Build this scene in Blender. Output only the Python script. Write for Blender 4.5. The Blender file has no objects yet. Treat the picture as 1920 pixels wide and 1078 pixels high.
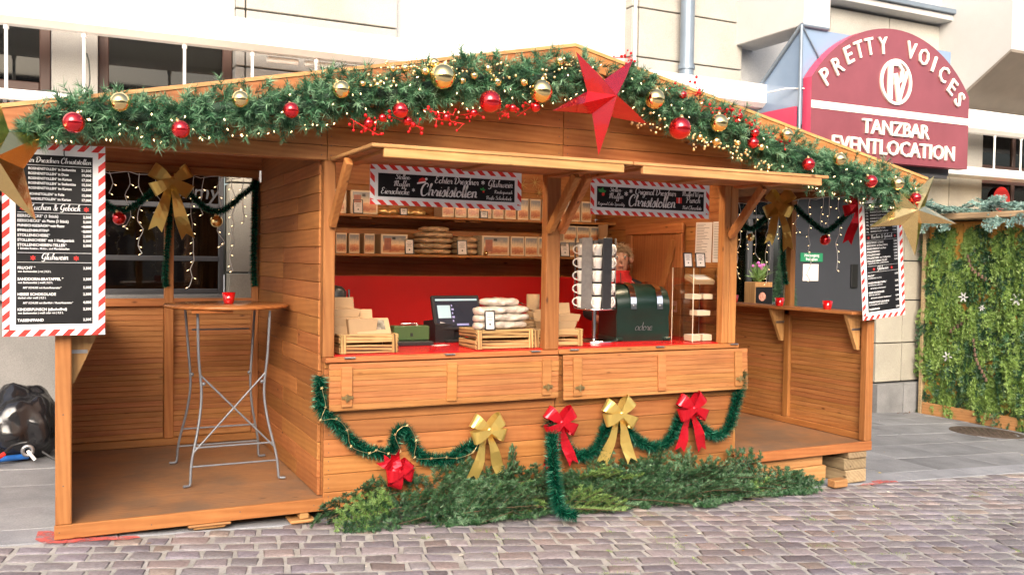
import bpy, bmesh, math, random
import numpy as np
from mathutils import Vector, Matrix

random.seed(7)
RNG = np.random.default_rng(11)
SC = bpy.context.scene
COL = SC.collection
PI = math.pi

# ---------------------------------------------------------------- camera
cam_data = bpy.data.cameras.new('camera')
cam = bpy.data.objects.new('camera', cam_data)
COL.objects.link(cam)
YAW, PITCH, ROLL = math.radians(26.301), math.radians(-1.777), math.radians(0.844)
CAM = Vector((0.0424, -5.6057, 1.6))
_fw = Vector((math.sin(YAW) * math.cos(PITCH), math.cos(YAW) * math.cos(PITCH), math.sin(PITCH)))
_r = Vector((math.cos(YAW), -math.sin(YAW), 0))
_u = _r.cross(_fw)
_R = _r * math.cos(ROLL) + _u * math.sin(ROLL)
_U = -_r * math.sin(ROLL) + _u * math.cos(ROLL)
cam.matrix_world = Matrix(((_R.x, _U.x, -_fw.x, CAM.x), (_R.y, _U.y, -_fw.y, CAM.y), (_R.z, _U.z, -_fw.z, CAM.z), (0, 0, 0, 1)))
cam_data.sensor_width = 36
cam_data.lens = 31.918
cam_data.clip_start = 0.05
cam_data.clip_end = 500
SC.camera = cam

# ---------------------------------------------------------------- sky, sun, exposure
SUN_EL, SUN_AZ = math.radians(29), math.radians(206)      # azimuth of the sun, clockwise from +Y
world = bpy.data.worlds.new('World')
SC.world = world
world.use_nodes = True
wn = world.node_tree.nodes
wn.clear()
w_out = wn.new('ShaderNodeOutputWorld')
w_bg = wn.new('ShaderNodeBackground')
w_sky = wn.new('ShaderNodeTexSky')
w_sky.sky_type = 'NISHITA'
w_sky.sun_disc = False
w_sky.sun_elevation = SUN_EL
w_sky.sun_rotation = SUN_AZ
w_sky.dust_density = 6.0
w_sky.air_density = 1.0
w_sky.ozone_density = 0.6
w_bg.inputs['Strength'].default_value = 0.15
world.node_tree.links.new(w_sky.outputs[0], w_bg.inputs[0])
world.node_tree.links.new(w_bg.outputs[0], w_out.inputs[0])
sun_data = bpy.data.lights.new('sun', 'SUN')
sun_data.energy = 1.5
sun_data.angle = math.radians(45)
sun_data.color = (1.0, 0.975, 0.945)
sun = bpy.data.objects.new('sun', sun_data)
COL.objects.link(sun)
_sd = Vector((math.sin(SUN_AZ) * math.cos(SUN_EL), math.cos(SUN_AZ) * math.cos(SUN_EL), math.sin(SUN_EL)))
sun.rotation_euler = _sd.to_track_quat('Z', 'Y').to_euler()
sun.location = (0, -10, 12)
SC.view_settings.view_transform = 'Standard'
SC.view_settings.look = 'None'
SC.view_settings.exposure = 1.14
SC.view_settings.gamma = 1.0
SC.cycles.max_bounces = 7
SC.cycles.diffuse_bounces = 4
SC.cycles.glossy_bounces = 3
SC.cycles.transmission_bounces = 4
SC.cycles.transparent_max_bounces = 24
SC.cycles.use_denoising = True
SC.cycles.sample_clamp_indirect = 8.0

# ---------------------------------------------------------------- mesh helpers
class MB:
    """Collects faces; build() links them as one mesh object."""
    def __init__(s):
        s.v, s.f, s.m, s.sm = [], [], [], []
    def add(s, vs, fs, mi=0, smooth=False):
        o = len(s.v)
        s.v += [tuple(v) for v in vs]
        s.f += [tuple(i + o for i in f) for f in fs]
        s.m += [mi] * len(fs)
        s.sm += [smooth] * len(fs)
        return s
    def box(s, x0, x1, y0, y1, z0, z1, mi=0, M=None):
        vs = [Vector(p) for p in ((x0, y0, z0), (x1, y0, z0), (x1, y1, z0), (x0, y1, z0), (x0, y0, z1), (x1, y0, z1), (x1, y1, z1), (x0, y1, z1))]
        if M is not None:
            vs = [M @ v for v in vs]
        return s.add(vs, [(0, 3, 2, 1), (4, 5, 6, 7), (0, 1, 5, 4), (1, 2, 6, 5), (2, 3, 7, 6), (3, 0, 4, 7)], mi)
    def cbox(s, x0, x1, y0, y1, z0, z1, c=0.004, mi=0, M=None):
        """box with chamfered edges"""
        bm = bmesh.new()
        bmesh.ops.create_cube(bm, size=1)
        for v in bm.verts:
            v.co = Vector(((x0 + x1) / 2 + v.co.x * (x1 - x0), (y0 + y1) / 2 + v.co.y * (y1 - y0), (z0 + z1) / 2 + v.co.z * (z1 - z0)))
        bmesh.ops.bevel(bm, geom=bm.edges[:], offset=c, segments=1, affect='EDGES')
        vs = [v.co.copy() for v in bm.verts]
        if M is not None:
            vs = [M @ v for v in vs]
        for i, v in enumerate(bm.verts):
            v.index = i
        s.add(vs, [[v.index for v in f.verts] for f in bm.faces], mi)
        bm.free()
        return s
    def quad(s, a, b, c, d, mi=0):
        return s.add([a, b, c, d], [(0, 1, 2, 3)], mi)
    def prism(s, poly, y0, y1, mi=0, M=None):
        """polygon (x,z), counter-clockwise seen from -Y, extruded from y0 to y1"""
        n = len(poly)
        vs = [Vector((p[0], y0, p[1])) for p in poly] + [Vector((p[0], y1, p[1])) for p in poly]
        if M is not None:
            vs = [M @ v for v in vs]
        fs = [tuple(range(n)), tuple(range(2 * n - 1, n - 1, -1))]
        fs += [(i, i + n, (i + 1) % n + n, (i + 1) % n) for i in range(n)]
        return s.add(vs, fs, mi)
    def prismx(s, poly, x0, x1, mi=0):
        n = len(poly)
        vs = [Vector((x0, p[0], p[1])) for p in poly] + [Vector((x1, p[0], p[1])) for p in poly]
        fs = [tuple(range(n - 1, -1, -1)), tuple(range(n, 2 * n))]
        fs += [(i, (i + 1) % n, (i + 1) % n + n, i + n) for i in range(n)]
        return s.add(vs, fs, mi)
    def tube(s, pts, r, n=8, mi=0, caps=True):
        pts = [Vector(p) for p in pts]
        rs = r if isinstance(r, (list, tuple)) else [r] * len(pts)
        rings, up = [], None
        for i, p in enumerate(pts):
            t = (pts[min(i + 1, len(pts) - 1)] - pts[max(i - 1, 0)]).normalized()
            if up is None:
                up = t.orthogonal().normalized()
            up = (up - t * up.dot(t))
            up = up.normalized() if up.length > 1e-6 else t.orthogonal().normalized()
            w = t.cross(up)
            rings.append([p + (up * math.cos(2 * PI * k / n) + w * math.sin(2 * PI * k / n)) * rs[i] for k in range(n)])
        vs = [v for ring in rings for v in ring]
        fs = []
        for i in range(len(pts) - 1):
            for k in range(n):
                fs.append((i * n + k, i * n + (k + 1) % n, (i + 1) * n + (k + 1) % n, (i + 1) * n + k))
        s.add(vs, fs, mi, True)
        if caps:
            s.add(rings[0], [tuple(range(n - 1, -1, -1))], mi)
            s.add(rings[-1], [tuple(range(n))], mi)
        return s
    def lathe(s, prof, n=20, c=(0, 0, 0), mi=0, smooth=True, M=None):
        """profile of (r, z) turned about the vertical through c"""
        vs = []
        for r, z in prof:
            for k in range(n):
                vs.append(Vector((c[0] + r * math.cos(2 * PI * k / n), c[1] + r * math.sin(2 * PI * k / n), c[2] + z)))
        if M is not None:
            vs = [M @ v for v in vs]
        fs = []
        for i in range(len(prof) - 1):
            for k in range(n):
                fs.append((i * n + k, i * n + (k + 1) % n, (i + 1) * n + (k + 1) % n, (i + 1) * n + k))
        return s.add(vs, fs, mi, smooth)
    def ball(s, c, r, n=12, mi=0, sz=1.0):
        m = max(4, n // 2)
        prof = [(max(1e-5, r * math.sin(PI * i / m)), -r * sz * math.cos(PI * i / m)) for i in range(m + 1)]
        return s.lathe(prof, n, c, mi)
    def mesh(s, name, mats):
        me = bpy.data.meshes.new(name)
        me.from_pydata(s.v, [], s.f)
        for m in (mats if isinstance(mats, (list, tuple)) else [mats]):
            me.materials.append(m)
        me.polygons.foreach_set('material_index', s.m)
        me.polygons.foreach_set('use_smooth', s.sm)
        me.update()
        return me
    def build(s, name, mats, parent=None, **kw):
        return link(name, s.mesh(name, mats), parent, **kw)

def link(name, data, parent=None, loc=None, rot=None, scale=None, label=None, kind=None):
    o = bpy.data.objects.new(name, data)
    COL.objects.link(o)
    if parent is not None:
        o.parent = parent
    if loc is not None:
        o.location = loc
    if rot is not None:
        o.rotation_euler = rot
    if scale is not None:
        o.scale = scale
    if label:
        o['label'] = label
    if kind:
        o['kind'] = kind
    return o

def tag(o, label=None, cat=None, group=None, kind=None):
    if label:
        o['label'] = label
    if cat:
        o['category'] = cat
    if group:
        o['group'] = group
    if kind:
        o['kind'] = kind
    return o

def empty(name, loc=(0, 0, 0), label=None, cat=None, group=None, rot=None):
    o = link(name, None, None, loc, rot)
    o.empty_display_size = 0.1
    return tag(o, label, cat, group)

def copy_tree(o, parent=None):
    c = o.copy()
    COL.objects.link(c)
    c.parent = parent
    for ch in list(o.children):
        copy_tree(ch, c)
    return c

ORD = 'first second third fourth fifth sixth seventh eighth ninth tenth eleventh twelfth thirteenth fourteenth fifteenth sixteenth seventeenth eighteenth'.split()

def smooth_path(pts, step=0.02):
    """Catmull-Rom through the points, resampled at about step"""
    P = [np.array(p, float) for p in pts]
    P = [2 * P[0] - P[1]] + P + [2 * P[-1] - P[-2]]
    out = []
    for i in range(1, len(P) - 2):
        p0, p1, p2, p3 = P[i - 1], P[i], P[i + 1], P[i + 2]
        n = max(2, int(np.linalg.norm((p2 - p1)[:3]) / step))
        for k in range(n):
            t = k / n
            out.append(0.5 * (2 * p1 + (p2 - p0) * t + (2 * p0 - 5 * p1 + 4 * p2 - p3) * t * t + (3 * p1 - p0 - 3 * p2 + p3) * t ** 3))
    out.append(P[-2])
    return np.array(out)

def unit(a):
    return a / np.maximum(np.linalg.norm(a, axis=-1, keepdims=True), 1e-9)

def needles(name, P, D, L, W, mat, parent=None, tint=None, kind=None):
    """one thin triangle per needle: bases P, directions D, lengths L, widths W; tint is a number per needle the material reads"""
    n = len(P)
    S = unit(np.cross(D, RNG.normal(size=(n, 3))))
    W = np.broadcast_to(np.asarray(W, float), (n,))[:, None]
    L = np.broadcast_to(np.asarray(L, float), (n,))[:, None]
    V = np.empty((n, 3, 3))
    V[:, 0] = P - S * W / 2
    V[:, 1] = P + S * W / 2
    V[:, 2] = P + D * L
    me = bpy.data.meshes.new(name)
    me.vertices.add(n * 3)
    me.vertices.foreach_set('co', V.reshape(-1))
    me.loops.add(n * 3)
    me.loops.foreach_set('vertex_index', np.arange(n * 3, dtype=np.int32))
    me.polygons.add(n)
    me.polygons.foreach_set('loop_start', np.arange(0, n * 3, 3, dtype=np.int32))
    if tint is not None:
        a = me.attributes.new('tint', 'FLOAT', 'FACE')
        a.data.foreach_set('value', np.asarray(tint, dtype=np.float32))
    me.materials.append(mat)
    me.update()
    me.validate()
    return link(name, me, parent, kind=kind)

# ---------------------------------------------------------------- materials
def hexc(h):
    return tuple(((int(h[i:i + 2], 16) / 255) / 12.92 if int(h[i:i + 2], 16) / 255 <= 0.04045 else ((int(h[i:i + 2], 16) / 255 + 0.055) / 1.055) ** 2.4) for i in (0, 2, 4)) + (1,)

def new_mat(name):
    m = bpy.data.materials.new(name)
    m.use_nodes = True
    nt = m.node_tree
    return m, nt, nt.nodes['Principled BSDF']

def nd(nt, t, **kw):
    n = nt.nodes.new(t)
    for k, v in kw.items():
        if k.startswith('_'):
            setattr(n, k[1:], v)
        else:
            key = k.replace('__', ' ')
            n.inputs[int(key[1:]) if key[0] == 'i' and key[1:].isdigit() else key].default_value = v
    return n

def ramp(nt, fac, stops):
    r = nt.nodes.new('ShaderNodeValToRGB')
    el = r.color_ramp.elements
    while len(el) < len(stops):
        el.new(0.5)
    for e, (p, c) in zip(el, stops):
        e.position = p
        e.color = c if len(c) == 4 else tuple(c) + (1,)
    nt.links.new(fac, r.inputs[0])
    return r.outputs[0]

def plain(name, col, rough=0.5, metal=0.0, noise=0.0, nscale=20, bump=0.0, spec=0.5, emit=None, estr=0.0, coat=0.0, vary=0.0):
    """Principled with a little procedural unevenness"""
    m, nt, b = new_mat(name)
    c = col if len(col) == 4 else tuple(col) + (1,)
    b.inputs['Roughness'].default_value = rough
    b.inputs['Metallic'].default_value = metal
    b.inputs['Specular IOR Level'].default_value = spec
    b.inputs['Coat Weight'].default_value = coat
    b.inputs['Base Color'].default_value = c
    if emit:
        b.inputs['Emission Color'].default_value = tuple(emit) + (1,) if len(emit) == 3 else emit
        b.inputs['Emission Strength'].default_value = estr
    tc = nd(nt, 'ShaderNodeTexCoord')
    src = tc.outputs['Object']
    if noise or bump:
        no = nd(nt, 'ShaderNodeTexNoise', Scale=nscale, Detail=5.0, Roughness=0.6)
        nt.links.new(src, no.inputs['Vector'])
    val = None
    if noise:
        mr = nd(nt, 'ShaderNodeMapRange', i1=0.3, i2=0.7, i3=1 - noise, i4=1 + noise)
        nt.links.new(no.outputs[0], mr.inputs[0])
        val = mr.outputs[0]
    if vary:
        oi = nd(nt, 'ShaderNodeObjectInfo')
        mv = nd(nt, 'ShaderNodeMapRange', i3=1 - vary, i4=1 + vary)
        nt.links.new(oi.outputs['Random'], mv.inputs[0])
        if val is not None:
            mm = nd(nt, 'ShaderNodeMath', _operation='MULTIPLY')
            nt.links.new(val, mm.inputs[0])
            nt.links.new(mv.outputs[0], mm.inputs[1])
            val = mm.outputs[0]
        else:
            val = mv.outputs[0]
    if val is not None:
        hsv = nd(nt, 'ShaderNodeHueSaturation', Color=c)
        nt.links.new(val, hsv.inputs['Value'])
        nt.links.new(hsv.outputs[0], b.inputs['Base Color'])
    if bump:
        bp = nd(nt, 'ShaderNodeBump', Strength=bump, Distance=0.01)
        nt.links.new(no.outputs[0], bp.inputs['Height'])
        nt.links.new(bp.outputs[0], b.inputs['Normal'])
    return m

def wood(name, axis, light, mid, dark, rough=0.52, fine=1.0, vary=0.2, knots=True, worn=None, flame=0.0):
    """planed softwood: streaks and growth lines along one axis, knots, plank-to-plank shade"""
    m, nt, b = new_mat(name)
    L = nt.links.new
    tc = nd(nt, 'ShaderNodeTexCoord')
    oi = nd(nt, 'ShaderNodeObjectInfo')
    off = nd(nt, 'ShaderNodeVectorMath', _operation='SCALE')
    off.inputs[0].default_value = (31.7, 17.3, 23.9)
    L(oi.outputs['Random'], off.inputs['Scale'])
    add = nd(nt, 'ShaderNodeVectorMath', _operation='ADD')
    L(tc.outputs['Object'], add.inputs[0])
    L(off.outputs[0], add.inputs[1])
    def mapped(long_s, cross_s):
        mp = nd(nt, 'ShaderNodeMapping')
        sc = [cross_s] * 3
        sc[axis] = long_s
        mp.inputs['Scale'].default_value = sc
        L(add.outputs[0], mp.inputs['Vector'])
        return mp.outputs[0]
    n1 = nd(nt, 'ShaderNodeTexNoise', Scale=1.0, Detail=4.0, Roughness=0.6, Distortion=0.8)
    L(mapped(1.1, 13 * fine), n1.inputs['Vector'])
    wv = nd(nt, 'ShaderNodeTexWave', _wave_type='BANDS', _bands_direction='DIAGONAL', Scale=1.0, Distortion=5.5, Detail=3.0)
    wv.inputs['Detail Scale'].default_value = 0.7
    L(mapped(0.9, 17 * fine), wv.inputs['Vector'])
    n2 = nd(nt, 'ShaderNodeTexNoise', Scale=1.0, Detail=3.0, Roughness=0.7)
    L(mapped(7, 160), n2.inputs['Vector'])
    mx = nd(nt, 'ShaderNodeMath', _operation='MULTIPLY_ADD', i1=0.18, i2=0.12)
    L(wv.outputs[0], mx.inputs[0])
    m2 = nd(nt, 'ShaderNodeMath', _operation='MULTIPLY_ADD', i1=0.75)
    L(n1.outputs[0], m2.inputs[0])
    L(mx.outputs[0], m2.inputs[2])
    m3 = nd(nt, 'ShaderNodeMath', _operation='MULTIPLY_ADD', i1=0.22)
    L(n2.outputs[0], m3.inputs[0])
    L(m2.outputs[0], m3.inputs[2])
    col = ramp(nt, m3.outputs[0], [(0.30, dark), (0.55, mid), (0.85, light)] if not flame else [(0.58, dark), (0.67, mid), (0.76, light)])
    if knots:
        vo = nd(nt, 'ShaderNodeTexVoronoi', Scale=1.0)
        L(mapped(3.2, 8.5), vo.inputs['Vector'])
        kn = ramp(nt, vo.outputs['Distance'], [(0.035, (1, 1, 1)), (0.1, (0, 0, 0))])
        mk = nd(nt, 'ShaderNodeMix', _data_type='RGBA')
        L(kn, mk.inputs[0])
        L(col, mk.inputs[6])
        mk.inputs[7].default_value = tuple(c * 0.55 for c in dark[:3]) + (1,)
        col = mk.outputs[2]
    if worn is not None:
        nw = nd(nt, 'ShaderNodeTexNoise', Scale=2.2, Detail=6.0, Roughness=0.65)
        L(tc.outputs['Object'], nw.inputs['Vector'])
        fw = ramp(nt, nw.outputs[0], [(0.4, (0, 0, 0)), (0.62, (1, 1, 1))])
        mw = nd(nt, 'ShaderNodeMix', _data_type='RGBA')
        L(fw, mw.inputs[0])
        L(col, mw.inputs[6])
        mw.inputs[7].default_value = worn
        col = mw.outputs[2]
    # blotchy weathering over the whole piece, and plank-to-plank shade
    ns = nd(nt, 'ShaderNodeTexNoise', Scale=1.7, Detail=5.0, Roughness=0.7)
    L(tc.outputs['Object'], ns.inputs['Vector'])
    sm = nd(nt, 'ShaderNodeMapRange', i1=0.3, i2=0.7, i3=0.8, i4=1.14)
    L(ns.outputs[0], sm.inputs[0])
    mv = nd(nt, 'ShaderNodeMapRange', i3=1 - vary, i4=1 + vary)
    L(oi.outputs['Random'], mv.inputs[0])
    mvv = nd(nt, 'ShaderNodeMath', _operation='MULTIPLY')
    L(mv.outputs[0], mvv.inputs[0])
    L(sm.outputs[0], mvv.inputs[1])
    hsv = nd(nt, 'ShaderNodeHueSaturation')
    L(mvv.outputs[0], hsv.inputs['Value'])
    wnz = nd(nt, 'ShaderNodeTexWhiteNoise', _noise_dimensions='1D')
    L(oi.outputs['Random'], wnz.inputs['W'])
    hu = nd(nt, 'ShaderNodeMapRange', i3=0.495, i4=0.508)
    L(wnz.outputs[0], hu.inputs[0])
    L(hu.outputs[0], hsv.inputs['Hue'])
    L(col, hsv.inputs['Color'])
    L(hsv.outputs[0], b.inputs['Base Color'])
    rr = nd(nt, 'ShaderNodeMapRange', i3=rough - 0.08, i4=rough + 0.15)
    L(n1.outputs[0], rr.inputs[0])
    L(rr.outputs[0], b.inputs['Roughness'])
    b.inputs['Specular IOR Level'].default_value = 0.35
    bp = nd(nt, 'ShaderNodeBump', Strength=0.22, Distance=0.004)
    L(m3.outputs[0], bp.inputs['Height'])
    L(bp.outputs[0], b.inputs['Normal'])
    return m

def stone(name, base, alt, scale=3.0, rough=0.8, vary=0.1, bump=0.3, fine=60, extra=None):
    m, nt, b = new_mat(name)
    L = nt.links.new
    tc = nd(nt, 'ShaderNodeTexCoord')
    oi = nd(nt, 'ShaderNodeObjectInfo')
    off = nd(nt, 'ShaderNodeVectorMath', _operation='SCALE')
    off.inputs[0].default_value = (13.7, 27.3, 11.9)
    L(oi.outputs['Random'], off.inputs['Scale'])
    add = nd(nt, 'ShaderNodeVectorMath', _operation='ADD')
    L(tc.outputs['Object'], add.inputs[0])
    L(off.outputs[0], add.inputs[1])
    n1 = nd(nt, 'ShaderNodeTexNoise', Scale=scale, Detail=6.0, Roughness=0.62)
    n2 = nd(nt, 'ShaderNodeTexNoise', Scale=fine, Detail=4.0, Roughness=0.7)
    L(add.outputs[0], n1.inputs['Vector'])
    L(add.outputs[0], n2.inputs['Vector'])
    col = ramp(nt, n1.outputs[0], [(0.32, alt), (0.62, base)])
    sp = nd(nt, 'ShaderNodeMapRange', i1=0.3, i2=0.7, i3=0.8, i4=1.18)
    L(n2.outputs[0], sp.inputs[0])
    mv = nd(nt, 'ShaderNodeMapRange', i3=1 - vary, i4=1 + vary)
    L(oi.outputs['Random'], mv.inputs[0])
    mm = nd(nt, 'ShaderNodeMath', _operation='MULTIPLY')
    L(sp.outputs[0], mm.inputs[0])
    L(mv.outputs[0], mm.inputs[1])
    hsv = nd(nt, 'ShaderNodeHueSaturation')
    L(mm.outputs[0], hsv.inputs['Value'])
    L(col, hsv.inputs['Color'])
    if extra:                                              # other stone colours, picked per stone
        rp = nt.nodes.new('ShaderNodeValToRGB')
        rp.color_ramp.interpolation = 'CONSTANT'
        el = rp.color_ramp.elements
        while len(el) < len(extra):
            el.new(0.5)
        for e, (p, c) in zip(el, extra):
            e.position = p
            e.color = tuple(c) + (1,)
        wn_ = nd(nt, 'ShaderNodeTexWhiteNoise', _noise_dimensions='1D')
        L(oi.outputs['Random'], wn_.inputs['W'])
        L(wn_.outputs[0], rp.inputs[0])
        mxx = nd(nt, 'ShaderNodeMix', _data_type='RGBA', _blend_type='MULTIPLY')
        mxx.inputs[0].default_value = 1.0
        L(hsv.outputs[0], mxx.inputs[6])
        L(rp.outputs[0], mxx.inputs[7])
        L(mxx.outputs[2], b.inputs['Base Color'])
    else:
        L(hsv.outputs[0], b.inputs['Base Color'])
    b.inputs['Roughness'].default_value = rough
    b.inputs['Specular IOR Level'].default_value = 0.35
    bp = nd(nt, 'ShaderNodeBump', Strength=bump, Distance=0.006)
    L(n2.outputs[0], bp.inputs['Height'])
    L(bp.outputs[0], b.inputs['Normal'])
    return m

def glass(name, tint=(0.85, 0.9, 0.9), refl=1.0, trans=0.9, ior=1.6):
    """thin pane: fresnel mirror over a tinted see-through"""
    m, nt, b = new_mat(name)
    nt.nodes.remove(b)
    out = nt.nodes['Material Output']
    tr = nd(nt, 'ShaderNodeBsdfTransparent', Color=tuple(c * trans for c in tint) + (1,))
    gl = nd(nt, 'ShaderNodeBsdfGlossy', Color=(refl, refl, refl, 1), Roughness=0.03)
    fr = nd(nt, 'ShaderNodeFresnel', IOR=ior)
    mx = nd(nt, 'ShaderNodeMixShader')
    nt.links.new(fr.outputs[0], mx.inputs[0])
    nt.links.new(tr.outputs[0], mx.inputs[1])
    nt.links.new(gl.outputs[0], mx.inputs[2])
    nt.links.new(mx.outputs[0], out.inputs[0])
    return m

def leafy(name, c0, c1, c2, rough=0.55, metal=0.0, trans=0.15):
    """needle colour read from the per-needle tint"""
    m, nt, b = new_mat(name)
    at = nd(nt, 'ShaderNodeAttribute', _attribute_name='tint')
    col = ramp(nt, at.outputs['Fac'], [(0.0, c0), (0.5, c1), (1.0, c2)])
    nt.links.new(col, b.inputs['Base Color'])
    b.inputs['Roughness'].default_value = rough
    b.inputs['Metallic'].default_value = metal
    return m

W_L, W_M, W_D = (0.40, 0.16, 0.051), (0.315, 0.111, 0.032), (0.21, 0.063, 0.017)
M = {}
for i, ax in enumerate('xyz'):
    M['wood_' + ax] = wood('wood_' + ax, i, W_L, W_M, W_D)
    M['pale_' + ax] = wood('pale_wood_' + ax, i, (0.52, 0.28, 0.11), (0.43, 0.21, 0.075), (0.3, 0.13, 0.04), rough=0.5)
    M['burnt_' + ax] = wood('burnt_wood_' + ax, i, (0.5, 0.32, 0.14), (0.36, 0.19, 0.07), (0.06, 0.028, 0.012), rough=0.55, fine=1.6, flame=1.0, knots=False)
M['slat_x'] = wood('slat_wood_x', 0, (0.43, 0.182, 0.064), (0.345, 0.13, 0.04), (0.24, 0.08, 0.023), vary=0.09)
M['slat_y'] = wood('slat_wood_y', 1, (0.43, 0.182, 0.064), (0.345, 0.13, 0.04), (0.24, 0.08, 0.023), vary=0.09)
M['floor_board'] = wood('floor_board_wood', 0, (0.36, 0.19, 0.085), (0.27, 0.13, 0.055), (0.17, 0.075, 0.03), rough=0.5, worn=(0.2, 0.125, 0.075, 1), vary=0.03)
M['table_top'] = wood('table_top_wood', 0, (0.42, 0.16, 0.05), (0.3, 0.1, 0.03), (0.18, 0.05, 0.015), rough=0.16, vary=0.02)
M['timber'] = wood('timber_wood', 1, (0.4, 0.29, 0.17), (0.29, 0.2, 0.115), (0.16, 0.1, 0.055), rough=0.7)
M['cobble'] = stone('cobble_stone', (0.285, 0.262, 0.274), (0.18, 0.163, 0.17), 9, 0.55, 0.25, 0.5, 70,
                    extra=[(0, (1, 1, 1)), (0.3, (0.98, 0.93, 0.93)), (0.55, (0.92, 0.9, 0.97)), (0.74, (1.05, 0.93, 0.86)), (0.86, (0.8, 0.77, 0.8)), (0.95, (1.15, 1.02, 0.86))])
M['joint'] = stone('joint_sand', (0.42, 0.4, 0.38), (0.28, 0.27, 0.24), 6, 0.95, 0.0, 0.6, 90)
M['slab'] = stone('slab_stone', (0.26, 0.264, 0.275), (0.165, 0.168, 0.178), 2.0, 0.8, 0.13, 0.3, 90)
M['kerb'] = stone('kerb_stone', (0.3, 0.305, 0.325), (0.22, 0.225, 0.24), 4, 0.8, 0.08, 0.4, 110)
M['facade'] = stone('facade_stone', (0.41, 0.395, 0.36), (0.33, 0.315, 0.285), 1.2, 0.8, 0.03, 0.15, 120)
M['render'] = stone('facade_render', (0.52, 0.52, 0.515), (0.45, 0.45, 0.445), 0.8, 0.85, 0.0, 0.1, 150)
M['pier'] = stone('pier_stone', (0.42, 0.39, 0.32), (0.34, 0.315, 0.262), 1.5, 0.8, 0.05, 0.2, 120)
M['plinth'] = stone('plinth_stone', (0.27, 0.27, 0.27), (0.17, 0.17, 0.175), 2.2, 0.8, 0.08, 0.3, 90)
M['concrete'] = stone('concrete', (0.26, 0.25, 0.24), (0.19, 0.185, 0.178), 1.6, 0.85, 0.02, 0.2, 100)
M['white_metal'] = plain('white_enamel', (0.82, 0.82, 0.8), 0.35, noise=0.04, nscale=3)
M['rack_dark'] = plain('dark_steel', (0.16, 0.15, 0.15), 0.3, 0.9, noise=0.1, nscale=20)
M['steel'] = plain('galvanised_steel', (0.36, 0.36, 0.37), 0.38, 0.9, noise=0.12, nscale=30)
M['leg_grey'] = plain('grey_leg_enamel', (0.17, 0.18, 0.2), 0.4, 0.2, noise=0.1, nscale=20)
M['chrome'] = plain('chrome', (0.78, 0.78, 0.78), 0.12, 1.0, noise=0.03)
M['zinc'] = plain('blue_zinc', (0.2, 0.25, 0.31), 0.4, 0.4, noise=0.08, nscale=4)
M['brown_frame'] = plain('brown_window_frame', (0.07, 0.035, 0.025), 0.4, noise=0.1, nscale=8)
M['dark_frame'] = plain('dark_frame', (0.06, 0.06, 0.065), 0.4, noise=0.1, nscale=8)
M['grey_door'] = plain('grey_door_paint', (0.04, 0.043, 0.052), 0.45, noise=0.06, nscale=3)
M['room'] = plain('room_wall', (0.2, 0.18, 0.16), 0.9, noise=0.3, nscale=2)
M['blind'] = plain('window_blind', (0.62, 0.62, 0.56), 0.8, noise=0.06, nscale=2)
M['blue_glass'] = plain('blue_glass', (0.2, 0.28, 0.4), 0.12, 0.0, noise=0.06, nscale=2, spec=0.8)
M['soffit'] = plain('soffit_brown', (0.2, 0.17, 0.14), 0.7, noise=0.1, nscale=3)
M['sign_red'] = plain('sign_red', (0.2, 0.052, 0.066), 0.2, noise=0.12, nscale=1.5, coat=0.2)
M['sign_side'] = plain('sign_side_red', (0.5, 0.05, 0.11), 0.35, noise=0.05, nscale=3)
M['sign_white'] = plain('sign_white', (0.85, 0.8, 0.7), 0.4, noise=0.03)
M['board_white'] = plain('board_white', (0.84, 0.84, 0.85), 0.45, noise=0.02)
M['board_black'] = plain('board_black', (0.008, 0.008, 0.009), 0.55, noise=0.3, nscale=5, spec=0.25)
M['print_red'] = plain('print_red', (0.72, 0.03, 0.022), 0.45, noise=0.04)
M['print_white'] = plain('print_white', (0.8, 0.8, 0.8), 0.5, noise=0.02)
M['print_green'] = plain('print_green', (0.03, 0.3, 0.06), 0.5, noise=0.05)
M['print_dark'] = plain('print_ink', (0.03, 0.03, 0.03), 0.6, noise=0.1)
M['red_panel'] = plain('red_panel', (0.62, 0.008, 0.008), 0.4, noise=0.05, nscale=2)
M['red_counter'] = plain('red_counter', (0.6, 0.01, 0.012), 0.22, noise=0.05, nscale=3)
M['red_metal'] = plain('red_bauble', (0.72, 0.012, 0.02), 0.06, 0.85, noise=0.02, coat=1.0)
M['gold_metal'] = plain('gold_bauble', (0.95, 0.72, 0.33), 0.08, 1.0, noise=0.02)
M['gold_satin'] = plain('gold_satin', (0.92, 0.7, 0.36), 0.3, 1.0, noise=0.03)
M['red_satin'] = plain('red_satin', (0.75, 0.015, 0.02), 0.3, 0.6, noise=0.03)
M['star_red'] = plain('red_foil', (0.62, 0.02, 0.035), 0.08, 0.75, noise=0.05, nscale=5, bump=0.3, coat=1.0)
M['star_gold'] = plain('gold_foil', (0.9, 0.66, 0.28), 0.2, 1.0, noise=0.06, nscale=7, bump=0.35)
M['bow_gold'] = plain('gold_ribbon', (0.78, 0.56, 0.16), 0.28, 0.7, noise=0.06, nscale=8, bump=0.08)
M['bow_red'] = plain('red_ribbon', (0.62, 0.012, 0.025), 0.22, 0.5, noise=0.06, nscale=8, bump=0.08)
M['garland'] = leafy('garland_needles', (0.012, 0.05, 0.025), (0.045, 0.15, 0.065), (0.22, 0.38, 0.22), 0.5)
M['garland_core'] = plain('garland_core', (0.012, 0.035, 0.018), 0.8, noise=0.3)
M['tinsel'] = leafy('tinsel_strands', (0.0, 0.035, 0.02), (0.005, 0.11, 0.06), (0.06, 0.4, 0.24), 0.22, 0.4)
M['fir'] = leafy('fir_needles', (0.01, 0.04, 0.016), (0.035, 0.105, 0.036), (0.17, 0.29, 0.16), 0.45)
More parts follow.
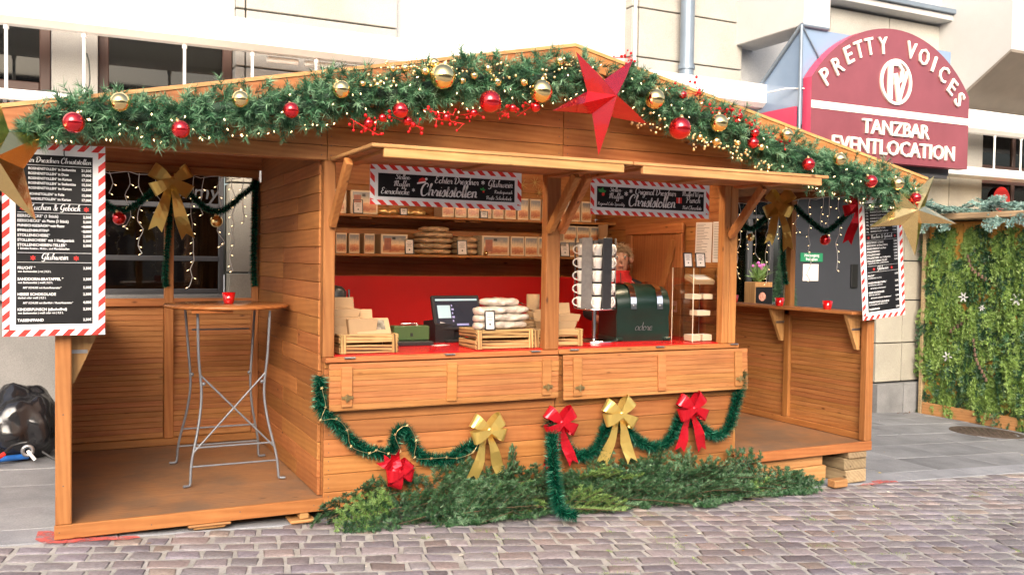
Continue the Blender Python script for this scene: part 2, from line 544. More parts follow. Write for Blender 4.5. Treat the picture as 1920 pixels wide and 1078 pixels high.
M['fir_pale'] = leafy('fir_needles_pale', (0.06, 0.13, 0.03), (0.15, 0.26, 0.06), (0.3, 0.43, 0.17), 0.5)
M['fir_frost'] = leafy('fir_needles_frosted', (0.1, 0.2, 0.17), (0.25, 0.4, 0.36), (0.55, 0.68, 0.65), 0.6)
M['bark'] = plain('bark', (0.12, 0.075, 0.04), 0.85, noise=0.3, nscale=60, bump=0.3)
M['bulb'] = plain('lit_bulb', (1, 0.85, 0.6), 0.3, emit=(1.0, 0.66, 0.3), estr=3.0)
M['wire_white'] = plain('white_wire', (0.75, 0.75, 0.75), 0.4, noise=0.02)
M['wire_dark'] = plain('dark_wire', (0.02, 0.025, 0.02), 0.5, noise=0.1)
M['red_glass'] = plain('red_glass', (0.55, 0.006, 0.008), 0.08, noise=0.05, spec=0.8, coat=0.5)
M['card'] = plain('kraft_card', (0.38, 0.245, 0.13), 0.8, noise=0.06, nscale=12, vary=0.08)
M['box_cream'] = plain('gift_box_cream', (0.66, 0.52, 0.36), 0.5, noise=0.04, nscale=5, vary=0.06)
M['box_edge'] = plain('gift_box_trim', (0.78, 0.68, 0.5), 0.5, noise=0.04)
M['black_plastic'] = plain('black_plastic', (0.015, 0.015, 0.016), 0.4, noise=0.1)
M['screen'] = plain('screen', (0.02, 0.022, 0.03), 0.12, noise=0.1, emit=(0.01, 0.012, 0.02), estr=0.4)
M['screen_light'] = plain('screen_light', (0.3, 0.4, 0.45), 0.2, emit=(0.35, 0.5, 0.55), estr=0.25)
M['cash_green'] = plain('cash_box_green', (0.05, 0.09, 0.03), 0.35, noise=0.08, nscale=8)
M['barrel_green'] = plain('barrel_green', (0.005, 0.02, 0.014), 0.3, noise=0.15, nscale=6, bump=0.03)
M['white_ceramic'] = plain('white_ceramic', (0.78, 0.76, 0.72), 0.15, noise=0.02, coat=0.4)
M['paper'] = plain('paper', (0.72, 0.66, 0.62), 0.8, noise=0.03, nscale=4)
M['clear'] = glass('clear_acrylic', (0.96, 0.97, 0.97), 0.6, 0.97, 1.22)
M['shop_glass'] = glass('shop_glass', (0.72, 0.74, 0.72), 0.9, 0.9)
M['dark_glass'] = glass('dark_glass', (0.5, 0.5, 0.48), 0.9, 0.75)
M['skin'] = plain('skin', (0.55, 0.3, 0.22), 0.5, noise=0.06, nscale=15)
M['hair'] = plain('hair_grey_blond', (0.42, 0.31, 0.2), 0.5, noise=0.3, nscale=60, bump=0.4)
M['cloth_red'] = plain('red_fleece', (0.48, 0.012, 0.015), 0.8, noise=0.1, nscale=30, bump=0.1)
M['cloth_black'] = plain('black_sleeve', (0.012, 0.012, 0.014), 0.8, noise=0.2, nscale=25, bump=0.1)
M['bag_black'] = plain('rubbish_bag', (0.012, 0.012, 0.014), 0.18, noise=0.2, nscale=9, spec=0.7)
M['brass'] = plain('brass_latch', (0.45, 0.34, 0.16), 0.35, 0.9, noise=0.1, nscale=40)
M['iron_cover'] = plain('cast_iron', (0.1, 0.075, 0.06), 0.65, 0.3, noise=0.25, nscale=25)
M['red_paint'] = plain('red_road_paint', (0.72, 0.13, 0.1), 0.85, noise=0.35, nscale=9)
m_, nt_, b_ = new_mat('red_spray_paint')
b_.inputs['Base Color'].default_value = (0.62, 0.11, 0.09, 1)
b_.inputs['Roughness'].default_value = 0.85
tc_ = nd(nt_, 'ShaderNodeTexCoord')
no_ = nd(nt_, 'ShaderNodeTexNoise', Scale=14.0, Detail=6.0, Roughness=0.7)
nt_.links.new(tc_.outputs['Object'], no_.inputs['Vector'])
nt_.links.new(ramp(nt_, no_.outputs[0], [(0.38, (0.15, 0.15, 0.15)), (0.6, (0.9, 0.9, 0.9))]), b_.inputs['Alpha'])   # thin worn spray
M['red_paint'] = m_
M['room_reflections'] = plain('room_reflections', (0.42, 0.26, 0.17), 0.9, noise=0.6, nscale=3)  # mottled warm colour paints stall lights mirrored in the window onto the room walls
M['hut_fir'] = leafy('hut_fir_needles', (0.09, 0.18, 0.035), (0.22, 0.34, 0.07), (0.38, 0.52, 0.2), 0.5)
M['moss'] = leafy('moss_blades', (0.07, 0.12, 0.02), (0.16, 0.25, 0.05), (0.32, 0.42, 0.1), 0.8)
M['hut_wood'] = wood('hut_wood', 2, (0.66, 0.33, 0.08), (0.58, 0.26, 0.055), (0.42, 0.16, 0.03))
M['snow_white'] = plain('white_felt', (0.8, 0.8, 0.78), 0.9, noise=0.05)
M['cone'] = plain('pine_cone', (0.16, 0.1, 0.07), 0.8, noise=0.3, nscale=50)
M['straw'] = plain('straw', (0.55, 0.36, 0.12), 0.6, noise=0.1)
M['blue_hose'] = plain('blue_hose', (0.02, 0.13, 0.45), 0.35, noise=0.1)
M['bag_clear'] = plain('stollen_in_bag', (0.42, 0.27, 0.15), 0.3, noise=0.4, nscale=22, bump=0.6, coat=0.7)
M['bag_sugar'] = plain('sugared_stollen_in_bag', (0.5, 0.43, 0.36), 0.3, noise=0.38, nscale=20, bump=0.6, coat=0.7)
M['foil_gold'] = plain('gold_sleeve', (0.75, 0.5, 0.2), 0.3, 0.7, noise=0.25, nscale=20, bump=0.3)
# ================================================================ GROUND
SLOPE = 0.0445                       # the street falls towards +X while the stall stands level
def gz(x):
    return -0.01 - SLOPE * x
TILT = math.atan(SLOPE)

g = MB()
xs = [-90, -20, -6, 0, 8, 16, 40, 120]
vs = [(x, y, gz(x) - 0.0045) for x in xs for y in (-90, 110)]
g.add(vs, [(2 * i, 2 * i + 2, 2 * i + 3, 2 * i + 1) for i in range(len(xs) - 1)])
street = g.build('street', M['joint'])
tag(street, kind='structure')

def stone_block_mesh(name, seed, rough=0.17, top=0.0035):
    """unit cobble: x,y in -0.5..0.5, top near z=0 with worn shoulders"""
    rr = random.Random(seed)
    n = 8
    ring = []
    for (sx, sy) in ((-1, -1), (1, -1), (1, 1), (-1, 1)):
        jx, jy = rr.uniform(0, rough), rr.uniform(0, rough)
        px, py = sx * (0.5 - jx * 0.5), sy * (0.5 - jy * 0.5)
        if sx * sy > 0:
            ring += [(px, py - sy * 0.06), (px - sx * 0.05, py)]
        else:
            ring += [(px - sx * 0.05, py), (px, py - sy * 0.06)]
    vs = [(x, y, -0.05) for x, y in ring] + [(x, y, -top) for x, y in ring] + [(x * 0.92, y * 0.9, rr.uniform(-0.002, 0.0015)) for x, y in ring]
    vs.append((0, 0, 0.0012))
    fs = [(i, (i + 1) % n, (i + 1) % n + n, i + n) for i in range(n)] + [(i + n, (i + 1) % n + n, (i + 1) % n + 2 * n, i + 2 * n) for i in range(n)]
    fs += [(i + 2 * n, (i + 1) % n + 2 * n, 3 * n) for i in range(n)]
    return vs, fs

COB = [stone_block_mesh('cobble', 100 + i) for i in range(14)]
cob_me = []
for vs_, fs_ in COB:
    b_ = MB()
    b_.add(vs_, fs_, 0, True)
    cob_me.append(b_.mesh('cobble', M['cobble']))

ang = math.radians(-13)
e1, e2 = Vector((math.cos(ang), math.sin(ang))), Vector((-math.sin(ang), math.cos(ang)))
cobs = []
rc = random.Random(3)
v = -9.0
k = 0
while v < 8:
    h = rc.uniform(0.118, 0.142)
    u = -12 + rc.uniform(0, 0.2)
    while u < 16:
        w = rc.choice([rc.uniform(0.12, 0.17), rc.uniform(0.16, 0.22), rc.uniform(0.19, 0.25)])
        c = e1 * (u + w / 2) + e2 * (v + h / 2 + 0.025 * math.sin(u * 0.8 + v))
        if -2.2 < c.x < 13 and -4.6 < c.y < -0.005:
            cobs.append((c.x, c.y, w - 0.009, h - 0.008))
        u += w
    v += h
def seen_size(c):
    d = Vector((c[0], c[1], gz(c[0]))) - CAM
    z = d.dot(_fw)
    if z < 0.5:
        return -1
    px, py = d.dot(_R) / z, d.dot(_U) / z
    if abs(px) > 0.585 or abs(py) > 0.335:
        return -1
    return c[2] * c[3] / z ** 3
cobs.sort(key=seen_size, reverse=True)
rest = MB()
for i, (x, y, w, h) in enumerate(cobs):
    rot = (rc.gauss(0, 0.018), TILT + rc.gauss(0, 0.018), ang + rc.gauss(0, 0.03))
    z = gz(x) + rc.uniform(-0.003, 0.004)
    if i < 300:
        link('cobble', cob_me[i % 14], street, (x, y, z), rot, (w, h, 1))
    else:
        vs_, fs_ = COB[i % 14]
        from mathutils import Euler
        R_ = Euler(rot).to_matrix()
        rest.add([R_ @ Vector((p[0] * w, p[1] * h, p[2])) + Vector((x, y, z)) for p in vs_], fs_, 0, True)
def per_island_variation(mat_src, name):
    m = mat_src.copy()
    m.name = name
    nt = m.node_tree
    ge = nt.nodes.new('ShaderNodeNewGeometry')
    for n in list(nt.nodes):
        if n.type == 'OBJECT_INFO':
            for l in list(n.outputs['Random'].links):
                nt.links.new(ge.outputs['Random Per Island'], l.to_socket)
    return m
M['cobble_many'] = per_island_variation(M['cobble'], 'cobble_stone_many')
rest.build('cobbles', M['cobble_many'], street, kind='stuff')

# moss in the joints
nm = 2600
mx_, my_ = RNG.uniform(1.5, 9.0, nm), RNG.uniform(-3.0, -0.2, nm)
keepc = []
cl = [(rc.uniform(1.8, 8.2), rc.uniform(-2.4, -0.3), rc.uniform(0.06, 0.22)) for _ in range(80)]
Pm = []
for (cx_, cy_, rr_) in cl:
    # snap clusters onto the joint between two rows
    for _ in range(70):
        a_, d_ = rc.uniform(-1, 1) * rr_, rc.gauss(0, 0.007)
        p2 = e1 * a_ + e2 * d_ if rc.random() < 0.6 else e2 * (a_ * 0.6) + e1 * d_
        Pm.append((cx_ + p2.x, cy_ + p2.y, gz(cx_ + p2.x) - 0.012))
Pm = np.array(Pm)
Dm = unit(np.stack([RNG.normal(0, 0.7, len(Pm)), RNG.normal(0, 0.7, len(Pm)), np.ones(len(Pm))], 1))
moss = needles('moss', Pm, Dm, RNG.uniform(0.012, 0.03, len(Pm)), 0.006, M['moss'], None, RNG.random(len(Pm)))
tag(moss, 'green moss growing in the joints between the cobbles', 'moss', kind='stuff')

# pavement: slabs behind the kerb
pave = MB()
pave.add([(x, y, gz(x) - 0.012) for x in (-8, 20) for y in (0.0, 3.6)], [(0, 2, 3, 1)])
pavement = pave.build('pavement', M['joint'])
tag(pavement, kind='structure')
def slab(x0, x1, y0, y1, mat, name, parent, drop=0.0):
    b = MB()
    b.cbox(x0 + 0.004, x1 - 0.004, y0 + 0.004, y1 - 0.004, -0.07, 0.0, 0.004)
    me = b.mesh(name, mat)
    for vv in me.vertices:
        vv.co.z += gz(vv.co.x) + drop
    return link(name, me, parent)
rs = random.Random(5)
yrows = [0.30, 0.82, 1.42, 1.95, 2.55, 3.05, 3.45]
for j in range(len(yrows) - 1):
    for (xa, xb) in ((-3.2, 0.9), (4.9, 13.2)):
        x = xa + rs.uniform(-0.4, 0.0)
        while x < xb:
            w = rs.uniform(0.6, 1.05)
            slab(x, x + w, yrows[j], yrows[j + 1], M['slab'], 'paving_slab', pavement, rs.uniform(-0.003, 0.003))
            x += w
kerb = empty('kerb')
tag(kerb, kind='structure')
x = -3.4
while x < 13:
    w = rs.uniform(0.85, 1.3)
    if x + w < 1.5 or x > 4.6:
        slab(x, x + w, 0.0, 0.295, M['kerb'], 'kerb_stone', kerb, 0.004)
    else:
        slab(x, x + w, 0.0, 0.295, M['kerb'], 'kerb_stone', kerb, 0.0)
    x += w

# red survey paint where the stall's corners stand
def paint(pts, label):
    b = MB()
    c = Vector((sum(p[0] for p in pts) / len(pts), sum(p[1] for p in pts) / len(pts)))
    n = len(pts)
    vs_ = [(c.x, c.y, gz(c.x) + 0.009)] + [(p[0], p[1], gz(p[0]) + 0.0085) for p in pts]
    b.add(vs_, [(0, i + 1, (i + 1) % n + 1) for i in range(n)])
    o = b.build('red_paint_mark', M['red_paint'])
    tag(o, label, 'paint mark')
paint([(-0.09, 0.22), (-0.1, 0.05), (-0.06, -0.03), (0.05, -0.06), (0.2, -0.05), (0.36, -0.075), (0.44, -0.05), (0.42, -0.01), (0.2, 0.005), (0.03, 0.01), (-0.01, 0.12), (-0.03, 0.22)],
      'patch of red spray paint on the ground under the floor corner beside the rubbish bag')
paint([(6.1, -0.06), (6.28, -0.075), (6.42, -0.03), (6.58, -0.05), (6.62, 0.0), (6.5, 0.06), (6.36, 0.05), (6.33, 0.0), (6.2, -0.01)],
      'patch of red spray paint on the cobbles beside the stacked timbers')

# scraps and crumbs scattered on the ground
q = MB()
rl = random.Random(77)
for i in range(90):
    x, y = rl.uniform(-0.5, 9.0), rl.uniform(-2.3, -0.02)
    if rl.random() < 0.2:
        x, y = rl.uniform(6.5, 10.5), rl.uniform(0.3, 3.0)
    s_ = rl.uniform(0.004, 0.014)
    a = rl.uniform(0, 6)
    q.add([(x + s_ * math.cos(a + k_ * 1.57) * (1.6 if k_ % 2 else 0.8), y + s_ * math.sin(a + k_ * 1.57), gz(x) + 0.005 + rl.uniform(0, 0.006)) for k_ in range(4)], [(0, 1, 2, 3)], rl.choice([0, 0, 1, 2]))
o = q.build('litter', [plain('paper_scrap', (0.7, 0.66, 0.55), 0.8, noise=0.1), plain('leaf_scrap', (0.3, 0.17, 0.05), 0.8, noise=0.2), plain('yellow_scrap', (0.6, 0.45, 0.1), 0.8, noise=0.2)])
tag(o, 'small pale scraps and leaf bits scattered over the cobbles', 'litter', kind='stuff')

# manhole cover on the pavement by the fir-clad hut
mc = Vector((10.35, 1.85))
b = MB()
b.lathe([(0.001, 0), (0.33, 0.0), (0.34, -0.01), (0.36, -0.01), (0.37, 0.002), (0.42, 0.002), (0.43, -0.02)], 40, (0, 0, 0))
man = empty('manhole_cover', (mc.x, mc.y, gz(mc.x) + 0.01), 'round brown cast iron manhole cover in the pavement by the fir-clad hut', 'manhole cover', rot=(0, TILT, 0))
b.build('rim', M['iron_cover'], man)
for i in range(-6, 7):
    for j in range(-6, 7):
        if i * i + j * j < 38 and (i + j) % 2 == 0:
            q = MB()
            q.box(i * 0.05 - 0.02, i * 0.05 + 0.02, j * 0.05 - 0.007, j * 0.05 + 0.007, 0.0005, 0.006)
            q.build('tread_bar', M['iron_cover'], man)

# ================================================================ BUILDING
bld = empty('stone_building', (0, 3.5, 0), 'pale stone building front with brown windows running behind the market stall', 'building')
FY = 3.5
def part(name, mat, boxes, parent=bld, c=0.006, label=None):
    """boxes are given in scene coordinates; the building's origin lies on its front plane"""
    b = MB()
    for bx in boxes:
        y0, y1 = bx[2] - FY, bx[3] - FY
        if c:
            b.cbox(bx[0], bx[1], y0, y1, bx[4], bx[5], c)
        else:
            b.box(bx[0], bx[1], y0, y1, bx[4], bx[5])
    return b.build(name, mat, parent, label=label)

# core wall, openings left free: shop windows low, offices above
part('wall', M['render'], [(3.16, 15.5, 3.62, 4.0, 3.78, 9.5), (-7, 3.16, 3.62, 4.0, 3.7, 9.5), (1.75, 6.3, 3.55, 4.0, -0.4, 3.78), (-7, 1.45, 3.52, 3.9, 2.62, 3.02), (6.3, 10.2, 3.55, 4.0, 2.62, 3.78), (12.35, 15.5, 3.56, 3.9, -0.7, 1.2)], c=0)
part('plinth_wall', M['concrete'], [(-7, 1.45, 3.44, 3.9, -0.2, 1.17)])
part('window_ledge', M['concrete'], [(-7, 1.45, 3.36, 3.9, 1.175, 1.22)])
# stone piers and cladding panels
def clad(x0, x1, zs, y=3.5, xs=None, mat='facade', name='stone_panel', d=0.3):
    cuts = [x0] + (xs or []) + [x1]
    for i in range(len(cuts) - 1):
        for j in range(len(zs) - 1):
            part(name, M[mat], [(cuts[i] + 0.007, cuts[i + 1] - 0.007, y, y + d, zs[j] + 0.008, zs[j + 1] - 0.008)])
clad(1.47, 1.75, [-0.2, 0.6, 1.43, 2.3, 3.0], 3.46, mat='pier')
clad(-0.06, 0.33, [3.02, 3.695], 3.5)
clad(1.52, 3.16, [3.0, 3.42, 3.97, 4.6, 5.4], 3.47, [1.62])
clad(6.05, 7.72, [3.0, 3.45, 4.02, 4.6, 5.3, 6.0], 3.47, [6.15])
clad(9.2, 12.32, [3.0, 3.75, 4.4, 5.02], 3.47, [10.3, 11.35])
clad(10.2, 12.32, [-0.05, 0.5, 1.1, 1.66, 2.3, 3.0], 3.47, [10.72, 11.6], mat='pier')
clad(10.2, 12.32, [-0.75, -0.06], 3.42, [10.72, 11.6], mat='plinth', name='plinth_stone')
part('cornice', M['render'], [(9.0, 12.35, 3.25, 3.8, 5.05, 5.13)])
part('roof_flashing', M['zinc'], [(8.9, 12.42, 3.2, 3.8, 5.135, 5.2)])
part('upper_wall', M['render'], [(8.9, 12.3, 3.45, 3.7, 5.2, 8.0)], c=0)
part('upper_wall', M['render'], [(-7, 1.52, 3.5, 3.615, 3.7, 8.0)], c=0)
for x_ in (4.41, 4.83):
    b = MB()
    b.tube([(x_, 0.08, 3.0), (x_, 0.08, 8.0)], 0.022, 8)
    b.build('conduit', M['white_metal'], bld)
b = MB()
b.tube([(6.08, -0.06, 2.8), (6.08, -0.06, 8)], 0.02, 8)
b.build('conduit', M['white_metal'], bld)
b = MB()
b.tube([(6.74, -0.19, -0.3), (6.74, -0.19, 8)], 0.085, 14)
for z_ in (2.2, 3.9):
    b.tube([(6.74, -0.19, z_), (6.74, -0.19, z_ + 0.05)], 0.1, 14)
b.build('downpipe', M['zinc'], bld)

# windows (> frame bars, pane, blind)
def window(x0, x1, z0, z1, y=3.62, bars_x=(), bars_z=(), fr=0.09, frame='brown_frame', pane='dark_glass', back='room', depth=0.9, blind=None):
    b = MB()
    fy0, fy1 = y - FY, y + 0.07 - FY
    b.cbox(x0, x0 + fr, fy0, fy1, z0, z1, 0.008)
    b.cbox(x1 - fr, x1, fy0, fy1, z0, z1, 0.008)
    b.cbox(x0 + fr, x1 - fr, fy0 + 0.002, fy1, z0, z0 + fr, 0.008)
    b.cbox(x0 + fr, x1 - fr, fy0 + 0.002, fy1, z1 - fr, z1, 0.008)
    for t in bars_x:
        b.cbox(t - 0.035, t + 0.035, fy0 + 0.004, fy1, z0 + fr, z1 - fr, 0.006)
    for t in bars_z:
        b.cbox(x0 + fr, x1 - fr, fy0 - 0.004, fy1, t - 0.025, t + 0.025, 0.006)
    w = b.build('window', M[frame], bld)
    p = MB()
    p.box(x0 + fr * 0.5, x1 - fr * 0.5, fy0 + 0.03, fy0 + 0.038, z0 + fr * 0.5, z1 - fr * 0.5)
    p.build('pane', M[pane], w)
    rm = MB()
    d = depth
    rm.quad((x0, fy1 + d, z0), (x1, fy1 + d, z0), (x1, fy1 + d, z1), (x0, fy1 + d, z1))
    rm.quad((x0, fy1, z0), (x0, fy1 + d, z0), (x0, fy1 + d, z1), (x0, fy1, z1))
    rm.quad((x1, fy1, z0), (x1, fy1 + d, z0), (x1, fy1 + d, z1), (x1, fy1, z1))
    rm.quad((x0, fy1, z0), (x1, fy1, z0), (x1, fy1 + d, z0), (x0, fy1 + d, z0))
    rm.quad((x0, fy1, z1), (x1, fy1, z1), (x1, fy1 + d, z1), (x0, fy1 + d, z1))
    rm.build('room', M[back], w)
    if blind:
        q = MB()
        q.box(x0 + fr, x1 - fr, fy1 + 0.02, fy1 + 0.03, blind, z1 - fr)
        q.build('blind', M['blind'], w)
    return w
window(-2.4, -0.06, 3.03, 3.695, depth=0.5)
window(0.33, 1.52, 3.03, 3.695, blind=3.13, depth=0.5)
window(12.4, 15.0, 3.05, 3.8, bars_x=(13.25,), depth=0.6, blind=3.3)
wl = window(12.4, 15.0, 1.2, 2.95, bars_x=(13.25,), depth=0.6)
q = MB()                                                    # a round red transfer on the lower pane
q.add([(12.95 + 0.2 * math.cos(t * PI / 12), 0.1, 2.62 + 0.2 * math.sin(t * PI / 12)) for t in range(25)] + [(12.95, 0.1, 2.62)], [(i, i + 1, 25) for i in range(24)])
q.build('window_transfer', M['print_red'], wl)
lw = window(-4.5, 1.45, 1.22, 2.62, bars_z=(1.56, 2.07), bars_x=(-1.6,), fr=0.05, frame='dark_frame', depth=1.4, back='room_reflections')
rw = window(6.35, 8.45, 0.2, 2.62, bars_x=(7.72, 8.06), bars_z=(2.2,), fr=0.06, frame='dark_frame', pane='shop_glass', depth=1.6)
# grey emergency door with its green sign and a sheet of paper
dr = MB()
dr.cbox(8.5, 10.17, 0.03, 0.1, -0.45, 2.62, 0.004)
dr.box(8.52, 10.15, 0.0195, 0.0299, 1.985, 1.995)
door = dr.build('door', M['grey_door'], bld)
q = MB()
q.tube([(9.95, 0.0, 0.6), (9.95, 0.0, 0.75)], 0.012, 8)
q.build('handle', M['chrome'], door)
q = MB()
q.box(8.82, 9.215, 0.016, 0.024, 1.627, 1.743)
gs = q.build('exit_sign', plain('exit_green', (0.02, 0.22, 0.1), 0.5, noise=0.03), door)
q = MB()
q.box(8.87, 9.145, 0.018, 0.022, 1.37, 1.595)
q.build('paper_sheet', M['paper'], door)
q = MB()
q.cbox(9.74, 9.86, 0.0, 0.028, 1.28, 1.6, 0.004)
q.build('card_reader', M['black_plastic'], door)

# white canopy rails with rods in front of the offices
for (xa, xb, zt, zb) in ((-7, 7.75, 3.74, 3.47), (10.6, 15.2, 3.76, 3.46)):
    q = MB()
    n_ = 10
    prof = [(2.9, zt), (3.12, zt), (3.12, zb + 0.04), (3.06, zb), (2.96, zb), (2.9, zb + 0.05)]
    q.prismx([(p[0] - FY, p[1]) for p in prof], xa, xb)
    q.build('canopy_rail', M['white_metal'], bld)
q = MB()
q.cbox(-7, 1.3, -0.6, -0.1, 2.84, 2.93, 0.01)
q.build('canopy_gutter', M['white_metal'], bld)
q = MB()
q.cbox(10.6, 15.2, -0.55, -0.2, 2.86, 2.98, 0.01)
q.build('canopy_gutter', M['white_metal'], bld)
q = MB()
for i in range(18):
    q.box(-1.2 + i * 0.05, -1.17 + i * 0.05, -0.595, -0.15, 2.815, 2.838)
q.build('vent_grille', M['dark_frame'], bld)
for x_, za in ((-0.98, 2.9), (-0.38, 2.9), (0.2, 2.9), (1.01, 2.9), (1.6, 2.6), (2.19, 2.6), (11.92, 2.95), (12.5, 2.95), (13.2, 2.95)):
    q = MB()
    q.tube([(x_, -0.5, za), (x_ , -0.5, 3.6)], 0.014, 8)
    q.tube([(x_, -0.5, 3.43), (x_, -0.5, 3.49)], 0.022, 8)
    q.build('rod', M['white_metal'], bld)
q = MB()
q.tube(smooth_path([(0.22, -0.5, 3.3), (0.24, -0.49, 3.2), (0.23, -0.5, 3.0), (0.1, -0.5, 2.93), (-0.1, -0.48, 2.96), (-0.16, -0.48, 2.93)], 0.03), 0.006, 6)
q.build('cable', M['wire_dark'], bld)

# lamp tubes under the rail
for i, x_ in enumerate((1.75, 2.1, 2.45, 2.8)):
    q = MB()
    q.cbox(x_, x_ + 0.3, -0.42, -0.36, 3.41, 3.465, 0.01)
    q.build('light_fitting', M['white_metal'], bld)

# projecting bay with a slanted underside, at the far end
q = MB()
q.prismx([(2.35 - FY, 4.48), (3.5 - FY, 3.72), (3.7 - FY, 3.72), (3.7 - FY, 8), (2.35 - FY, 8)], 11.3, 14.5)
bay = q.build('bay', M['render'], bld)
q = MB()
q.add([(11.28, 2.34 - FY, 4.475), (14.5, 2.34 - FY, 4.475), (14.5, 3.49 - FY, 3.7), (11.28, 3.49 - FY, 3.7), (11.28, 2.34 - FY, 4.44), (14.5, 2.34 - FY, 4.44), (14.5, 3.45 - FY, 3.68), (11.28, 3.45 - FY, 3.68)], [(4, 7, 6, 5), (0, 1, 5, 4), (0, 4, 7, 3)])
q.build('soffit', M['soffit'], bay)
# pale box pier above the club canopy
part('box_pier', M['render'], [(7.62, 8.02, 2.3, 3.6, 4.32, 8.0)], c=0.01)

# the houses across the street, behind the viewer: they close the street and show as a dark band in the baubles
opp = empty('street_house', (0, -19, 0), 'plain grey house row across the street behind the viewer, mirrored in the baubles', 'building')
q = MB(); q.box(-30, 36, -6, 0, -1.6, 6.6); q.build('wall', M['pier'], opp)
q = MB(); q.box(-30, 36, -6.3, 0.3, 6.6, 7.0); q.build('roof_edge', M['dark_frame'], opp)
for i in range(22):
    for fl in range(2):
        q = MB(); q.box(-28.5 + i * 2.9, -27.1 + i * 2.9, 0.002, 0.05, 0.2 + fl * 3.3, 2.3 + fl * 3.3); q.build('window', M['dark_frame'], opp)

# ================================================================ CLUB CANOPY AND SIGN
club = empty('entrance_canopy', (7.62, 2.3, 2.8), 'blue glazed wedge canopy with red side panel behind the arched club sign', 'canopy')
def cl(p):
    return (p[0] - 7.62, p[1] - 2.3, p[2] - 2.8)
q = MB()
A_, B_, C_ = (7.62, 2.34, 4.3), (7.62, 3.44, 3.32), (7.62, 2.34, 3.2)
D_ = (7.62, 3.44, 3.2)
for dx in (0.0, 2.5):
    q.quad(cl((7.62 + dx, 2.34, 3.2)), cl((7.62 + dx, 3.44, 3.2)), cl((7.62 + dx, 3.44, 3.32)), cl((7.62 + dx, 2.34, 4.3)))
q.quad(cl((7.62, 2.34, 4.3)), cl((10.12, 2.34, 4.3)), cl((10.12, 3.44, 3.32)), cl((7.62, 3.44, 3.32)))
q.quad(cl((7.62, 2.34, 3.2)), cl((10.12, 2.34, 3.2)), cl((10.12, 2.34, 4.3)), cl((7.62, 2.34, 4.3)))
q.build('glazing', M['blue_glass'], club)
q = MB()
q.tube([cl((7.6, 2.32, 2.85)), cl((7.6, 2.32, 4.32))], 0.022, 6)
q.tube([cl((7.6, 2.32, 4.32)), cl((7.6, 3.46, 3.34))], 0.025, 6)
q.tube([cl((7.6, 2.32, 4.32)), cl((8.0, 2.32, 4.32))], 0.025, 6)
q.tube([cl((7.62, 2.32, 4.3)), cl((8.02, 2.32, 3.8))], 0.01, 6)
q.build('canopy_frame', M['zinc'], club)
q = MB()
q.box(-0.05, -0.02, 0.06, 1.16, 0.06, 0.6)
sp = q.build('side_panel', M['sign_side'], club)
q = MB()
ring = []
for t in range(24):
    ring.append((-0.055, 0.55 + 0.13 * math.cos(t * PI / 12), 0.36 + 0.16 * math.sin(t * PI / 12)))
q.tube(ring + [ring[0]], 0.012, 6, caps=False)
q.build('emblem_ring', M['sign_white'], sp)
q = MB()
q.box(0.0, 2.6, 0.1, 1.16, -0.05, 0.05)
q.build('underside', M['dark_frame'], club)
q = MB()
q.lathe([(0.001, -0.06), (0.09, -0.06), (0.1, -0.02), (0.1, 0)], 16, (1.4, 0.25, -0.05))
q.build('lamp', M['black_plastic'], club)
q = MB()
q.cbox(0.9, 2.5, 0.04, 0.1, -0.1, -0.055, 0.004)
q.build('bracket_bar', M['dark_frame'], club)

SG = (8.975, 2.2, 2.82)
sign = empty('arched_club_sign', SG, 'arched dark red sign with raised cream letters and round monogram above the stall', 'sign')
HW = 1.325
arch = [(-HW, 0.0), (HW, 0.0)]
R_A = (HW ** 2 + 0.69 ** 2) / (2 * 0.69)                      # circular arc over the shoulders
a_sh = math.asin(HW / R_A)
for t in range(33):
    a = a_sh * (1 - 2 * t / 32)
    arch.append((R_A * math.sin(a), 0.9 + 0.69 - R_A + R_A * math.cos(a)))
q = MB()
q.prism(arch, -0.005, 0.13)
sb_ = q.mesh('face_panel', [M['sign_red'], M['sign_side']])
for p in sb_.polygons:
    if abs(p.normal.y) < 0.5:
        p.material_index = 1
link('face_panel', sb_, sign)
q = MB()
q.box(-HW, HW, -0.012, -0.0051, 0.55, 0.635)
q.build('white_band', M['sign_white'], sign)
# power lead between the rail and the sign
q = MB()
q.tube(smooth_path([(7.3, 2.9, 3.63), (7.45, 2.7, 3.6), (7.55, 2.5, 3.62), (7.66, 2.3, 3.6)], 0.05), 0.008, 6)
tag(q.build('power_lead', M['white_metal']), 'thin white cable running from the canopy rail to the red club sign', 'cable')

# ================================================================ FIR-CLAD HUT
hut = empty('fir_clad_hut', (11.0, 2.2, gz(11)), 'wooden hut wall clad with green fir branches under a frosted roof edge', 'hut')
hb = gz(11)
HX = 11.0
def hl(b):
    return [b[0] - HX, b[1] - HX, b[2] - 2.2, b[3] - 2.2, b[4] - hb, b[5] - hb]
yy = -0.6
rh = random.Random(9)
while yy < 3.3:
    w = 0.14
    q = MB()
    d_ = rh.uniform(0, 0.006)
    q.box(*hl((HX + d_, HX + 0.03, yy + 0.003, min(yy + w, 3.3) - 0.003, hb + 0.02, 2.17)))
    q.build('board', M['hut_wood'], hut)
    yy += w
q = MB()
q.box(*hl((HX + 0.031, HX + 2.2, -0.6, 3.3, hb + 0.02, 2.2)))
q.build('hut_body', M['hut_wood'], hut)
q = MB()
q.cbox(*hl((HX - 0.05, HX - 0.006, -0.6, 3.3, hb + 0.0, hb + 0.17)), 0.006)
q.build('base_board', M['pale_y'], hut)
q = MB()
q.cbox(*hl((HX - 0.06, HX + 0.03, 3.305, 3.36, hb - 0.02, 2.2)), 0.006)
q.build('corner_post', M['timber'], hut)
q = MB()
q.cbox(*hl((HX - 0.3, HX + 2.4, -0.7, 3.5, 2.22, 2.3)), 0.01)
q.build('roof_board', M['timber'], hut)
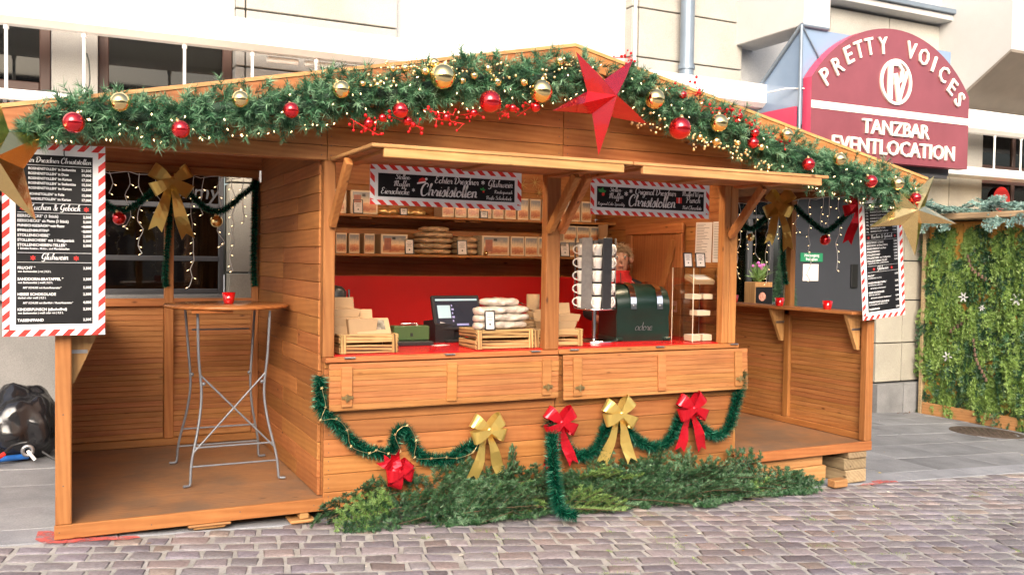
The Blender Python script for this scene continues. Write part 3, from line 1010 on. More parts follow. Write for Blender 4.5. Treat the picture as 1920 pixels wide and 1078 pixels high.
# ================================================================ MARKET STALL
BOOTH_LAMP = 110.0
X1, X2, W, D = 1.51, 4.77, 6.30, 2.10
ZF, ZC, ZL = 0.08, 0.965, 2.20
RIDGE, EAVE, RS = (3.15, 3.03), -0.3, 0.208
stall = empty('market_stall', (0, 0, 0), 'honey brown wooden Christmas market stall with gabled front and open side bays', 'market stall')
rp_ = random.Random(21)
def plank(name, x0, x1, y0, y1, z0, z1, mat, parent=stall, c=0.004, label=None):
    b = MB()
    b.cbox(x0, x1, y0, y1, z0, z1, min(c, 0.45 * min(x1 - x0, y1 - y0, z1 - z0)))
    return b.build(name, M[mat] if isinstance(mat, str) else mat, parent, label=label)
def j():
    return rp_.uniform(-0.0015, 0.0015)

# floors
plank('floor_board', 0.0, X1 + 0.02, 0.03, D, 0.02, ZF - 0.003, 'floor_board')
plank('floor_board', X2, W, 0.03, D, 0.02, ZF - 0.003, 'floor_board')
plank('floor_board', X1 + 0.021, X2 - 0.001, 0.04, D, 0.02, ZF - 0.003, 'floor_board')
plank('floor_edging', -0.005, X1 + 0.005, 0.0, 0.029, 0.0, ZF, 'wood_x')
plank('floor_edging', X2 + 0.03, W + 0.005, 0.0, 0.029, 0.0, ZF, 'wood_x')
plank('floor_joist', 0.02, W - 0.02, 0.32, 0.4, -0.055, 0.019, 'wood_x')
plank('floor_joist', 0.02, W - 0.02, 1.7, 1.78, -0.055, 0.019, 'wood_x')

# front wall of the booth under the counter, two panels of tongue-and-groove boards
for (xa, xb) in ((X1, 3.166), (3.172, X2)):
    z = 0.0
    while z < 0.93:
        z1 = min(z + 0.112, 0.935)
        plank('plank', xa, xb, 0.0 + j(), 0.022, z + 0.0012, z1 - 0.0012, 'wood_x')
        z = z1
q = MB(); q.box(X1 + 0.003, X2 - 0.003, 0.023, 0.04, 0.0, 0.93); q.build('front_backing', M['wood_x'], stall)
# counter ledge and red counter
plank('counter_ledge', X1 - 0.005, 3.163, -0.045, 0.045, 0.936, ZC, 'wood_x')
plank('counter_ledge', 3.169, X2 + 0.01, -0.045, 0.045, 0.936, ZC, 'wood_x')
q = MB(); q.cbox(X1 + 0.03, X2 - 0.06, 0.046, 1.0, 0.935, 0.972, 0.005); q.build('counter_top', M['red_counter'], stall)

# posts
for (xa, xb, ya, yb, za, zb) in ((0.0, 0.083, 0.0, 0.07, ZF + 0.001, ZL + 0.02), (W - 0.085, W, 0.0, 0.07, ZF + 0.001, ZL + 0.02),
                                 (0.0, 0.07, D - 0.07, D, ZF, ZL + 0.15), (W - 0.07, W, D - 0.07, D, ZF, ZL + 0.15),
                                 (X1 - 0.012, X1 + 0.062, 0.0, 0.075, ZC + 0.001, ZL - 0.001), (3.08, 3.19, 0.0, 0.08, ZC + 0.001, ZL - 0.001),
                                 (4.645, 4.707, 0.0, 0.075, ZC + 0.001, ZL - 0.001), (4.711, X2 + 0.012, 0.0, 0.075, ZC + 0.001, ZL - 0.001)):
    plank('post', xa, xb, ya, yb, za, zb, 'wood_z', c=0.006)
plank('corner_trim', X2 - 0.002, X2 + 0.028, -0.004, 0.06, ZF + 0.001, 0.93, 'wood_z')
# side walls of the booth, boards running back
for (xa, xb) in ((X1 - 0.022, X1), ):
    z = ZF
    while z < ZL:
        z1 = min(z + 0.113, ZL)
        for (ya, yb) in ((0.078, 1.12), (1.122, D - 0.02)) if rp_.random() < 0.5 else ((0.078, 0.66), (0.662, D - 0.02)):
            plank('plank', xa + j(), xb, ya, yb, z + 0.0011, z1 - 0.0011, 'wood_y')
        z = z1
q = MB(); q.box(X1 + 0.001, X1 + 0.018, 0.078, D - 0.02, ZF, ZL + 0.3); q.build('side_backing', M['wood_y'], stall)
for (xa, xb) in ((X2 - 0.02, X2 + 0.002), ):
    z = ZF
    while z < ZL + 0.2:
        z1 = z + 0.113
        plank('plank', xa + j(), xb + j(), 0.078, D - 0.02, z + 0.0011, z1 - 0.0011, 'wood_y')
        z = z1
q = MB(); q.box(X2 + 0.0045, X2 + 0.016, 0.078, D - 0.02, ZF, ZL + 0.3); q.build('side_backing', M['wood_y'], stall)
q = MB(); q.box(X1 + 0.02, X2 - 0.022, D - 0.0045, D + 0.012, ZF, ZL + 0.12); q.build('back_backing', M['wood_x'], stall)
# Z-braced door inside the booth, in its right side wall
dm = MB(); dm.cbox(X2 - 0.05, X2 - 0.024, 0.62, 1.45, ZF + 0.02, 1.92, 0.004)
sd = dm.build('side_door', M['wood_z'], stall)
for bx in ((0.60, 1.47, 1.84, 1.93), (0.60, 1.47, 0.12, 0.21), (1.37, 1.46, 0.215, 1.835), (0.61, 0.70, 0.215, 1.835)):
    plank('ledge_board', X2 - 0.072, X2 - 0.0505, *bx, 'wood_y' if bx[1] - bx[0] > 0.3 else 'wood_z', sd)
b = MB()
dv = Vector((0, 0.66, -1.55)); L_ = dv.length
Mx = Matrix.Translation((X2 - 0.061, 1.035, 1.02)) @ Matrix.Rotation(math.atan2(0.64, 1.58), 4, 'X')
b.cbox(-0.01, 0.01, -0.04, 0.04, -0.82, 0.82, 0.004, M=Mx)
b.build('brace', M['wood_z'], sd)

# back walls
z = ZF
while z < ZL + 0.12:                                         # booth back, behind shelves
    z1 = z + 0.113
    plank('plank', X1 + 0.02, X2 - 0.022, D - 0.03 + j(), D - 0.005, z + 0.0011, z1 - 0.0011, 'wood_x')
    z = z1
z = ZF
while z < ZL - 0.9:
    z1 = min(z + 0.113, 1.2)
    plank('plank', X2 + 0.005, W - 0.075, D - 0.03 + j(), D - 0.005, z + 0.0011, z1 - 0.0011, 'wood_x')
    z = z1
    if z >= 1.2:
        break
q = MB(); q.box(X1 + 0.05, X2 - 0.06, D - 0.044, D - 0.032, 0.3, 1.435); q.build('red_back_panel', M['red_panel'], stall)
for (xa, xb) in ((0.072, 0.755), (0.828, X1 - 0.024)):       # left bay: fine slats below the window opening
    z = ZF + 0.06
    while z < 1.185:
        z1 = min(z + 0.0425, 1.188)
        plank('slat', xa, xb, D - 0.02 + j(), D - 0.004, z + 0.0008, z1 - 0.0008, 'slat_x', c=0.003)
        z = z1
q = MB(); q.box(0.05, X1 - 0.03, D - 0.0035, D + 0.01, ZF, 1.19); q.build('back_backing', M['slat_x'], stall)
plank('rail', 0.0, X1 - 0.024, D - 0.055, D - 0.003, ZF, ZF + 0.058, 'wood_x')
plank('rail', 0.0, X1 - 0.024, D - 0.065, D - 0.003, 1.19, 1.25, 'wood_x')
plank('rail', 0.0, X1 - 0.024, D - 0.065, D - 0.003, 2.235, 2.3, 'wood_x')
plank('post', 0.757, 0.826, D - 0.07, D - 0.0032, ZF + 0.06, 2.234, 'wood_z')
plank('post', X1 - 0.075, X1 - 0.0245, D - 0.068, D - 0.0035, ZF + 0.06, 2.234, 'wood_z')
plank('rail', X2 + 0.005, W - 0.075, D - 0.065, D - 0.003, 1.2, 1.26, 'wood_x')
plank('rail', X2 + 0.005, W - 0.075, D - 0.065, D - 0.003, 2.235, 2.3, 'wood_x')

# outer side walls: slats up to the shelf, window opening above
for side in (0, 1):
    xa, xb = ((0.02, 0.036) if side == 0 else (W - 0.036, W - 0.02))
    for (ya, yb) in ((0.072, 0.955), (1.03, D - 0.072)):
        z = ZF + 0.06
        while z < 1.1:
            z1 = min(z + 0.0425, 1.105)
            plank('slat', xa + j(), xb + j(), ya, yb, z + 0.0008, z1 - 0.0008, 'slat_y', c=0.003)
            z = z1
    xo = (0.004, 0.019) if side == 0 else (W - 0.019, W - 0.004)
    q = MB(); q.box(xo[0], xo[1], 0.072, D - 0.072, ZF, 1.1); q.build('side_backing', M['slat_y'], stall)
    xp = (0.004, 0.065) if side == 0 else (W - 0.065, W - 0.004)
    plank('post', *xp, 0.957, 1.028, ZF + 0.06, ZL + 0.05, 'wood_z')
    plank('rail', *xp, 0.071, D - 0.071, ZF, ZF + 0.058, 'wood_y')
    plank('rail', *xp, 0.071, D - 0.071, 1.106, 1.168, 'wood_y')
    plank('rail', *xp, 0.071, D - 0.071, 2.205, 2.27, 'wood_y')
    xs_ = (0.005, 0.25) if side == 0 else (W - 0.25, W - 0.005)
    plank('shelf_board', *xs_, 0.02, D - 0.1, 1.17, 1.195, 'wood_y')
    for yb_ in (0.1, 1.03):                                  # triangular brackets
        q = MB()
        x_in = xs_[1] - 0.02 if side == 0 else xs_[0] + 0.02
        x_w = xp[1] if side == 0 else xp[0]
        tri = [(x_w, 0.86), (x_in, 1.17), (x_w, 1.17)] if side == 0 else [(x_w, 0.86), (x_w, 1.17), (x_in, 1.17)]
        x_c = x_w + (0.03 if side == 0 else -0.03)
        poly = [(x_w, 0.86), (x_c, 0.86), (x_in, 1.168), (x_w, 1.168)]
        if side == 1:
            poly = poly[::-1]
        q.prism(poly, yb_, yb_ + 0.035)
        br = q.build('bracket', M['pale_z'], stall)
        h_ = MB()
        h_.box(x_w - 0.001, x_w + (0.1 if side == 0 else -0.1), yb_ - 0.004, yb_ - 0.0005, 1.03, 1.05) if side == 0 else h_.box(x_w - 0.1, x_w + 0.001, yb_ - 0.004, yb_ - 0.0005, 1.03, 1.05)
        h_.build('hinge', M['steel'], br)

# gable: boards above the openings, four panels
def roof_z(x):
    return RIDGE[1] - RS * abs(x - RIDGE[0])
for (xa, xb) in ((0.0, X1 + 0.003), (X1 + 0.008, 3.196), (3.201, 4.81), (4.815, W)):
    z = ZL
    k_ = 0
    while True:
        z1 = z + (0.09 if k_ == 0 else 0.118)
        # clip the board under the sloping roof
        xl, xr = xa, xb
        poly = []
        N = 14
        top = []
        for i in range(N + 1):
            x_ = xl + (xr - xl) * i / N
            top.append((x_, min(z1 - 0.002, roof_z(x_) - 0.02)))
        top = [p for p in top if p[1] > z + 0.012]
        if len(top) < 2:
            break
        y_ = j()
        poly = [(top[0][0], z + 0.002), (top[-1][0], z + 0.002)] + top[::-1]
        q = MB(); q.prism(poly, 0.0 + y_, 0.022)
        q.build('plank', M['wood_x'], stall)
        z = z1
        k_ += 1
def gable_poly(zlow):
    return [(0.0, zlow), (W, zlow), (W, roof_z(W) - 0.03), (RIDGE[0], RIDGE[1] - 0.03), (0.0, roof_z(0) - 0.03)]
q = MB(); q.prism(gable_poly(ZL + 0.001), 0.0225, 0.04); q.build('gable_backing', M['wood_x'], stall)
q = MB(); q.prism(gable_poly(2.3), D - 0.03, D - 0.006); q.build('gable_backing', M['wood_x'], stall)
plank('lintel', 0.0, X1 - 0.012, 0.041, 0.11, ZL + 0.002, ZL + 0.1, 'wood_x')
plank('lintel', X1 - 0.011, X2 + 0.011, 0.041, 0.11, ZL + 0.0, ZL + 0.1, 'wood_x')
plank('lintel', X2 + 0.012, W, 0.041, 0.11, ZL + 0.002, ZL + 0.1, 'wood_x')

# roof: two slopes of boards running down, edged by barge boards
for s in (-1, 1):
    run = (RIDGE[0] - EAVE)
    n_ = 10
    for i in range(12):
        ya = -0.2 + i * 0.225
        yb = ya + 0.223
        p = [(RIDGE[0], RIDGE[1]), (RIDGE[0] + s * run, RIDGE[1] - RS * run), (RIDGE[0] + s * run, RIDGE[1] - RS * run - 0.024), (RIDGE[0], RIDGE[1] - 0.024)]
        if s > 0:
            p = p[::-1]
        q = MB(); q.prism(p[::-1] if False else p, ya, yb)
        q.build('roof_board', M['wood_x'], stall)
    e = 0.012
    p = [(RIDGE[0], RIDGE[1] + e), (RIDGE[0] + s * (run + 0.01), RIDGE[1] + e - RS * (run + 0.01)), (RIDGE[0] + s * (run + 0.01), RIDGE[1] + e - 0.115 - RS * (run + 0.01)), (RIDGE[0], RIDGE[1] + e - 0.115)]
    p = p if s < 0 else p[::-1]
    q = MB(); q.prism(p, -0.228, -0.202); q.build('barge_board', M['wood_x'], stall)
    p2 = [(RIDGE[0], RIDGE[1] + 0.036), (RIDGE[0] + s * (run + 0.02), RIDGE[1] + 0.036 - RS * (run + 0.02)), (RIDGE[0] + s * (run + 0.02), RIDGE[1] + 0.014 - RS * (run + 0.02)), (RIDGE[0], RIDGE[1] + 0.014)]
    p2 = p2 if s < 0 else p2[::-1]
    q = MB(); q.prism(p2, -0.236, D + 0.4); q.build('roof_covering', M['pale_x'], stall)

# raised flap awnings (> board, battens, end rails) and their braces
def awning(xa, xb):
    a = MB()
    a.cbox(xa, xb, -0.86, -0.002, 2.196, 2.217, 0.004)
    aw = a.build('awning_flap', M['pale_x'], stall)
    plank('front_batten', xa + 0.07, xb - 0.06, -0.855, -0.825, 2.145, 2.1955, 'pale_x', aw)
    for x_ in (xa + 0.075, (xa + xb) / 2, xb - 0.16):
        plank('batten', x_, x_ + 0.085, -0.823, -0.04, 2.17, 2.1955, 'wood_y', aw)
    z0 = -0.82
    for i in range(7):
        plank('slat', xa + 0.02, xb - 0.02, -0.815 + i * 0.11, -0.815 + i * 0.11 + 0.104, 2.189, 2.1955, 'wood_x', aw, c=0.002)
awning(1.535, 3.215)
awning(3.225, 4.855)
for x_ in (1.548, 3.095, 3.19, 4.70):
    b = MB()
    p0, p1 = Vector((x_, -0.008, 1.80)), Vector((x_, -0.37, 2.165))
    dv = p1 - p0
    Mx = Matrix.Translation((p0 + p1) / 2) @ Matrix.Rotation(math.atan2(-dv.y, dv.z), 4, 'X')
    b.cbox(-0.022, 0.022, -0.03, 0.03, -dv.length / 2, dv.length / 2, 0.004, M=Mx)
    b.build('brace', M['wood_z'], stall)

# hanging counter flaps (> slats, battens, latches, hinges)
def flap(xa, xb, zt, zb, tilt, hinge_xs, latch_xs):
    f = empty('counter_flap', (xa, -0.05, zt))
    f.parent = stall
    f.rotation_euler = (-tilt, 0, 0)
    w, h = xb - xa, zt - zb
    q = MB(); q.box(0.005, w - 0.005, -0.008, 0.004, -h + 0.004, -0.004); q.build('flap_board', M['slat_x'], f)
    z = 0.0
    while z < h - 0.005:
        z1 = min(z + 0.0365, h)
        plank('slat', 0, w, -0.017 + j(), -0.0085, -z1 + 0.0006, -z - 0.0006, 'slat_x', f, c=0.0022)
        z = z1
    for bx in (0.075, w * 0.5 - 0.03, w - 0.135):
        plank('batten', bx, bx + 0.07, -0.034, -0.0185, -h + 0.025, -0.02, 'slat_x', f, c=0.003)
    for lx in latch_xs:
        la = MB()
        la.cbox(lx, lx + 0.075, -0.042, -0.0345, -h + 0.075, -h + 0.095, 0.002)
        la.cbox(lx + 0.02, lx + 0.05, -0.05, -0.0425, -h + 0.068, -h + 0.102, 0.003)
        la.tube([(lx + 0.03, -0.055, -h + 0.06), (lx + 0.03, -0.055, -h + 0.11)], 0.005, 6)
        la.build('latch', M['brass'], f)
    for hx in hinge_xs:
        hh = MB()
        hh.cbox(hx, hx + 0.07, -0.004, 0.03, 0.0335, 0.0365, 0.001)
        hh.tube([(hx, -0.006, 0.034), (hx + 0.07, -0.006, 0.034)], 0.006, 8)
        hh.build('hinge', M['steel'], f)
    return f
flap(1.522, 3.155, 0.932, 0.635, 0.0, (0.1, 0.78, 1.42), (0.075, 1.5))
flap(3.19, 4.845, 0.932, 0.615, 0.05, (0.06, 0.8, 1.5), (0.085, 1.52))

# shelves on the back wall
shelf_w = 0.36
plank('shelf_board', 1.6, X2 - 0.03, D - 0.042 - shelf_w, D - 0.046, 1.935, 1.957, 'wood_x')
plank('shelf_board', 1.6, X2 - 0.03, D - 0.042 - shelf_w, D - 0.046, 1.607, 1.63, 'wood_x')
for x_ in (2.25, 3.1, 3.25, 4.1):
    for z_ in (1.92, 1.592):
        plank('shelf_batten', x_, x_ + 0.11, D - 0.36, D - 0.05, z_, z_ + 0.0145, 'wood_y')

# timbers the stall stands on
def block(x0, x1, y0, y1, z0, z1, label, mat='timber'):
    b = MB(); b.cbox(0, x1 - x0, 0, y1 - y0, 0, z1 - z0, 0.008)
    o = b.build('timber_block', M[mat], None, loc=(x0, y0, z0))
    tag(o, label, 'timber block', 'timbers under the stall')
block(6.03, 6.27, 0.02, 0.75, gz(6.15) + 0.012, gz(6.15) + 0.122, 'lowest timber of the stack under the far front corner of the stall')
block(6.02, 6.28, 0.03, 0.75, gz(6.15) + 0.123, gz(6.15) + 0.222, 'dark ended middle timber of the stack under the far front corner')
block(6.05, 6.26, 0.01, 0.75, gz(6.15) + 0.223, -0.001, 'thin topmost timber of the stack under the far front corner')
block(5.0, 5.83, 0.05, 0.16, gz(5.4) + 0.02, -0.1, 'long pale timber lying under the right bay floor, half hidden by fir', 'pale_x')
block(5.05, 5.8, 0.06, 0.18, -0.099, -0.001, 'pale board packed between long timber and the right bay floor', 'pale_x')
block(5.78, 5.93, -0.1, -0.01, gz(5.85) + 0.01, gz(5.85) + 0.075, 'small pale wood offcut lying on the cobbles at the end of the fir branches', 'pale_x')
block(0.73, 0.92, 0.0, 0.16, gz(0.8) + 0.012, -0.018, 'small flat wood offcut wedged under the left bay floor', 'pale_x')
block(0.7, 0.95, -0.01, 0.15, -0.0175, -0.002, 'thin shim board on top of the offcut under the left bay floor', 'pale_x')
block(1.3, 1.46, -0.02, 0.14, gz(1.4) + 0.012, gz(1.4) + 0.032, 'flat wood shim on the ground at the booth corner beside the fir', 'pale_x')
block(1.36, 1.42, -0.01, 0.1, gz(1.4) + 0.033, -0.002, 'small upright wood wedge standing on the shim at the booth corner', 'pale_x')

# strip lights on the inner side of the booth lintel: they throw the shelf shadows on the red panel
for i, x_ in enumerate((2.35, 3.95)):
    t = empty('strip_light', (x_, 0.17, 2.3), 'white strip light behind the lintel inside the booth, above the %s opening' % ('near' if i == 0 else 'far'), 'lamp')
    b = MB(); b.cbox(-0.3, 0.3, -0.03, 0.03, 0.0, 0.03, 0.004); b.build('housing', M['white_metal'], t)
    b = MB(); b.tube([(-0.28, 0, -0.015), (0.28, 0, -0.015)], 0.013, 10); b.build('tube', plain('lit_tube', (1, 0.9, 0.75), 0.3, emit=(1.0, 0.78, 0.52), estr=BOOTH_LAMP), t)

# nail heads along the board ends
q = MB()
def nail(x, y, z):
    q.lathe([(0.001, 0.0008), (0.0035, 0.0005), (0.004, -0.0005)], 6, M=Matrix.Translation((x, y, z)) @ Matrix.Rotation(PI / 2, 4, 'X'))
for xe in (0.03, 1.48, 1.54, 3.165, 3.235, 4.78, 4.85, 6.26):
    z = ZL + 0.03
    while z < roof_z(xe) - 0.06:
        nail(xe, -0.0022, z)
        z += 0.059
for xe in (1.54, 3.135, 3.205, 4.73):
    z = 0.03
    while z < 0.6:
        nail(xe, -0.0022, z)
        z += 0.056
for xe, zz in ((0.04, (0.3, 0.7)), (6.26, (0.3, 0.7)), (0.02, (0.04,)), (0.5, (0.03,)), (1.0, (0.05,)), (1.45, (0.04,))):
    for z in zz:
        nail(xe, -0.0006, z)
q.build('nails', M['dark_frame'], stall, kind='stuff')
# ================================================================ FOLIAGE AND DECORATIONS
def frame_at(T):
    up = np.tile(np.array([0.0, 0.0, 1.0]), (len(T), 1))
    A = unit(np.cross(T, up))
    return A, np.cross(A, T)

def garland_needles(path, per_m, twig, nper, nlen, nw, rscale=1.0):
    """sprigs of needles bristling from a path of (x,y,z,radius)"""
    P = smooth_path(path, 0.01)
    seg = np.linalg.norm(np.diff(P[:, :3], axis=0), axis=1)
    n = int(seg.sum() * per_m)
    idx = RNG.integers(1, len(P) - 1, n)
    T = unit(P[idx + 1, :3] - P[idx - 1, :3])
    A, B = frame_at(T)
    th = RNG.uniform(0, 2 * PI, n)
    rad = A * np.cos(th)[:, None] + B * np.sin(th)[:, None]
    r = P[idx, 3] * rscale
    base = P[idx, :3] + rad * (r * RNG.uniform(0.1, 0.72, n))[:, None]
    dirs = unit(rad * RNG.uniform(0.5, 1.0, n)[:, None] + T * RNG.normal(0, 0.75, n)[:, None] + RNG.normal(0, 0.25, (n, 3)) + np.array([0, -0.15, -0.1]))
    tl = np.minimum(twig, r * 0.75) * RNG.uniform(0.7, 1.25, n)
    t = RNG.uniform(0.1, 1.05, (n, nper))
    Pn = base[:, None] + dirs[:, None] * (t * tl[:, None])[..., None]
    rnd = RNG.normal(size=(n, nper, 3))
    side = unit(np.cross(dirs[:, None], rnd))
    Dn = unit(side * 0.8 + dirs[:, None] * RNG.uniform(0.45, 1.1, (n, nper, 1)))
    Ln = nlen * RNG.uniform(0.7, 1.15, (n, nper))
    tint = np.clip(RNG.normal(0.4, 0.22, n)[:, None] + (t - 0.5) * 0.5 + RNG.normal(0, 0.08, (n, nper)), 0, 1)
    return Pn.reshape(-1, 3), Dn.reshape(-1, 3), Ln.reshape(-1), tint.reshape(-1)

GARL_L = [(-0.152,-0.27,2.225,0.049), (-0.03,-0.27,2.27,0.094), (0.121,-0.27,2.31,0.118), (0.289,-0.27,2.343,0.126), (0.462,-0.27,2.358,0.134), (0.654,-0.27,2.365,0.136), (0.854,-0.27,2.4,0.138), (1.06,-0.27,2.444,0.141), (1.273,-0.27,2.484,0.143), (1.495,-0.27,2.535,0.139), (1.724,-0.27,2.569,0.149), (1.963,-0.27,2.624,0.151), (2.21,-0.27,2.694,0.168), (2.43,-0.27,2.736,0.17), (2.657,-0.27,2.765,0.16), (2.893,-0.27,2.789,0.169), (3.137,-0.27,2.831,0.165), (3.305,-0.27,2.83,0.16)]
GARL_R = [(3.434,-0.27,2.843,0.139), (3.588,-0.27,2.792,0.156), (3.791,-0.27,2.729,0.158), (4.024,-0.27,2.666,0.161), (4.265,-0.27,2.609,0.163), (4.513,-0.27,2.55,0.166), (4.771,-0.27,2.477,0.169), (5.038,-0.27,2.401,0.172), (5.313,-0.27,2.348,0.175), (5.598,-0.27,2.301,0.178), (5.893,-0.27,2.252,0.173), (6.169,-0.27,2.209,0.158), (6.39,-0.27,2.144,0.107)]
for path, lab in ((GARL_L, 'thick green fir garland along the long roof slope from gold star to red star'), (GARL_R, 'thick green fir garland along the roof slope below the red club sign')):
    path = [(p[0], p[1] - 0.03, p[2] + 0.025 * math.sin(p[0] * 9.0), p[3] * (1 + 0.12 * math.sin(p[0] * 14))) for p in path]
    ga = empty('fir_garland', path[0][:3], lab, 'garland', 'fir garlands along the gable')
    o3 = np.array(path[0][:3])
    Pn, Dn, Ln, ti = garland_needles(path, 360, 0.085, 44, 0.052, 0.0048)
    needles('foliage', Pn - o3, Dn, Ln, 0.005, M['garland'], ga, ti)
    core = MB()
    sp_ = smooth_path(path, 0.06)
    core.tube([p[:3] - o3 for p in sp_], [p[3] * 0.3 for p in sp_], 8)
    core.build('core', M['garland_core'], ga)

# fairy lights on the garland: dark cable and lit bulbs
def bulb_at(b, p, d, s=1.0):
    d = Vector(d).normalized()
    p = Vector(p)
    b.tube([p, p + d * 0.008 * s, p + d * 0.02 * s], [0.0035 * s, 0.0045 * s, 0.001], 6, 0)
def garland_lights(path, n, lab):
    P = smooth_path(path, 0.02)
    th = RNG.uniform(0, 1, n)
    root = empty('fairy_lights', tuple(P[0][:3]), lab, 'fairy lights', 'fairy lights on the garlands')
    o3 = Vector(P[0][:3])
    bl, pts = MB(), []
    for i in range(n):
        p = P[int((i + RNG.random()) / n * (len(P) - 1))]
        a = RNG.uniform(-0.15 * PI, 1.12 * PI) if RNG.random() < 0.75 else RNG.uniform(0.95 * PI, 1.1 * PI)
        a = RNG.choice([RNG.uniform(-0.62, -0.38), RNG.uniform(-0.38, 0.15)], p=[0.55, 0.45]) * PI   # from below to the front
        rr = p[3] * RNG.uniform(0.95, 1.12)
        q = Vector((p[0], p[1] - abs(math.cos(a)) * rr, p[2] + math.sin(a) * rr)) - o3
        pts.append(q)
        bulb_at(bl, q, (RNG.normal(0, 0.4), -0.6, RNG.choice([-0.8, 0.3])), 0.78)
    bl.build('bulb', M['bulb'], root, kind='stuff')
    c = MB()
    for i in range(0, len(pts) - 6, 5):
        sub = pts[i:i + 6]
        sub = [Vector(p) + Vector((0, 0.012, 0)) for p in sub]
        c.tube(smooth_path([tuple(p) for p in sub], 0.05), 0.0022, 4)
    c.build('cable', M['wire_dark'], root, kind='stuff')
garland_lights(GARL_L, 105, 'warm lit fairy light string wound through the long garland beside the red star')
garland_lights(GARL_R, 80, 'warm lit fairy light string wound through the garland below the club sign')

# baubles (> ball, cap, loop)
def bauble_kind(mat, name):
    ball = MB(); ball.ball((0, 0, 0), 1.0, 32); me_b = ball.mesh('ball', mat)
    cap = MB(); cap.lathe([(0.001, 1.14), (0.19, 1.14), (0.2, 1.1), (0.2, 0.95)], 14); me_c = cap.mesh('cap', M['gold_satin'])
    lp = MB(); lp.tube([(0.1 * math.cos(t * PI / 6), 0, 1.22 + 0.1 * math.sin(t * PI / 6)) for t in range(13)], 0.022, 5, caps=False); me_l = lp.mesh('loop', M['gold_satin'])
    return me_b, me_c, me_l
BK = {'red': bauble_kind(M['red_metal'], 'red'), 'gold': bauble_kind(M['gold_metal'], 'gold')}
def bauble(col, p, r, label, group, parts=True):
    t = empty('bauble', p[:3], label, 'bauble', group, rot=(random.uniform(-0.5, 0.5), random.uniform(-0.5, 0.5), random.uniform(0, 6)))
    t.scale = (r, r, r)
    me_b, me_c, me_l = BK[col]
    link('ball', me_b, t)
    if parts:
        link('cap', me_c, t)
        link('loop', me_l, t)
RED_B = [(0.09,-0.36,2.273,0.055), (0.614,-0.36,2.278,0.049), (1.21,-0.36,2.432,0.046), (1.867,-0.36,2.488,0.048), (2.462,-0.36,2.593,0.071), (3.937,-0.36,2.538,0.079), (5.147,-0.36,2.359,0.049), (5.811,-0.36,2.263,0.051), (6.326,-0.36,2.154,0.044)]
RED_S = [(1.674,-0.34,2.399,0.029), (1.76,-0.34,2.437,0.026), (1.919,-0.34,2.431,0.029), (1.954,-0.34,2.411,0.02), (2.174,-0.34,2.475,0.026), (2.357,-0.34,2.516,0.027), (2.63,-0.34,2.57,0.027), (2.796,-0.34,2.591,0.035), (3.969,-0.34,2.779,0.03), (4.481,-0.34,2.675,0.027), (4.63,-0.34,2.562,0.036), (4.617,-0.34,2.487,0.043)]
GOLD_B = [(0.31,-0.36,2.398,0.051), (0.928,-0.36,2.47,0.048), (1.501,-0.36,2.578,0.053), (2.137,-0.36,2.717,0.079), (2.827,-0.36,2.694,0.076), (3.719,-0.36,2.724,0.07), (4.28,-0.36,2.603,0.065), (4.921,-0.36,2.566,0.048), (5.466,-0.36,2.415,0.05), (6.111,-0.36,2.261,0.052)]
GOLD_S = [(2.448,-0.35,2.801,0.03), (2.353,-0.35,2.748,0.027), (2.513,-0.35,2.724,0.03), (2.703,-0.35,2.742,0.028), (2.967,-0.35,2.904,0.032), (2.274,-0.35,2.707,0.023), (2.025,-0.35,2.74,0.029), (1.898,-0.35,2.746,0.026), (1.82,-0.35,2.735,0.022), (1.725,-0.35,2.627,0.022), (1.633,-0.35,2.627,0.019), (2.084,-0.35,2.795,0.033), (4.119,-0.35,2.493,0.023), (4.267,-0.35,2.473,0.031), (4.685,-0.35,2.459,0.028), (4.463,-0.35,2.475,0.023)]
for lst_, col, word, grp in ((RED_B, 'red', 'shiny red bauble', 'red baubles on the roof garland'), (GOLD_B, 'gold', 'shiny gold bauble', 'gold baubles on the roof garland'),
                             (RED_S, 'red', 'small red bauble', 'small red baubles on the roof garland'), (GOLD_S, 'gold', 'small gold bauble', 'small gold baubles on the roof garland')):
    small = 'small' in word
    order = sorted(range(len(lst_)), key=lambda i: lst_[i][0])
    for rank, i in enumerate(order):
        p = lst_[i]
        q_ = Vector(p[:3]).lerp(CAM, 0.022 if not small else 0.016)      # hung on the outside of the needles
        bauble(col, q_, p[3] * 0.98, '%s on the roof garland, %s of its kind from the big gold star' % (word, ORD[rank]), grp, not small)

# berry sprays: wired twigs with small balls
def spray(c, mat, stem_mat, lab, grp, n=14, s=0.11, down=0.0):
    t = empty('berry_spray', c, lab, 'berry spray', grp)
    st, be = MB(), MB()
    a0 = random.uniform(-0.5, 0.5) + (PI if random.random() < 0.4 else 0)
    ax = Vector((math.cos(a0), -0.3, math.sin(a0) * 0.5 - down)).normalized()
    st.tube([ax * -0.06, ax * s], 0.0022, 5)
    for i in range(n):
        f = random.uniform(-0.5, 1.0)
        b0 = ax * (s * f)
        dr_ = Vector((random.gauss(0, 1), random.gauss(0, 1) - 0.6, random.gauss(0, 1) - down)).normalized()
        e_ = b0 + dr_ * random.uniform(0.025, 0.065)
        st.tube([b0, e_], 0.0013, 4)
        be.ball(e_, random.choice([0.006, 0.008, 0.0095, 0.011]), 10)
    st.build('stem', stem_mat, t, kind='stuff')
    be.build('berries', mat, t, kind='stuff')
RED_SPRAY = [(1.599,-0.34,2.38), (1.753,-0.34,2.434), (1.854,-0.34,2.423), (2.06,-0.34,2.491), (2.131,-0.34,2.445), (2.347,-0.34,2.505), (2.588,-0.34,2.549), (2.722,-0.34,2.571), (3.45,-0.34,2.97), (3.885,-0.34,2.82), (4.039,-0.34,2.778), (4.183,-0.34,2.697), (4.303,-0.34,2.688), (4.442,-0.34,2.653), (4.578,-0.34,2.594), (4.759,-0.34,2.52)]
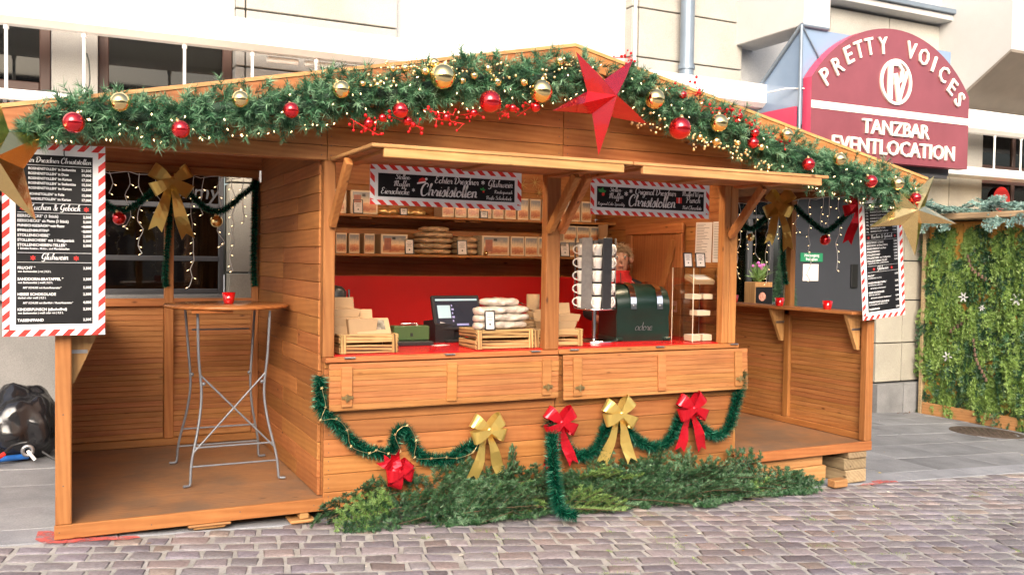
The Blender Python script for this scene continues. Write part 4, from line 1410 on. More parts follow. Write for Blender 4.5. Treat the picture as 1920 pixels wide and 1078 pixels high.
GOLD_SPRAY = [(1.685,-0.34,2.64), (1.801,-0.34,2.715), (2.005,-0.34,2.753), (2.11,-0.34,2.747), (2.27,-0.34,2.764), (2.417,-0.34,2.729), (2.566,-0.34,2.778), (2.758,-0.34,2.78), (2.934,-0.34,2.85), (3.055,-0.34,2.863), (3.612,-0.34,2.574), (3.724,-0.34,2.546), (4.047,-0.34,2.47), (4.166,-0.34,2.448), (4.31,-0.34,2.438), (4.484,-0.34,2.399), (4.61,-0.34,2.36)]
for i, p in enumerate(RED_SPRAY):
    spray((p[0], p[1] - 0.06, p[2]), M['red_satin'], M['red_satin'], 'spray of small red berries in the roof garland, %s from the big gold star' % ORD[i], 'red berry sprays', 9, 0.13, 0.35 if i < 8 else 0.1)
for i, p in enumerate(GOLD_SPRAY):
    spray((p[0], p[1] - 0.06, p[2]), M['gold_satin'], M['wire_dark'], 'spray of small gold berries in the roof garland, %s from the big gold star' % ORD[i], 'gold berry sprays', 11, 0.11, 0.0 if i < 10 else 0.4)

# faceted foil stars
def star(name, tips, c, mat, lab, depth=0.07, inner=0.38):
    """tips: five points in (x,z) round the centre c=(x,y,z)"""
    t = empty(name, c, lab, 'star')
    tp = [Vector((p[0] - c[0], (p[2] - c[1]) if len(p) > 2 else 0.0, p[1] - c[2])) for p in tips]
    tp.sort(key=lambda v: math.atan2(v.z, v.x))
    n = len(tp)
    inn = []
    for i in range(n):
        a, b = tp[i], tp[(i + 1) % n]
        m_ = (a + b) * 0.5
        ln = (a.length + b.length) * 0.5
        inn.append(m_.normalized() * ln * inner)
    for side, dy in ((0, -depth), (1, depth)):
        apex = Vector((0, dy, 0))
        for i in range(n):
            for qd in (0, 1):
                f = MB()
                nb = inn[i] if qd else inn[(i - 1) % n]
                tri = [apex, tp[i], nb]
                # every point of the star is two bent foil facets
                mid = (apex + tp[i]) * 0.5 + Vector((0, dy * 0.08, 0))
                f.add([apex, mid, tp[i], nb, (apex + nb) * 0.5], [(0, 1, 4), (1, 3, 4), (1, 2, 3)])
                if side == 0:
                    f.build('facet', mat, t)
                else:
                    f.build('back_facet', mat, t)
    return t
star('foil_star', [(3.0, 2.941), (3.439, 2.938), (2.832, 2.548), (3.56, 2.521), (3.183, 2.286)], (3.222, -0.5, 2.658), M['star_red'], 'big faceted red foil star at the ridge of the gable', 0.15, 0.36)
star('foil_star', [(6.465, 2.337), (6.754, 1.951), (6.266, 1.675), (5.84, 1.90, -0.33), (6.0, 2.30, -0.33)], (6.196, -0.42, 2.042), M['star_gold'], 'faceted gold foil star hanging before the menu board at the far end', 0.08, 0.36)
gs_c = Vector((-0.25, -0.44, 2.06))
tips = []
for k_ in range(5):
    a = math.radians(96 + 72 * k_)
    u_, v_ = 0.4 * math.cos(a), 0.4 * math.sin(a)
    tips.append((gs_c.x + u_ * 0.62, gs_c.z + v_, gs_c.y + u_ * 0.5))
star('foil_star', tips, tuple(gs_c), M['star_gold'], 'big crumpled gold foil star cut off at the picture edge beside the menu board', 0.1, 0.42)

# tinsel
def tinsel(path, lab, grp, r=0.036, parent=None):
    P = smooth_path(path, 0.01)
    seg = np.linalg.norm(np.diff(P, axis=0), axis=1).sum()
    n = int(seg * 5200)
    idx = RNG.integers(0, len(P) - 1, n)
    T = unit(P[idx + 1] - P[idx])
    rnd = RNG.normal(size=(n, 3))
    Dn = unit(unit(np.cross(T, rnd)) + T * RNG.normal(0.25, 0.35, n)[:, None])
    root = empty('tinsel_garland', tuple(P[0]), lab, 'tinsel', grp)
    o3 = P[0]
    needles('strands', P[idx] + RNG.normal(0, 0.003, (n, 3)) - o3, Dn, r * RNG.uniform(0.75, 1.2, n), 0.0055, M['tinsel'], root, np.clip(RNG.beta(1.3, 2.2, n), 0, 1))
    c = MB()
    c.tube([p - o3 for p in P[::4]], 0.009, 6)
    c.build('core', M['garland_core'], root)
TIN1 = [(1.47,-0.05,0.852), (1.468,-0.05,0.76), (1.471,-0.05,0.675), (1.493,-0.05,0.624), (1.544,-0.05,0.583), (1.624,-0.05,0.494), (1.683,-0.05,0.433), (1.75,-0.05,0.384), (1.833,-0.05,0.355), (1.916,-0.05,0.334), (1.954,-0.05,0.382), (1.971,-0.05,0.477), (2.022,-0.05,0.492), (2.07,-0.05,0.418), (2.11,-0.05,0.34), (2.173,-0.05,0.287), (2.302,-0.05,0.264), (2.399,-0.05,0.294), (2.464,-0.05,0.335), (2.547,-0.05,0.359)]
TIN2 = [(3.09,-0.07,0.47), (3.077,-0.13,0.42), (2.985,-0.3,0.302), (2.95,-0.4,0.179), (2.945,-0.44,0.046), (2.976,-0.46,-0.05), (3.086,-0.46,-0.085)]
TIN3 = [(3.178,-0.05,0.399), (3.216,-0.05,0.316), (3.273,-0.05,0.239), (3.348,-0.05,0.208), (3.452,-0.05,0.224), (3.526,-0.05,0.3), (3.563,-0.05,0.388), (3.61,-0.05,0.443)]
TIN4 = [(3.698,-0.05,0.437), (3.739,-0.05,0.376), (3.81,-0.05,0.304), (3.902,-0.05,0.247), (3.983,-0.05,0.22), (4.086,-0.05,0.232), (4.157,-0.05,0.296), (4.207,-0.05,0.395), (4.248,-0.05,0.444)]
TIN5 = [(4.312,-0.05,0.432), (4.377,-0.05,0.375), (4.454,-0.05,0.309), (4.554,-0.05,0.263), (4.642,-0.05,0.278), (4.707,-0.05,0.344), (4.738,-0.05,0.431), (4.77,-0.05,0.537), (4.79,-0.06,0.642), (4.80,-0.06,0.757)]
gf = 'tinsel on the booth front'
tinsel(TIN1, 'long dark green tinsel swag hanging below the flap at the booth corner', gf, 0.06)
tinsel(TIN2, 'dark green tinsel hanging straight down from the middle red bow to the ground', gf, 0.062)
tinsel(TIN3, 'dark green tinsel swag between the middle red bow and the gold bow', gf, 0.06)
tinsel(TIN4, 'dark green tinsel swag between the gold bow and the far red bow', gf, 0.06)
tinsel(TIN5, 'dark green tinsel swag from the far red bow up past the flap end', gf, 0.06)
TW1 = [(0.224,2.03,2.051), (0.276,2.03,2.018), (0.335,2.03,1.984), (0.395,2.03,1.94), (0.462,2.03,1.934), (0.542,2.03,1.978), (0.61,2.03,2.032), (0.692,2.03,2.116)]
TW2 = [(0.916,2.03,2.105), (0.973,2.03,2.055), (1.03,2.03,1.997), (1.103,2.03,1.958), (1.19,2.03,1.955), (1.263,2.03,2.006), (1.337,2.03,2.078), (1.412,2.03,2.143), (1.46,2.02,2.208)]
TW3 = [(1.455,2.02,2.208), (1.45,2.02,1.999), (1.445,2.02,1.767), (1.44,2.02,1.551), (1.45,2.02,1.349)]
TW4 = [(0.796,2.02,2.062), (0.793,2.02,1.854), (0.779,2.02,1.706), (0.77,2.02,1.572), (0.763,2.02,1.453), (0.77,2.02,1.342)]
gw = 'tinsel round the left bay window'
tinsel(TW1, 'green tinsel swag in the left bay window on the menu board side', gw)
tinsel(TW2, 'green tinsel swag in the left bay window between gold bow and booth wall', gw)
tinsel(TW3, 'green tinsel hanging down the window post against the booth wall', gw)
tinsel(TW4, 'green tinsel hanging down the middle window post below the gold bow', gw, 0.032)
TR1 = [(6.2,1.722,2.055), (6.2,1.615,1.988), (6.2,1.52,1.944), (6.2,1.448,1.945), (6.2,1.35,1.995), (6.2,1.254,2.059), (6.2,1.16,2.129)]
TR2 = [(6.2,0.882,2.137), (6.2,0.79,2.062), (6.2,0.683,1.994), (6.2,0.578,1.928), (6.2,0.493,1.892), (6.2,0.412,1.924), (6.2,0.317,1.983), (6.2,0.24,2.041), (6.2,0.164,2.098)]
TR3 = [(6.2,1.019,2.13), (6.2,1.022,1.945), (6.2,1.03,1.747), (6.2,1.013,1.563), (6.2,0.976,1.399)]
gr = 'tinsel round the right bay window'
tinsel(TR1, 'green tinsel swag in the right bay window holding the gold bauble', gr)
tinsel(TR2, 'green tinsel swag in the right bay window holding the red bauble', gr)
tinsel(TR3, 'green tinsel hanging down the middle post of the right bay window', gr)
bauble('red', (0.424, 1.98, 1.87), 0.052, 'shiny red bauble hanging in the left bay window from a tinsel swag', 'window baubles')
bauble('gold', (1.141, 1.98, 1.87), 0.05, 'shiny gold bauble hanging in the left bay window from a tinsel swag', 'window baubles')
bauble('gold', (6.17, 1.456, 1.853), 0.04, 'gold bauble hanging in the right bay window from a tinsel swag', 'window baubles')
bauble('red', (6.17, 0.466, 1.814), 0.048, 'red bauble hanging in the right bay window from a tinsel swag', 'window baubles')

# bows: four loops, knot, two tails
def bow(c, s, mat, lab, grp, face=0.0, spread=1.0, tail=1.0, seed=0):
    r_ = random.Random(seed)
    t = empty('bow', c, lab, 'bow', grp, rot=(0, 0, face))
    def strip(name, pts, ws, normals_side):
        """ribbon along pts with half-width vectors ws, 1.2 mm thick"""
        b = MB()
        vs_, fs_ = [], []
        for p, w_ in zip(pts, ws):
            vs_ += [p - w_, p + w_]
        m_ = len(pts)
        for i in range(m_ - 1):
            fs_.append((2 * i, 2 * i + 1, 2 * i + 3, 2 * i + 2))
        b.add(vs_, fs_, 0, False)
        o = b.build(name, mat, t)
        sm = o.modifiers.new('thick', 'SOLIDIFY')
        sm.thickness = 0.0012
        return o
    for (ang_, L_, w_) in ((40, 0.13, 0.045), (140, 0.13, 0.045), (-24, 0.125, 0.043), (204, 0.125, 0.043)):
        a = math.radians(ang_ + r_.uniform(-9, 9))
        d_ = Vector((math.cos(a), 0, math.sin(a)))
        pr_ = Vector((-math.sin(a), 0, math.cos(a)))
        pts, ws = [], []
        N = 10
        for i in range(N + 1):
            u_ = i / N
            x_ = math.sin(PI * u_) ** 0.7 * L_ * s * spread
            y_ = -0.012 - 0.034 * s * math.cos(PI * u_) - 0.01 * s * math.sin(2 * PI * u_)
            pts.append(d_ * x_ + Vector((0, y_ - (0.02 if ang_ in (-24, 204) else 0.0) * s, 0)))
            ws.append(pr_ * (0.012 + (w_ - 0.012) * (x_ / (L_ * s * spread)) ** 0.7) * s + Vector((0, 0.004 * s * math.sin(u_ * 9), 0)))
        strip('ribbon_loop', pts, ws, None)
    for sx in (-1, 1):
        pts, ws = [], []
        N = 6
        L_ = 0.3 * s * tail * r_.uniform(0.92, 1.08)
        sp = (0.3 + r_.uniform(-0.05, 0.08)) * sx
        for i in range(N + 1):
            u_ = i / N
            p = Vector((math.sin(sp) * L_ * u_, -0.012 + 0.012 * s * math.sin(u_ * 7 + sx + seed), -math.cos(sp) * L_ * u_))
            pts.append(p)
            w_ = (0.014 + 0.026 * min(1, u_ * 1.4)) * s
            ws.append(Vector((math.cos(sp) * w_, 0.006 * s * math.sin(u_ * 6 + sx), math.sin(sp) * w_ * 0.6)))
        # swallow-tail end
        b = MB()
        vs_, fs_ = [], []
        for p, w_ in zip(pts, ws):
            vs_ += [p - w_, p, p + w_]
        for i in range(N):
            fs_ += [(3 * i, 3 * i + 1, 3 * i + 4, 3 * i + 3), (3 * i + 1, 3 * i + 2, 3 * i + 5, 3 * i + 4)]
        dd = (pts[-1] - pts[-2]).normalized()
        o_ = len(vs_)
        vs_ += [pts[-1] - ws[-1] + dd * 0.035 * s, pts[-1] + ws[-1] + dd * 0.035 * s]
        fs_ += [(3 * N, 3 * N + 1, o_), (3 * N + 1, 3 * N + 2, o_ + 1)]
        b.add(vs_, fs_, 0, False)
        o = b.build('ribbon_tail', mat, t)
        sm = o.modifiers.new('thick', 'SOLIDIFY')
        sm.thickness = 0.0012
    k_ = MB()
    k_.lathe([(0.012 * s, -0.022 * s), (0.021 * s, -0.012 * s), (0.023 * s, 0), (0.021 * s, 0.012 * s), (0.012 * s, 0.022 * s)], 12, (0, -0.035 * s, 0))
    k_.build('knot', mat, t)
    return t
BOWS = [(2.597,-0.08,0.452), (1.969,-0.1,0.22), (3.143,-0.1,0.47), (3.651,-0.08,0.495), (4.296,-0.08,0.495)]
gb = 'bows on the booth front'
bow(BOWS[0], 1.05, M['bow_gold'], 'shiny gold ribbon bow below the near counter flap', gb, 0.1, seed=1)
bw = bow(BOWS[1], 0.95, M['bow_red'], 'drooping red ribbon bow low down among the fir branches', gb, 0.2, 0.8, 0.45, seed=4)
bw.rotation_euler = (0.1, 2.6, 0.2)
bow(BOWS[2], 1.05, M['bow_red'], 'shiny red ribbon bow in the middle above the hanging tinsel', gb, 0.05, seed=3)
bow(BOWS[3], 1.1, M['bow_gold'], 'shiny gold ribbon bow below the far counter flap', gb, -0.05, seed=2)
bow(BOWS[4], 1.08, M['bow_red'], 'shiny red ribbon bow below the far counter flap', gb, 0.0, seed=6)
bow((0.797, 1.99, 2.17), 1.3, M['bow_gold'], 'big gold ribbon bow on the middle post of the left bay window', 'window bows', 0.1, seed=8)
bow((6.15, 1.018, 2.16), 1.3, M['bow_gold'], 'big gold ribbon bow on the middle post of the right bay window', 'window bows', -1.35, seed=9)
bow((6.2, 0.1, 2.1), 1.1, M['bow_red'], 'dark red ribbon bow half hidden behind the far menu board', 'window bows', -1.2, seed=12)

# icicle light curtains in the windows (> cable, drop, bulb)
def curtain(c0, c1, drops, lab, seed):
    r_ = random.Random(seed)
    t = empty('icicle_lights', c0, lab, 'fairy lights', 'icicle light curtains')
    o3 = Vector(c0)
    d_ = Vector(c1) - o3
    nrm = Vector((-d_.y, d_.x, 0)).normalized()
    c = MB()
    c.tube([(d_ * (i / 20) + Vector((0, 0, -0.012 * math.sin(i * 1.9)))) for i in range(21)], 0.003, 5)
    c.build('cable', M['wire_white'], t)
    for (f, L_) in drops:
        w, bl = MB(), MB()
        p = d_ * f
        pts = [p.copy()]
        z = 0.0
        while z < L_:
            st_ = r_.uniform(0.06, 0.1)
            z += st_
            pts.append(p + d_.normalized() * r_.gauss(0, 0.016) + nrm * r_.gauss(0, 0.006) - Vector((0, 0, min(z, L_))))
        w.tube(smooth_path([tuple(q_) for q_ in pts], 0.03), 0.0028, 5)
        for i, q_ in enumerate(pts[1:]):
            dd = d_.normalized() * r_.choice([-1, 1]) * 0.9 + Vector((0, 0, -0.5))
            dd.normalize()
            w.tube([q_, q_ + dd * 0.018], 0.0038, 5)
            bulb_at(bl, q_ + dd * 0.018, dd, 0.6)
        dr_o = w.build('drop_cable', M['wire_white'], t)
        bl.build('bulb', M['bulb'], dr_o, kind='stuff')
curtain((0.09, 2.045, 2.225), (1.43, 2.045, 2.225), [(0.1, 0.3), (0.2, 0.16), (0.3, 0.42), (0.36, 0.62), (0.45, 0.3), (0.58, 0.2), (0.66, 0.88), (0.72, 0.3), (0.82, 0.55), (0.88, 0.75), (0.95, 0.35)], 'white icicle fairy lights hanging across the left bay window', 3)
curtain((6.235, 1.95, 2.2), (6.235, 0.1, 2.2), [(0.06, 0.5), (0.13, 0.75), (0.2, 0.45), (0.27, 0.55), (0.36, 0.8), (0.44, 0.35), (0.58, 0.3), (0.66, 0.75), (0.75, 0.3), (0.79, 0.33), (0.85, 0.65), (0.94, 0.25)], 'white icicle fairy lights hanging across the right bay window', 5)

# fir branches
def fir_branch_arrays(L, ntw, seed, nlen=0.03, flat=0.1, dens=50, spread=0.5):
    """flat spray along +X: axis, side twigs in a fan each with a few side shoots, combed needles"""
    r_ = np.random.default_rng(seed)
    P, Dd, Ln, ti, twigs = [], [], [], [], []
    twigs.append((np.zeros(3), np.array([1.0, 0, 0.0]), L))
    for i in range(ntw):
        f = 0.1 + 0.86 * (i + r_.random() * 0.5) / ntw
        sgn = 1 if i % 2 else -1
        a = math.radians(r_.uniform(42, 66))
        d_ = unit(np.array([math.cos(a), sgn * math.sin(a), r_.normal(0, flat)]))
        tl = L * spread * (1 - 0.66 * f) * r_.uniform(0.75, 1.1)
        b_ = np.array([L * f, 0, 0.012 * math.sin(f * 6)])
        twigs.append((b_, d_, tl))
        for k_ in range(int(tl / 0.05)):
            ff = 0.25 + 0.6 * (k_ + r_.random() * 0.5) / max(1, int(tl / 0.05))
            a2 = (1 if k_ % 2 else -1) * math.radians(r_.uniform(40, 55))
            d2 = unit(np.array([d_[0] * math.cos(a2) - d_[1] * math.sin(a2), d_[0] * math.sin(a2) + d_[1] * math.cos(a2), d_[2] + r_.normal(0, 0.1)]))
            twigs.append((b_ + d_ * tl * ff, d2, tl * 0.42 * (1 - 0.5 * ff)))
    for (b_, d_, tl) in twigs:
        n = max(8, int(tl * dens * 14))
        t = r_.uniform(0.05 if tl < L else 0.2, 1.0, n)
        sag = np.array([0, 0, -0.25]) * (t[:, None] ** 2) * tl * 0.4
        pp = b_ + d_ * (t * tl)[:, None] + sag
        side = unit(np.cross(d_, np.array([0, 0, 1.0]))) * r_.choice([-1, 1], n)[:, None] + r_.normal(0, 0.32, (n, 3)) + np.array([0, 0, 0.25])
        dd = unit(unit(side) + d_ * r_.uniform(0.45, 0.8, n)[:, None])
        P.append(pp); Dd.append(dd)
        Ln.append(nlen * r_.uniform(0.8, 1.1, n) * (1.1 - 0.35 * t))
        ti.append(np.clip(r_.normal(0.36, 0.17) + 0.34 * (t - 0.5) + r_.normal(0, 0.08, n), 0, 1))
    return np.concatenate(P), np.concatenate(Dd), np.concatenate(Ln), np.concatenate(ti), twigs
def rot_to(xdir, roll):
    x = Vector(xdir).normalized()
    up = Vector((0, 0, 1))
    y = up.cross(x)
    y = y.normalized() if y.length > 1e-3 else Vector((0, 1, 0))
    z = x.cross(y)
    m_ = Matrix((x, y, z)).transposed()
    return np.array(m_ @ Matrix.Rotation(roll, 3, 'X'))
rf = random.Random(17)
nb = 0
def fir_branch(base, d_, roll, L, mat, seed, lab):
    P, Dd, Ln, ti, tw = fir_branch_arrays(L, int(8 + L * 9), seed)
    R_ = rot_to(d_, roll)
    if rf.random() < 0.22:
        ti = np.clip(ti + 0.22, 0, 1)
    t = empty('fir_branch', base, lab, 'fir branch', 'fir branches laid along the stall foot')
    pts = P @ R_.T
    floor_ = gz(base[0]) - base[2] + 0.012
    pts[:, 2] = np.maximum(pts[:, 2], floor_ + RNG.uniform(0, 0.02, len(pts)))
    needles('foliage', pts, Dd @ R_.T, Ln, 0.0062, mat, t, ti)
    st = MB()
    for (b_, dd, tl) in tw:
        ps = [R_ @ (b_ + dd * tl * f + np.array([0, 0, -0.25]) * f * f * tl * 0.6) for f in (0, 0.5, 1.0)]
        ps = [np.array([p[0], p[1], max(p[2], floor_)]) for p in ps]
        r0 = 0.004 if tl >= L else 0.0016
        st.tube(ps, [r0, r0 * 0.7, r0 * 0.3], 5)
    st.build('twig', M['bark'], t)
def fir_label(x, up):
    zone = 'at the booth corner' if x < 2.1 else 'below the near gold bow' if x < 2.85 else 'beside the hanging tinsel strand' if x < 3.5 else 'below the far bows' if x < 4.7 else 'before the right bay floor'
    return 'cut green fir branch %s along the stall foot %s' % ('propped up' if up else 'lying', zone)
k_fir = 0
for layer, (ylo, yhi, zlo, zhi, n_l) in enumerate(((-0.1, -0.05, 0.13, 0.21, 22), (-0.16, -0.08, 0.09, 0.15, 24), (-0.24, -0.15, 0.04, 0.09, 22))):
    for i in range(n_l):
        f = (i + rf.uniform(0.1, 0.9)) / n_l
        x = 1.9 + f * (5.35 - 1.9)
        thin = 1.0 if x < 4.6 else 0.62
        sg = -1 if x < 2.02 else rf.choice([-1, 1])
        if x > 5.0:
            sg = 1
        L_ = rf.uniform(0.4, 0.62) * thin
        roll = rf.choice([-1, 1]) * rf.uniform(0.7, 1.35)
        base = (x, rf.uniform(ylo, yhi) * (0.7 if x > 4.6 else 1), gz(x) + rf.uniform(zlo, zhi) * thin)
        fir_branch(base, (sg, -rf.uniform(0.0, 0.22), rf.uniform(-0.12, 0.16)), roll, L_, M['fir'] if rf.random() < 0.93 else M['fir_pale'], 300 + k_fir, fir_label(x, 0))
        k_fir += 1
for i in range(6):                                            # some tips propped up against the boards
    x = 2.35 + i * 0.4 + rf.uniform(-0.08, 0.08)
    fir_branch((x, -0.06, gz(x) + 0.14), (rf.uniform(-0.6, 0.6), -rf.uniform(0.05, 0.15), rf.uniform(0.6, 1.0)), rf.uniform(-0.4, 0.4) + PI / 2, rf.uniform(0.26, 0.36), M['fir'], 500 + i, fir_label(x, 1))

# fir cladding of the hut and the frosted fir on its roof
def many_branches(name, mat, items, parent, origin, nlen=0.046, w=0.011, dens=20):
    AP, AD, AL, AT = [], [], [], []
    for (b_, d_, roll, L_, sd_) in items:
        P, Dd, Ln, ti, tw = fir_branch_arrays(L_, 8, sd_, nlen, 0.06, dens, 0.45)
        R_ = rot_to(d_, roll)
        AP.append(P @ R_.T + np.array(b_) - np.array(origin)); AD.append(Dd @ R_.T); AL.append(Ln); AT.append(ti)
    return needles(name, np.concatenate(AP), np.concatenate(AD), np.concatenate(AL), w, mat, parent, np.concatenate(AT), kind='stuff')
items, items2 = [], []
ho = (11.0, 2.2, hb)
for i in range(680):
    y_, z_ = rf.uniform(0.1, 3.28), rf.uniform(hb + 0.28, 2.22)
    it = ((10.975, y_, z_), (-0.03, rf.gauss(0, 0.28), -1.0), rf.choice([0, PI]) + PI / 2 + rf.gauss(0, 0.25), rf.uniform(0.3, 0.5), 700 + i)
    (items if rf.random() < 0.28 else items2).append(it)
many_branches('fir_cladding', M['fir'], items, hut, ho)
many_branches('fir_cladding', M['hut_fir'], items2, hut, ho)
items = []
for i in range(150):
    items.append(((10.72 + rf.uniform(0, 0.6), rf.uniform(0.0, 3.5), 2.31 + rf.uniform(0, 0.1)), (rf.gauss(0, 0.6), rf.gauss(0, 1), rf.uniform(0.0, 0.25)), rf.gauss(0, 0.3), rf.uniform(0.25, 0.45), 900 + i))
for i in range(26):
    items.append(((10.72, rf.uniform(0.0, 3.5), 2.28), (-0.15, rf.gauss(0, 0.5), -0.8), PI / 2, rf.uniform(0.15, 0.28), 960 + i))
many_branches('frosted_fir', M['fir_frost'], items, hut, ho, 0.036, 0.011)
# felt snowflakes and cone strings on the fir wall
def hut_flake(y_, z_, s_, lab):
    b = MB()
    for k_ in range(6):
        a = k_ * PI / 3
        d_ = Vector((0, math.cos(a), math.sin(a)))
        n_ = Vector((0, -math.sin(a), math.cos(a)))
        c = Vector((0, 0, 0))
        b.add([Vector((-0.01, 0, 0)) + n_ * 0.18 * s_, Vector((-0.01, 0, 0)) - n_ * 0.18 * s_, d_ * s_ - n_ * 0.1 * s_ + Vector((-0.01, 0, 0)), d_ * s_ + n_ * 0.1 * s_ + Vector((-0.01, 0, 0)),
               n_ * 0.18 * s_, -n_ * 0.18 * s_, d_ * s_ - n_ * 0.1 * s_, d_ * s_ + n_ * 0.1 * s_], [(0, 1, 2, 3), (7, 6, 5, 4), (0, 3, 7, 4), (1, 5, 6, 2), (2, 6, 7, 3)])
    o = b.build('snowflake', M['snow_white'], None, loc=(10.945, y_, z_))
    tag(o, lab, 'snowflake', 'felt snowflakes')
hut_flake(2.68, 1.18, 0.07, 'white felt snowflake on the fir wall, the upper one beside the cone string')
hut_flake(2.9, 0.35, 0.07, 'white felt snowflake low down on the fir wall')
hut_flake(1.92, 1.18, 0.08, 'white felt snowflake on the fir wall at the picture edge')
hut_flake(2.4, 1.05, 0.045, 'small white felt heart shape on the fir wall')
def cone_string(pts, lab):
    t = empty('cone_string', pts[0], lab, 'cone string', 'strings of cones on the fir wall')
    P = smooth_path(pts, 0.055)
    for p in P:
        b = MB()
        q_ = p - np.array(pts[0])
        for k_ in range(4):
            b.lathe([(0.008, -0.018), (0.026 - 0.004 * k_, -0.004), (0.01, 0.0)], 8, (q_[0] - 0.02, q_[1], q_[2] + k_ * 0.012))
        b.build('cone', M['cone'], t)
cone_string([(10.95, 2.62, 1.72), (10.95, 2.55, 1.55), (10.95, 2.35, 1.42)], 'string of brown cones high on the fir wall')
cone_string([(10.95, 2.55, 1.0), (10.95, 2.65, 0.85), (10.95, 2.85, 0.7)], 'slanting string of brown cones in the middle of the fir wall')
cone_string([(10.95, 2.5, 0.6), (10.95, 2.45, 0.35), (10.95, 2.3, 0.1)], 'string of brown cones low on the fir wall')

# thin gold wire with little stars twisted round the long tinsel swag
t = empty('star_chain', TIN1[1], 'thin gold wire chain with tiny stars on the long tinsel swag', 'star chain')
o3 = Vector(TIN1[1])
pts = [Vector(p) + Vector((0.03 * math.sin(i * 2.3), -0.05, 0.03 * math.cos(i * 1.7))) - o3 for i, p in enumerate(TIN1[1:])]
q = MB(); q.tube(smooth_path([tuple(p) for p in pts], 0.03), 0.0016, 4); q.build('wire', M['gold_satin'], t)
q = MB()
for p in smooth_path([tuple(p) for p in pts], 0.05)[::2]:
    for k_ in range(5):
        a = k_ * 2 * PI / 5 + p[0] * 20
        q.add([(p[0], p[1] - 0.004, p[2]), (p[0] + 0.013 * math.cos(a), p[1], p[2] + 0.013 * math.sin(a)), (p[0] + 0.005 * math.cos(a + 0.63), p[1], p[2] + 0.005 * math.sin(a + 0.63)), (p[0] + 0.005 * math.cos(a - 0.63), p[1], p[2] + 0.005 * math.sin(a - 0.63))], [(0, 1, 2), (0, 3, 1)])
q.build('tiny_stars', M['gold_satin'], t, kind='stuff')
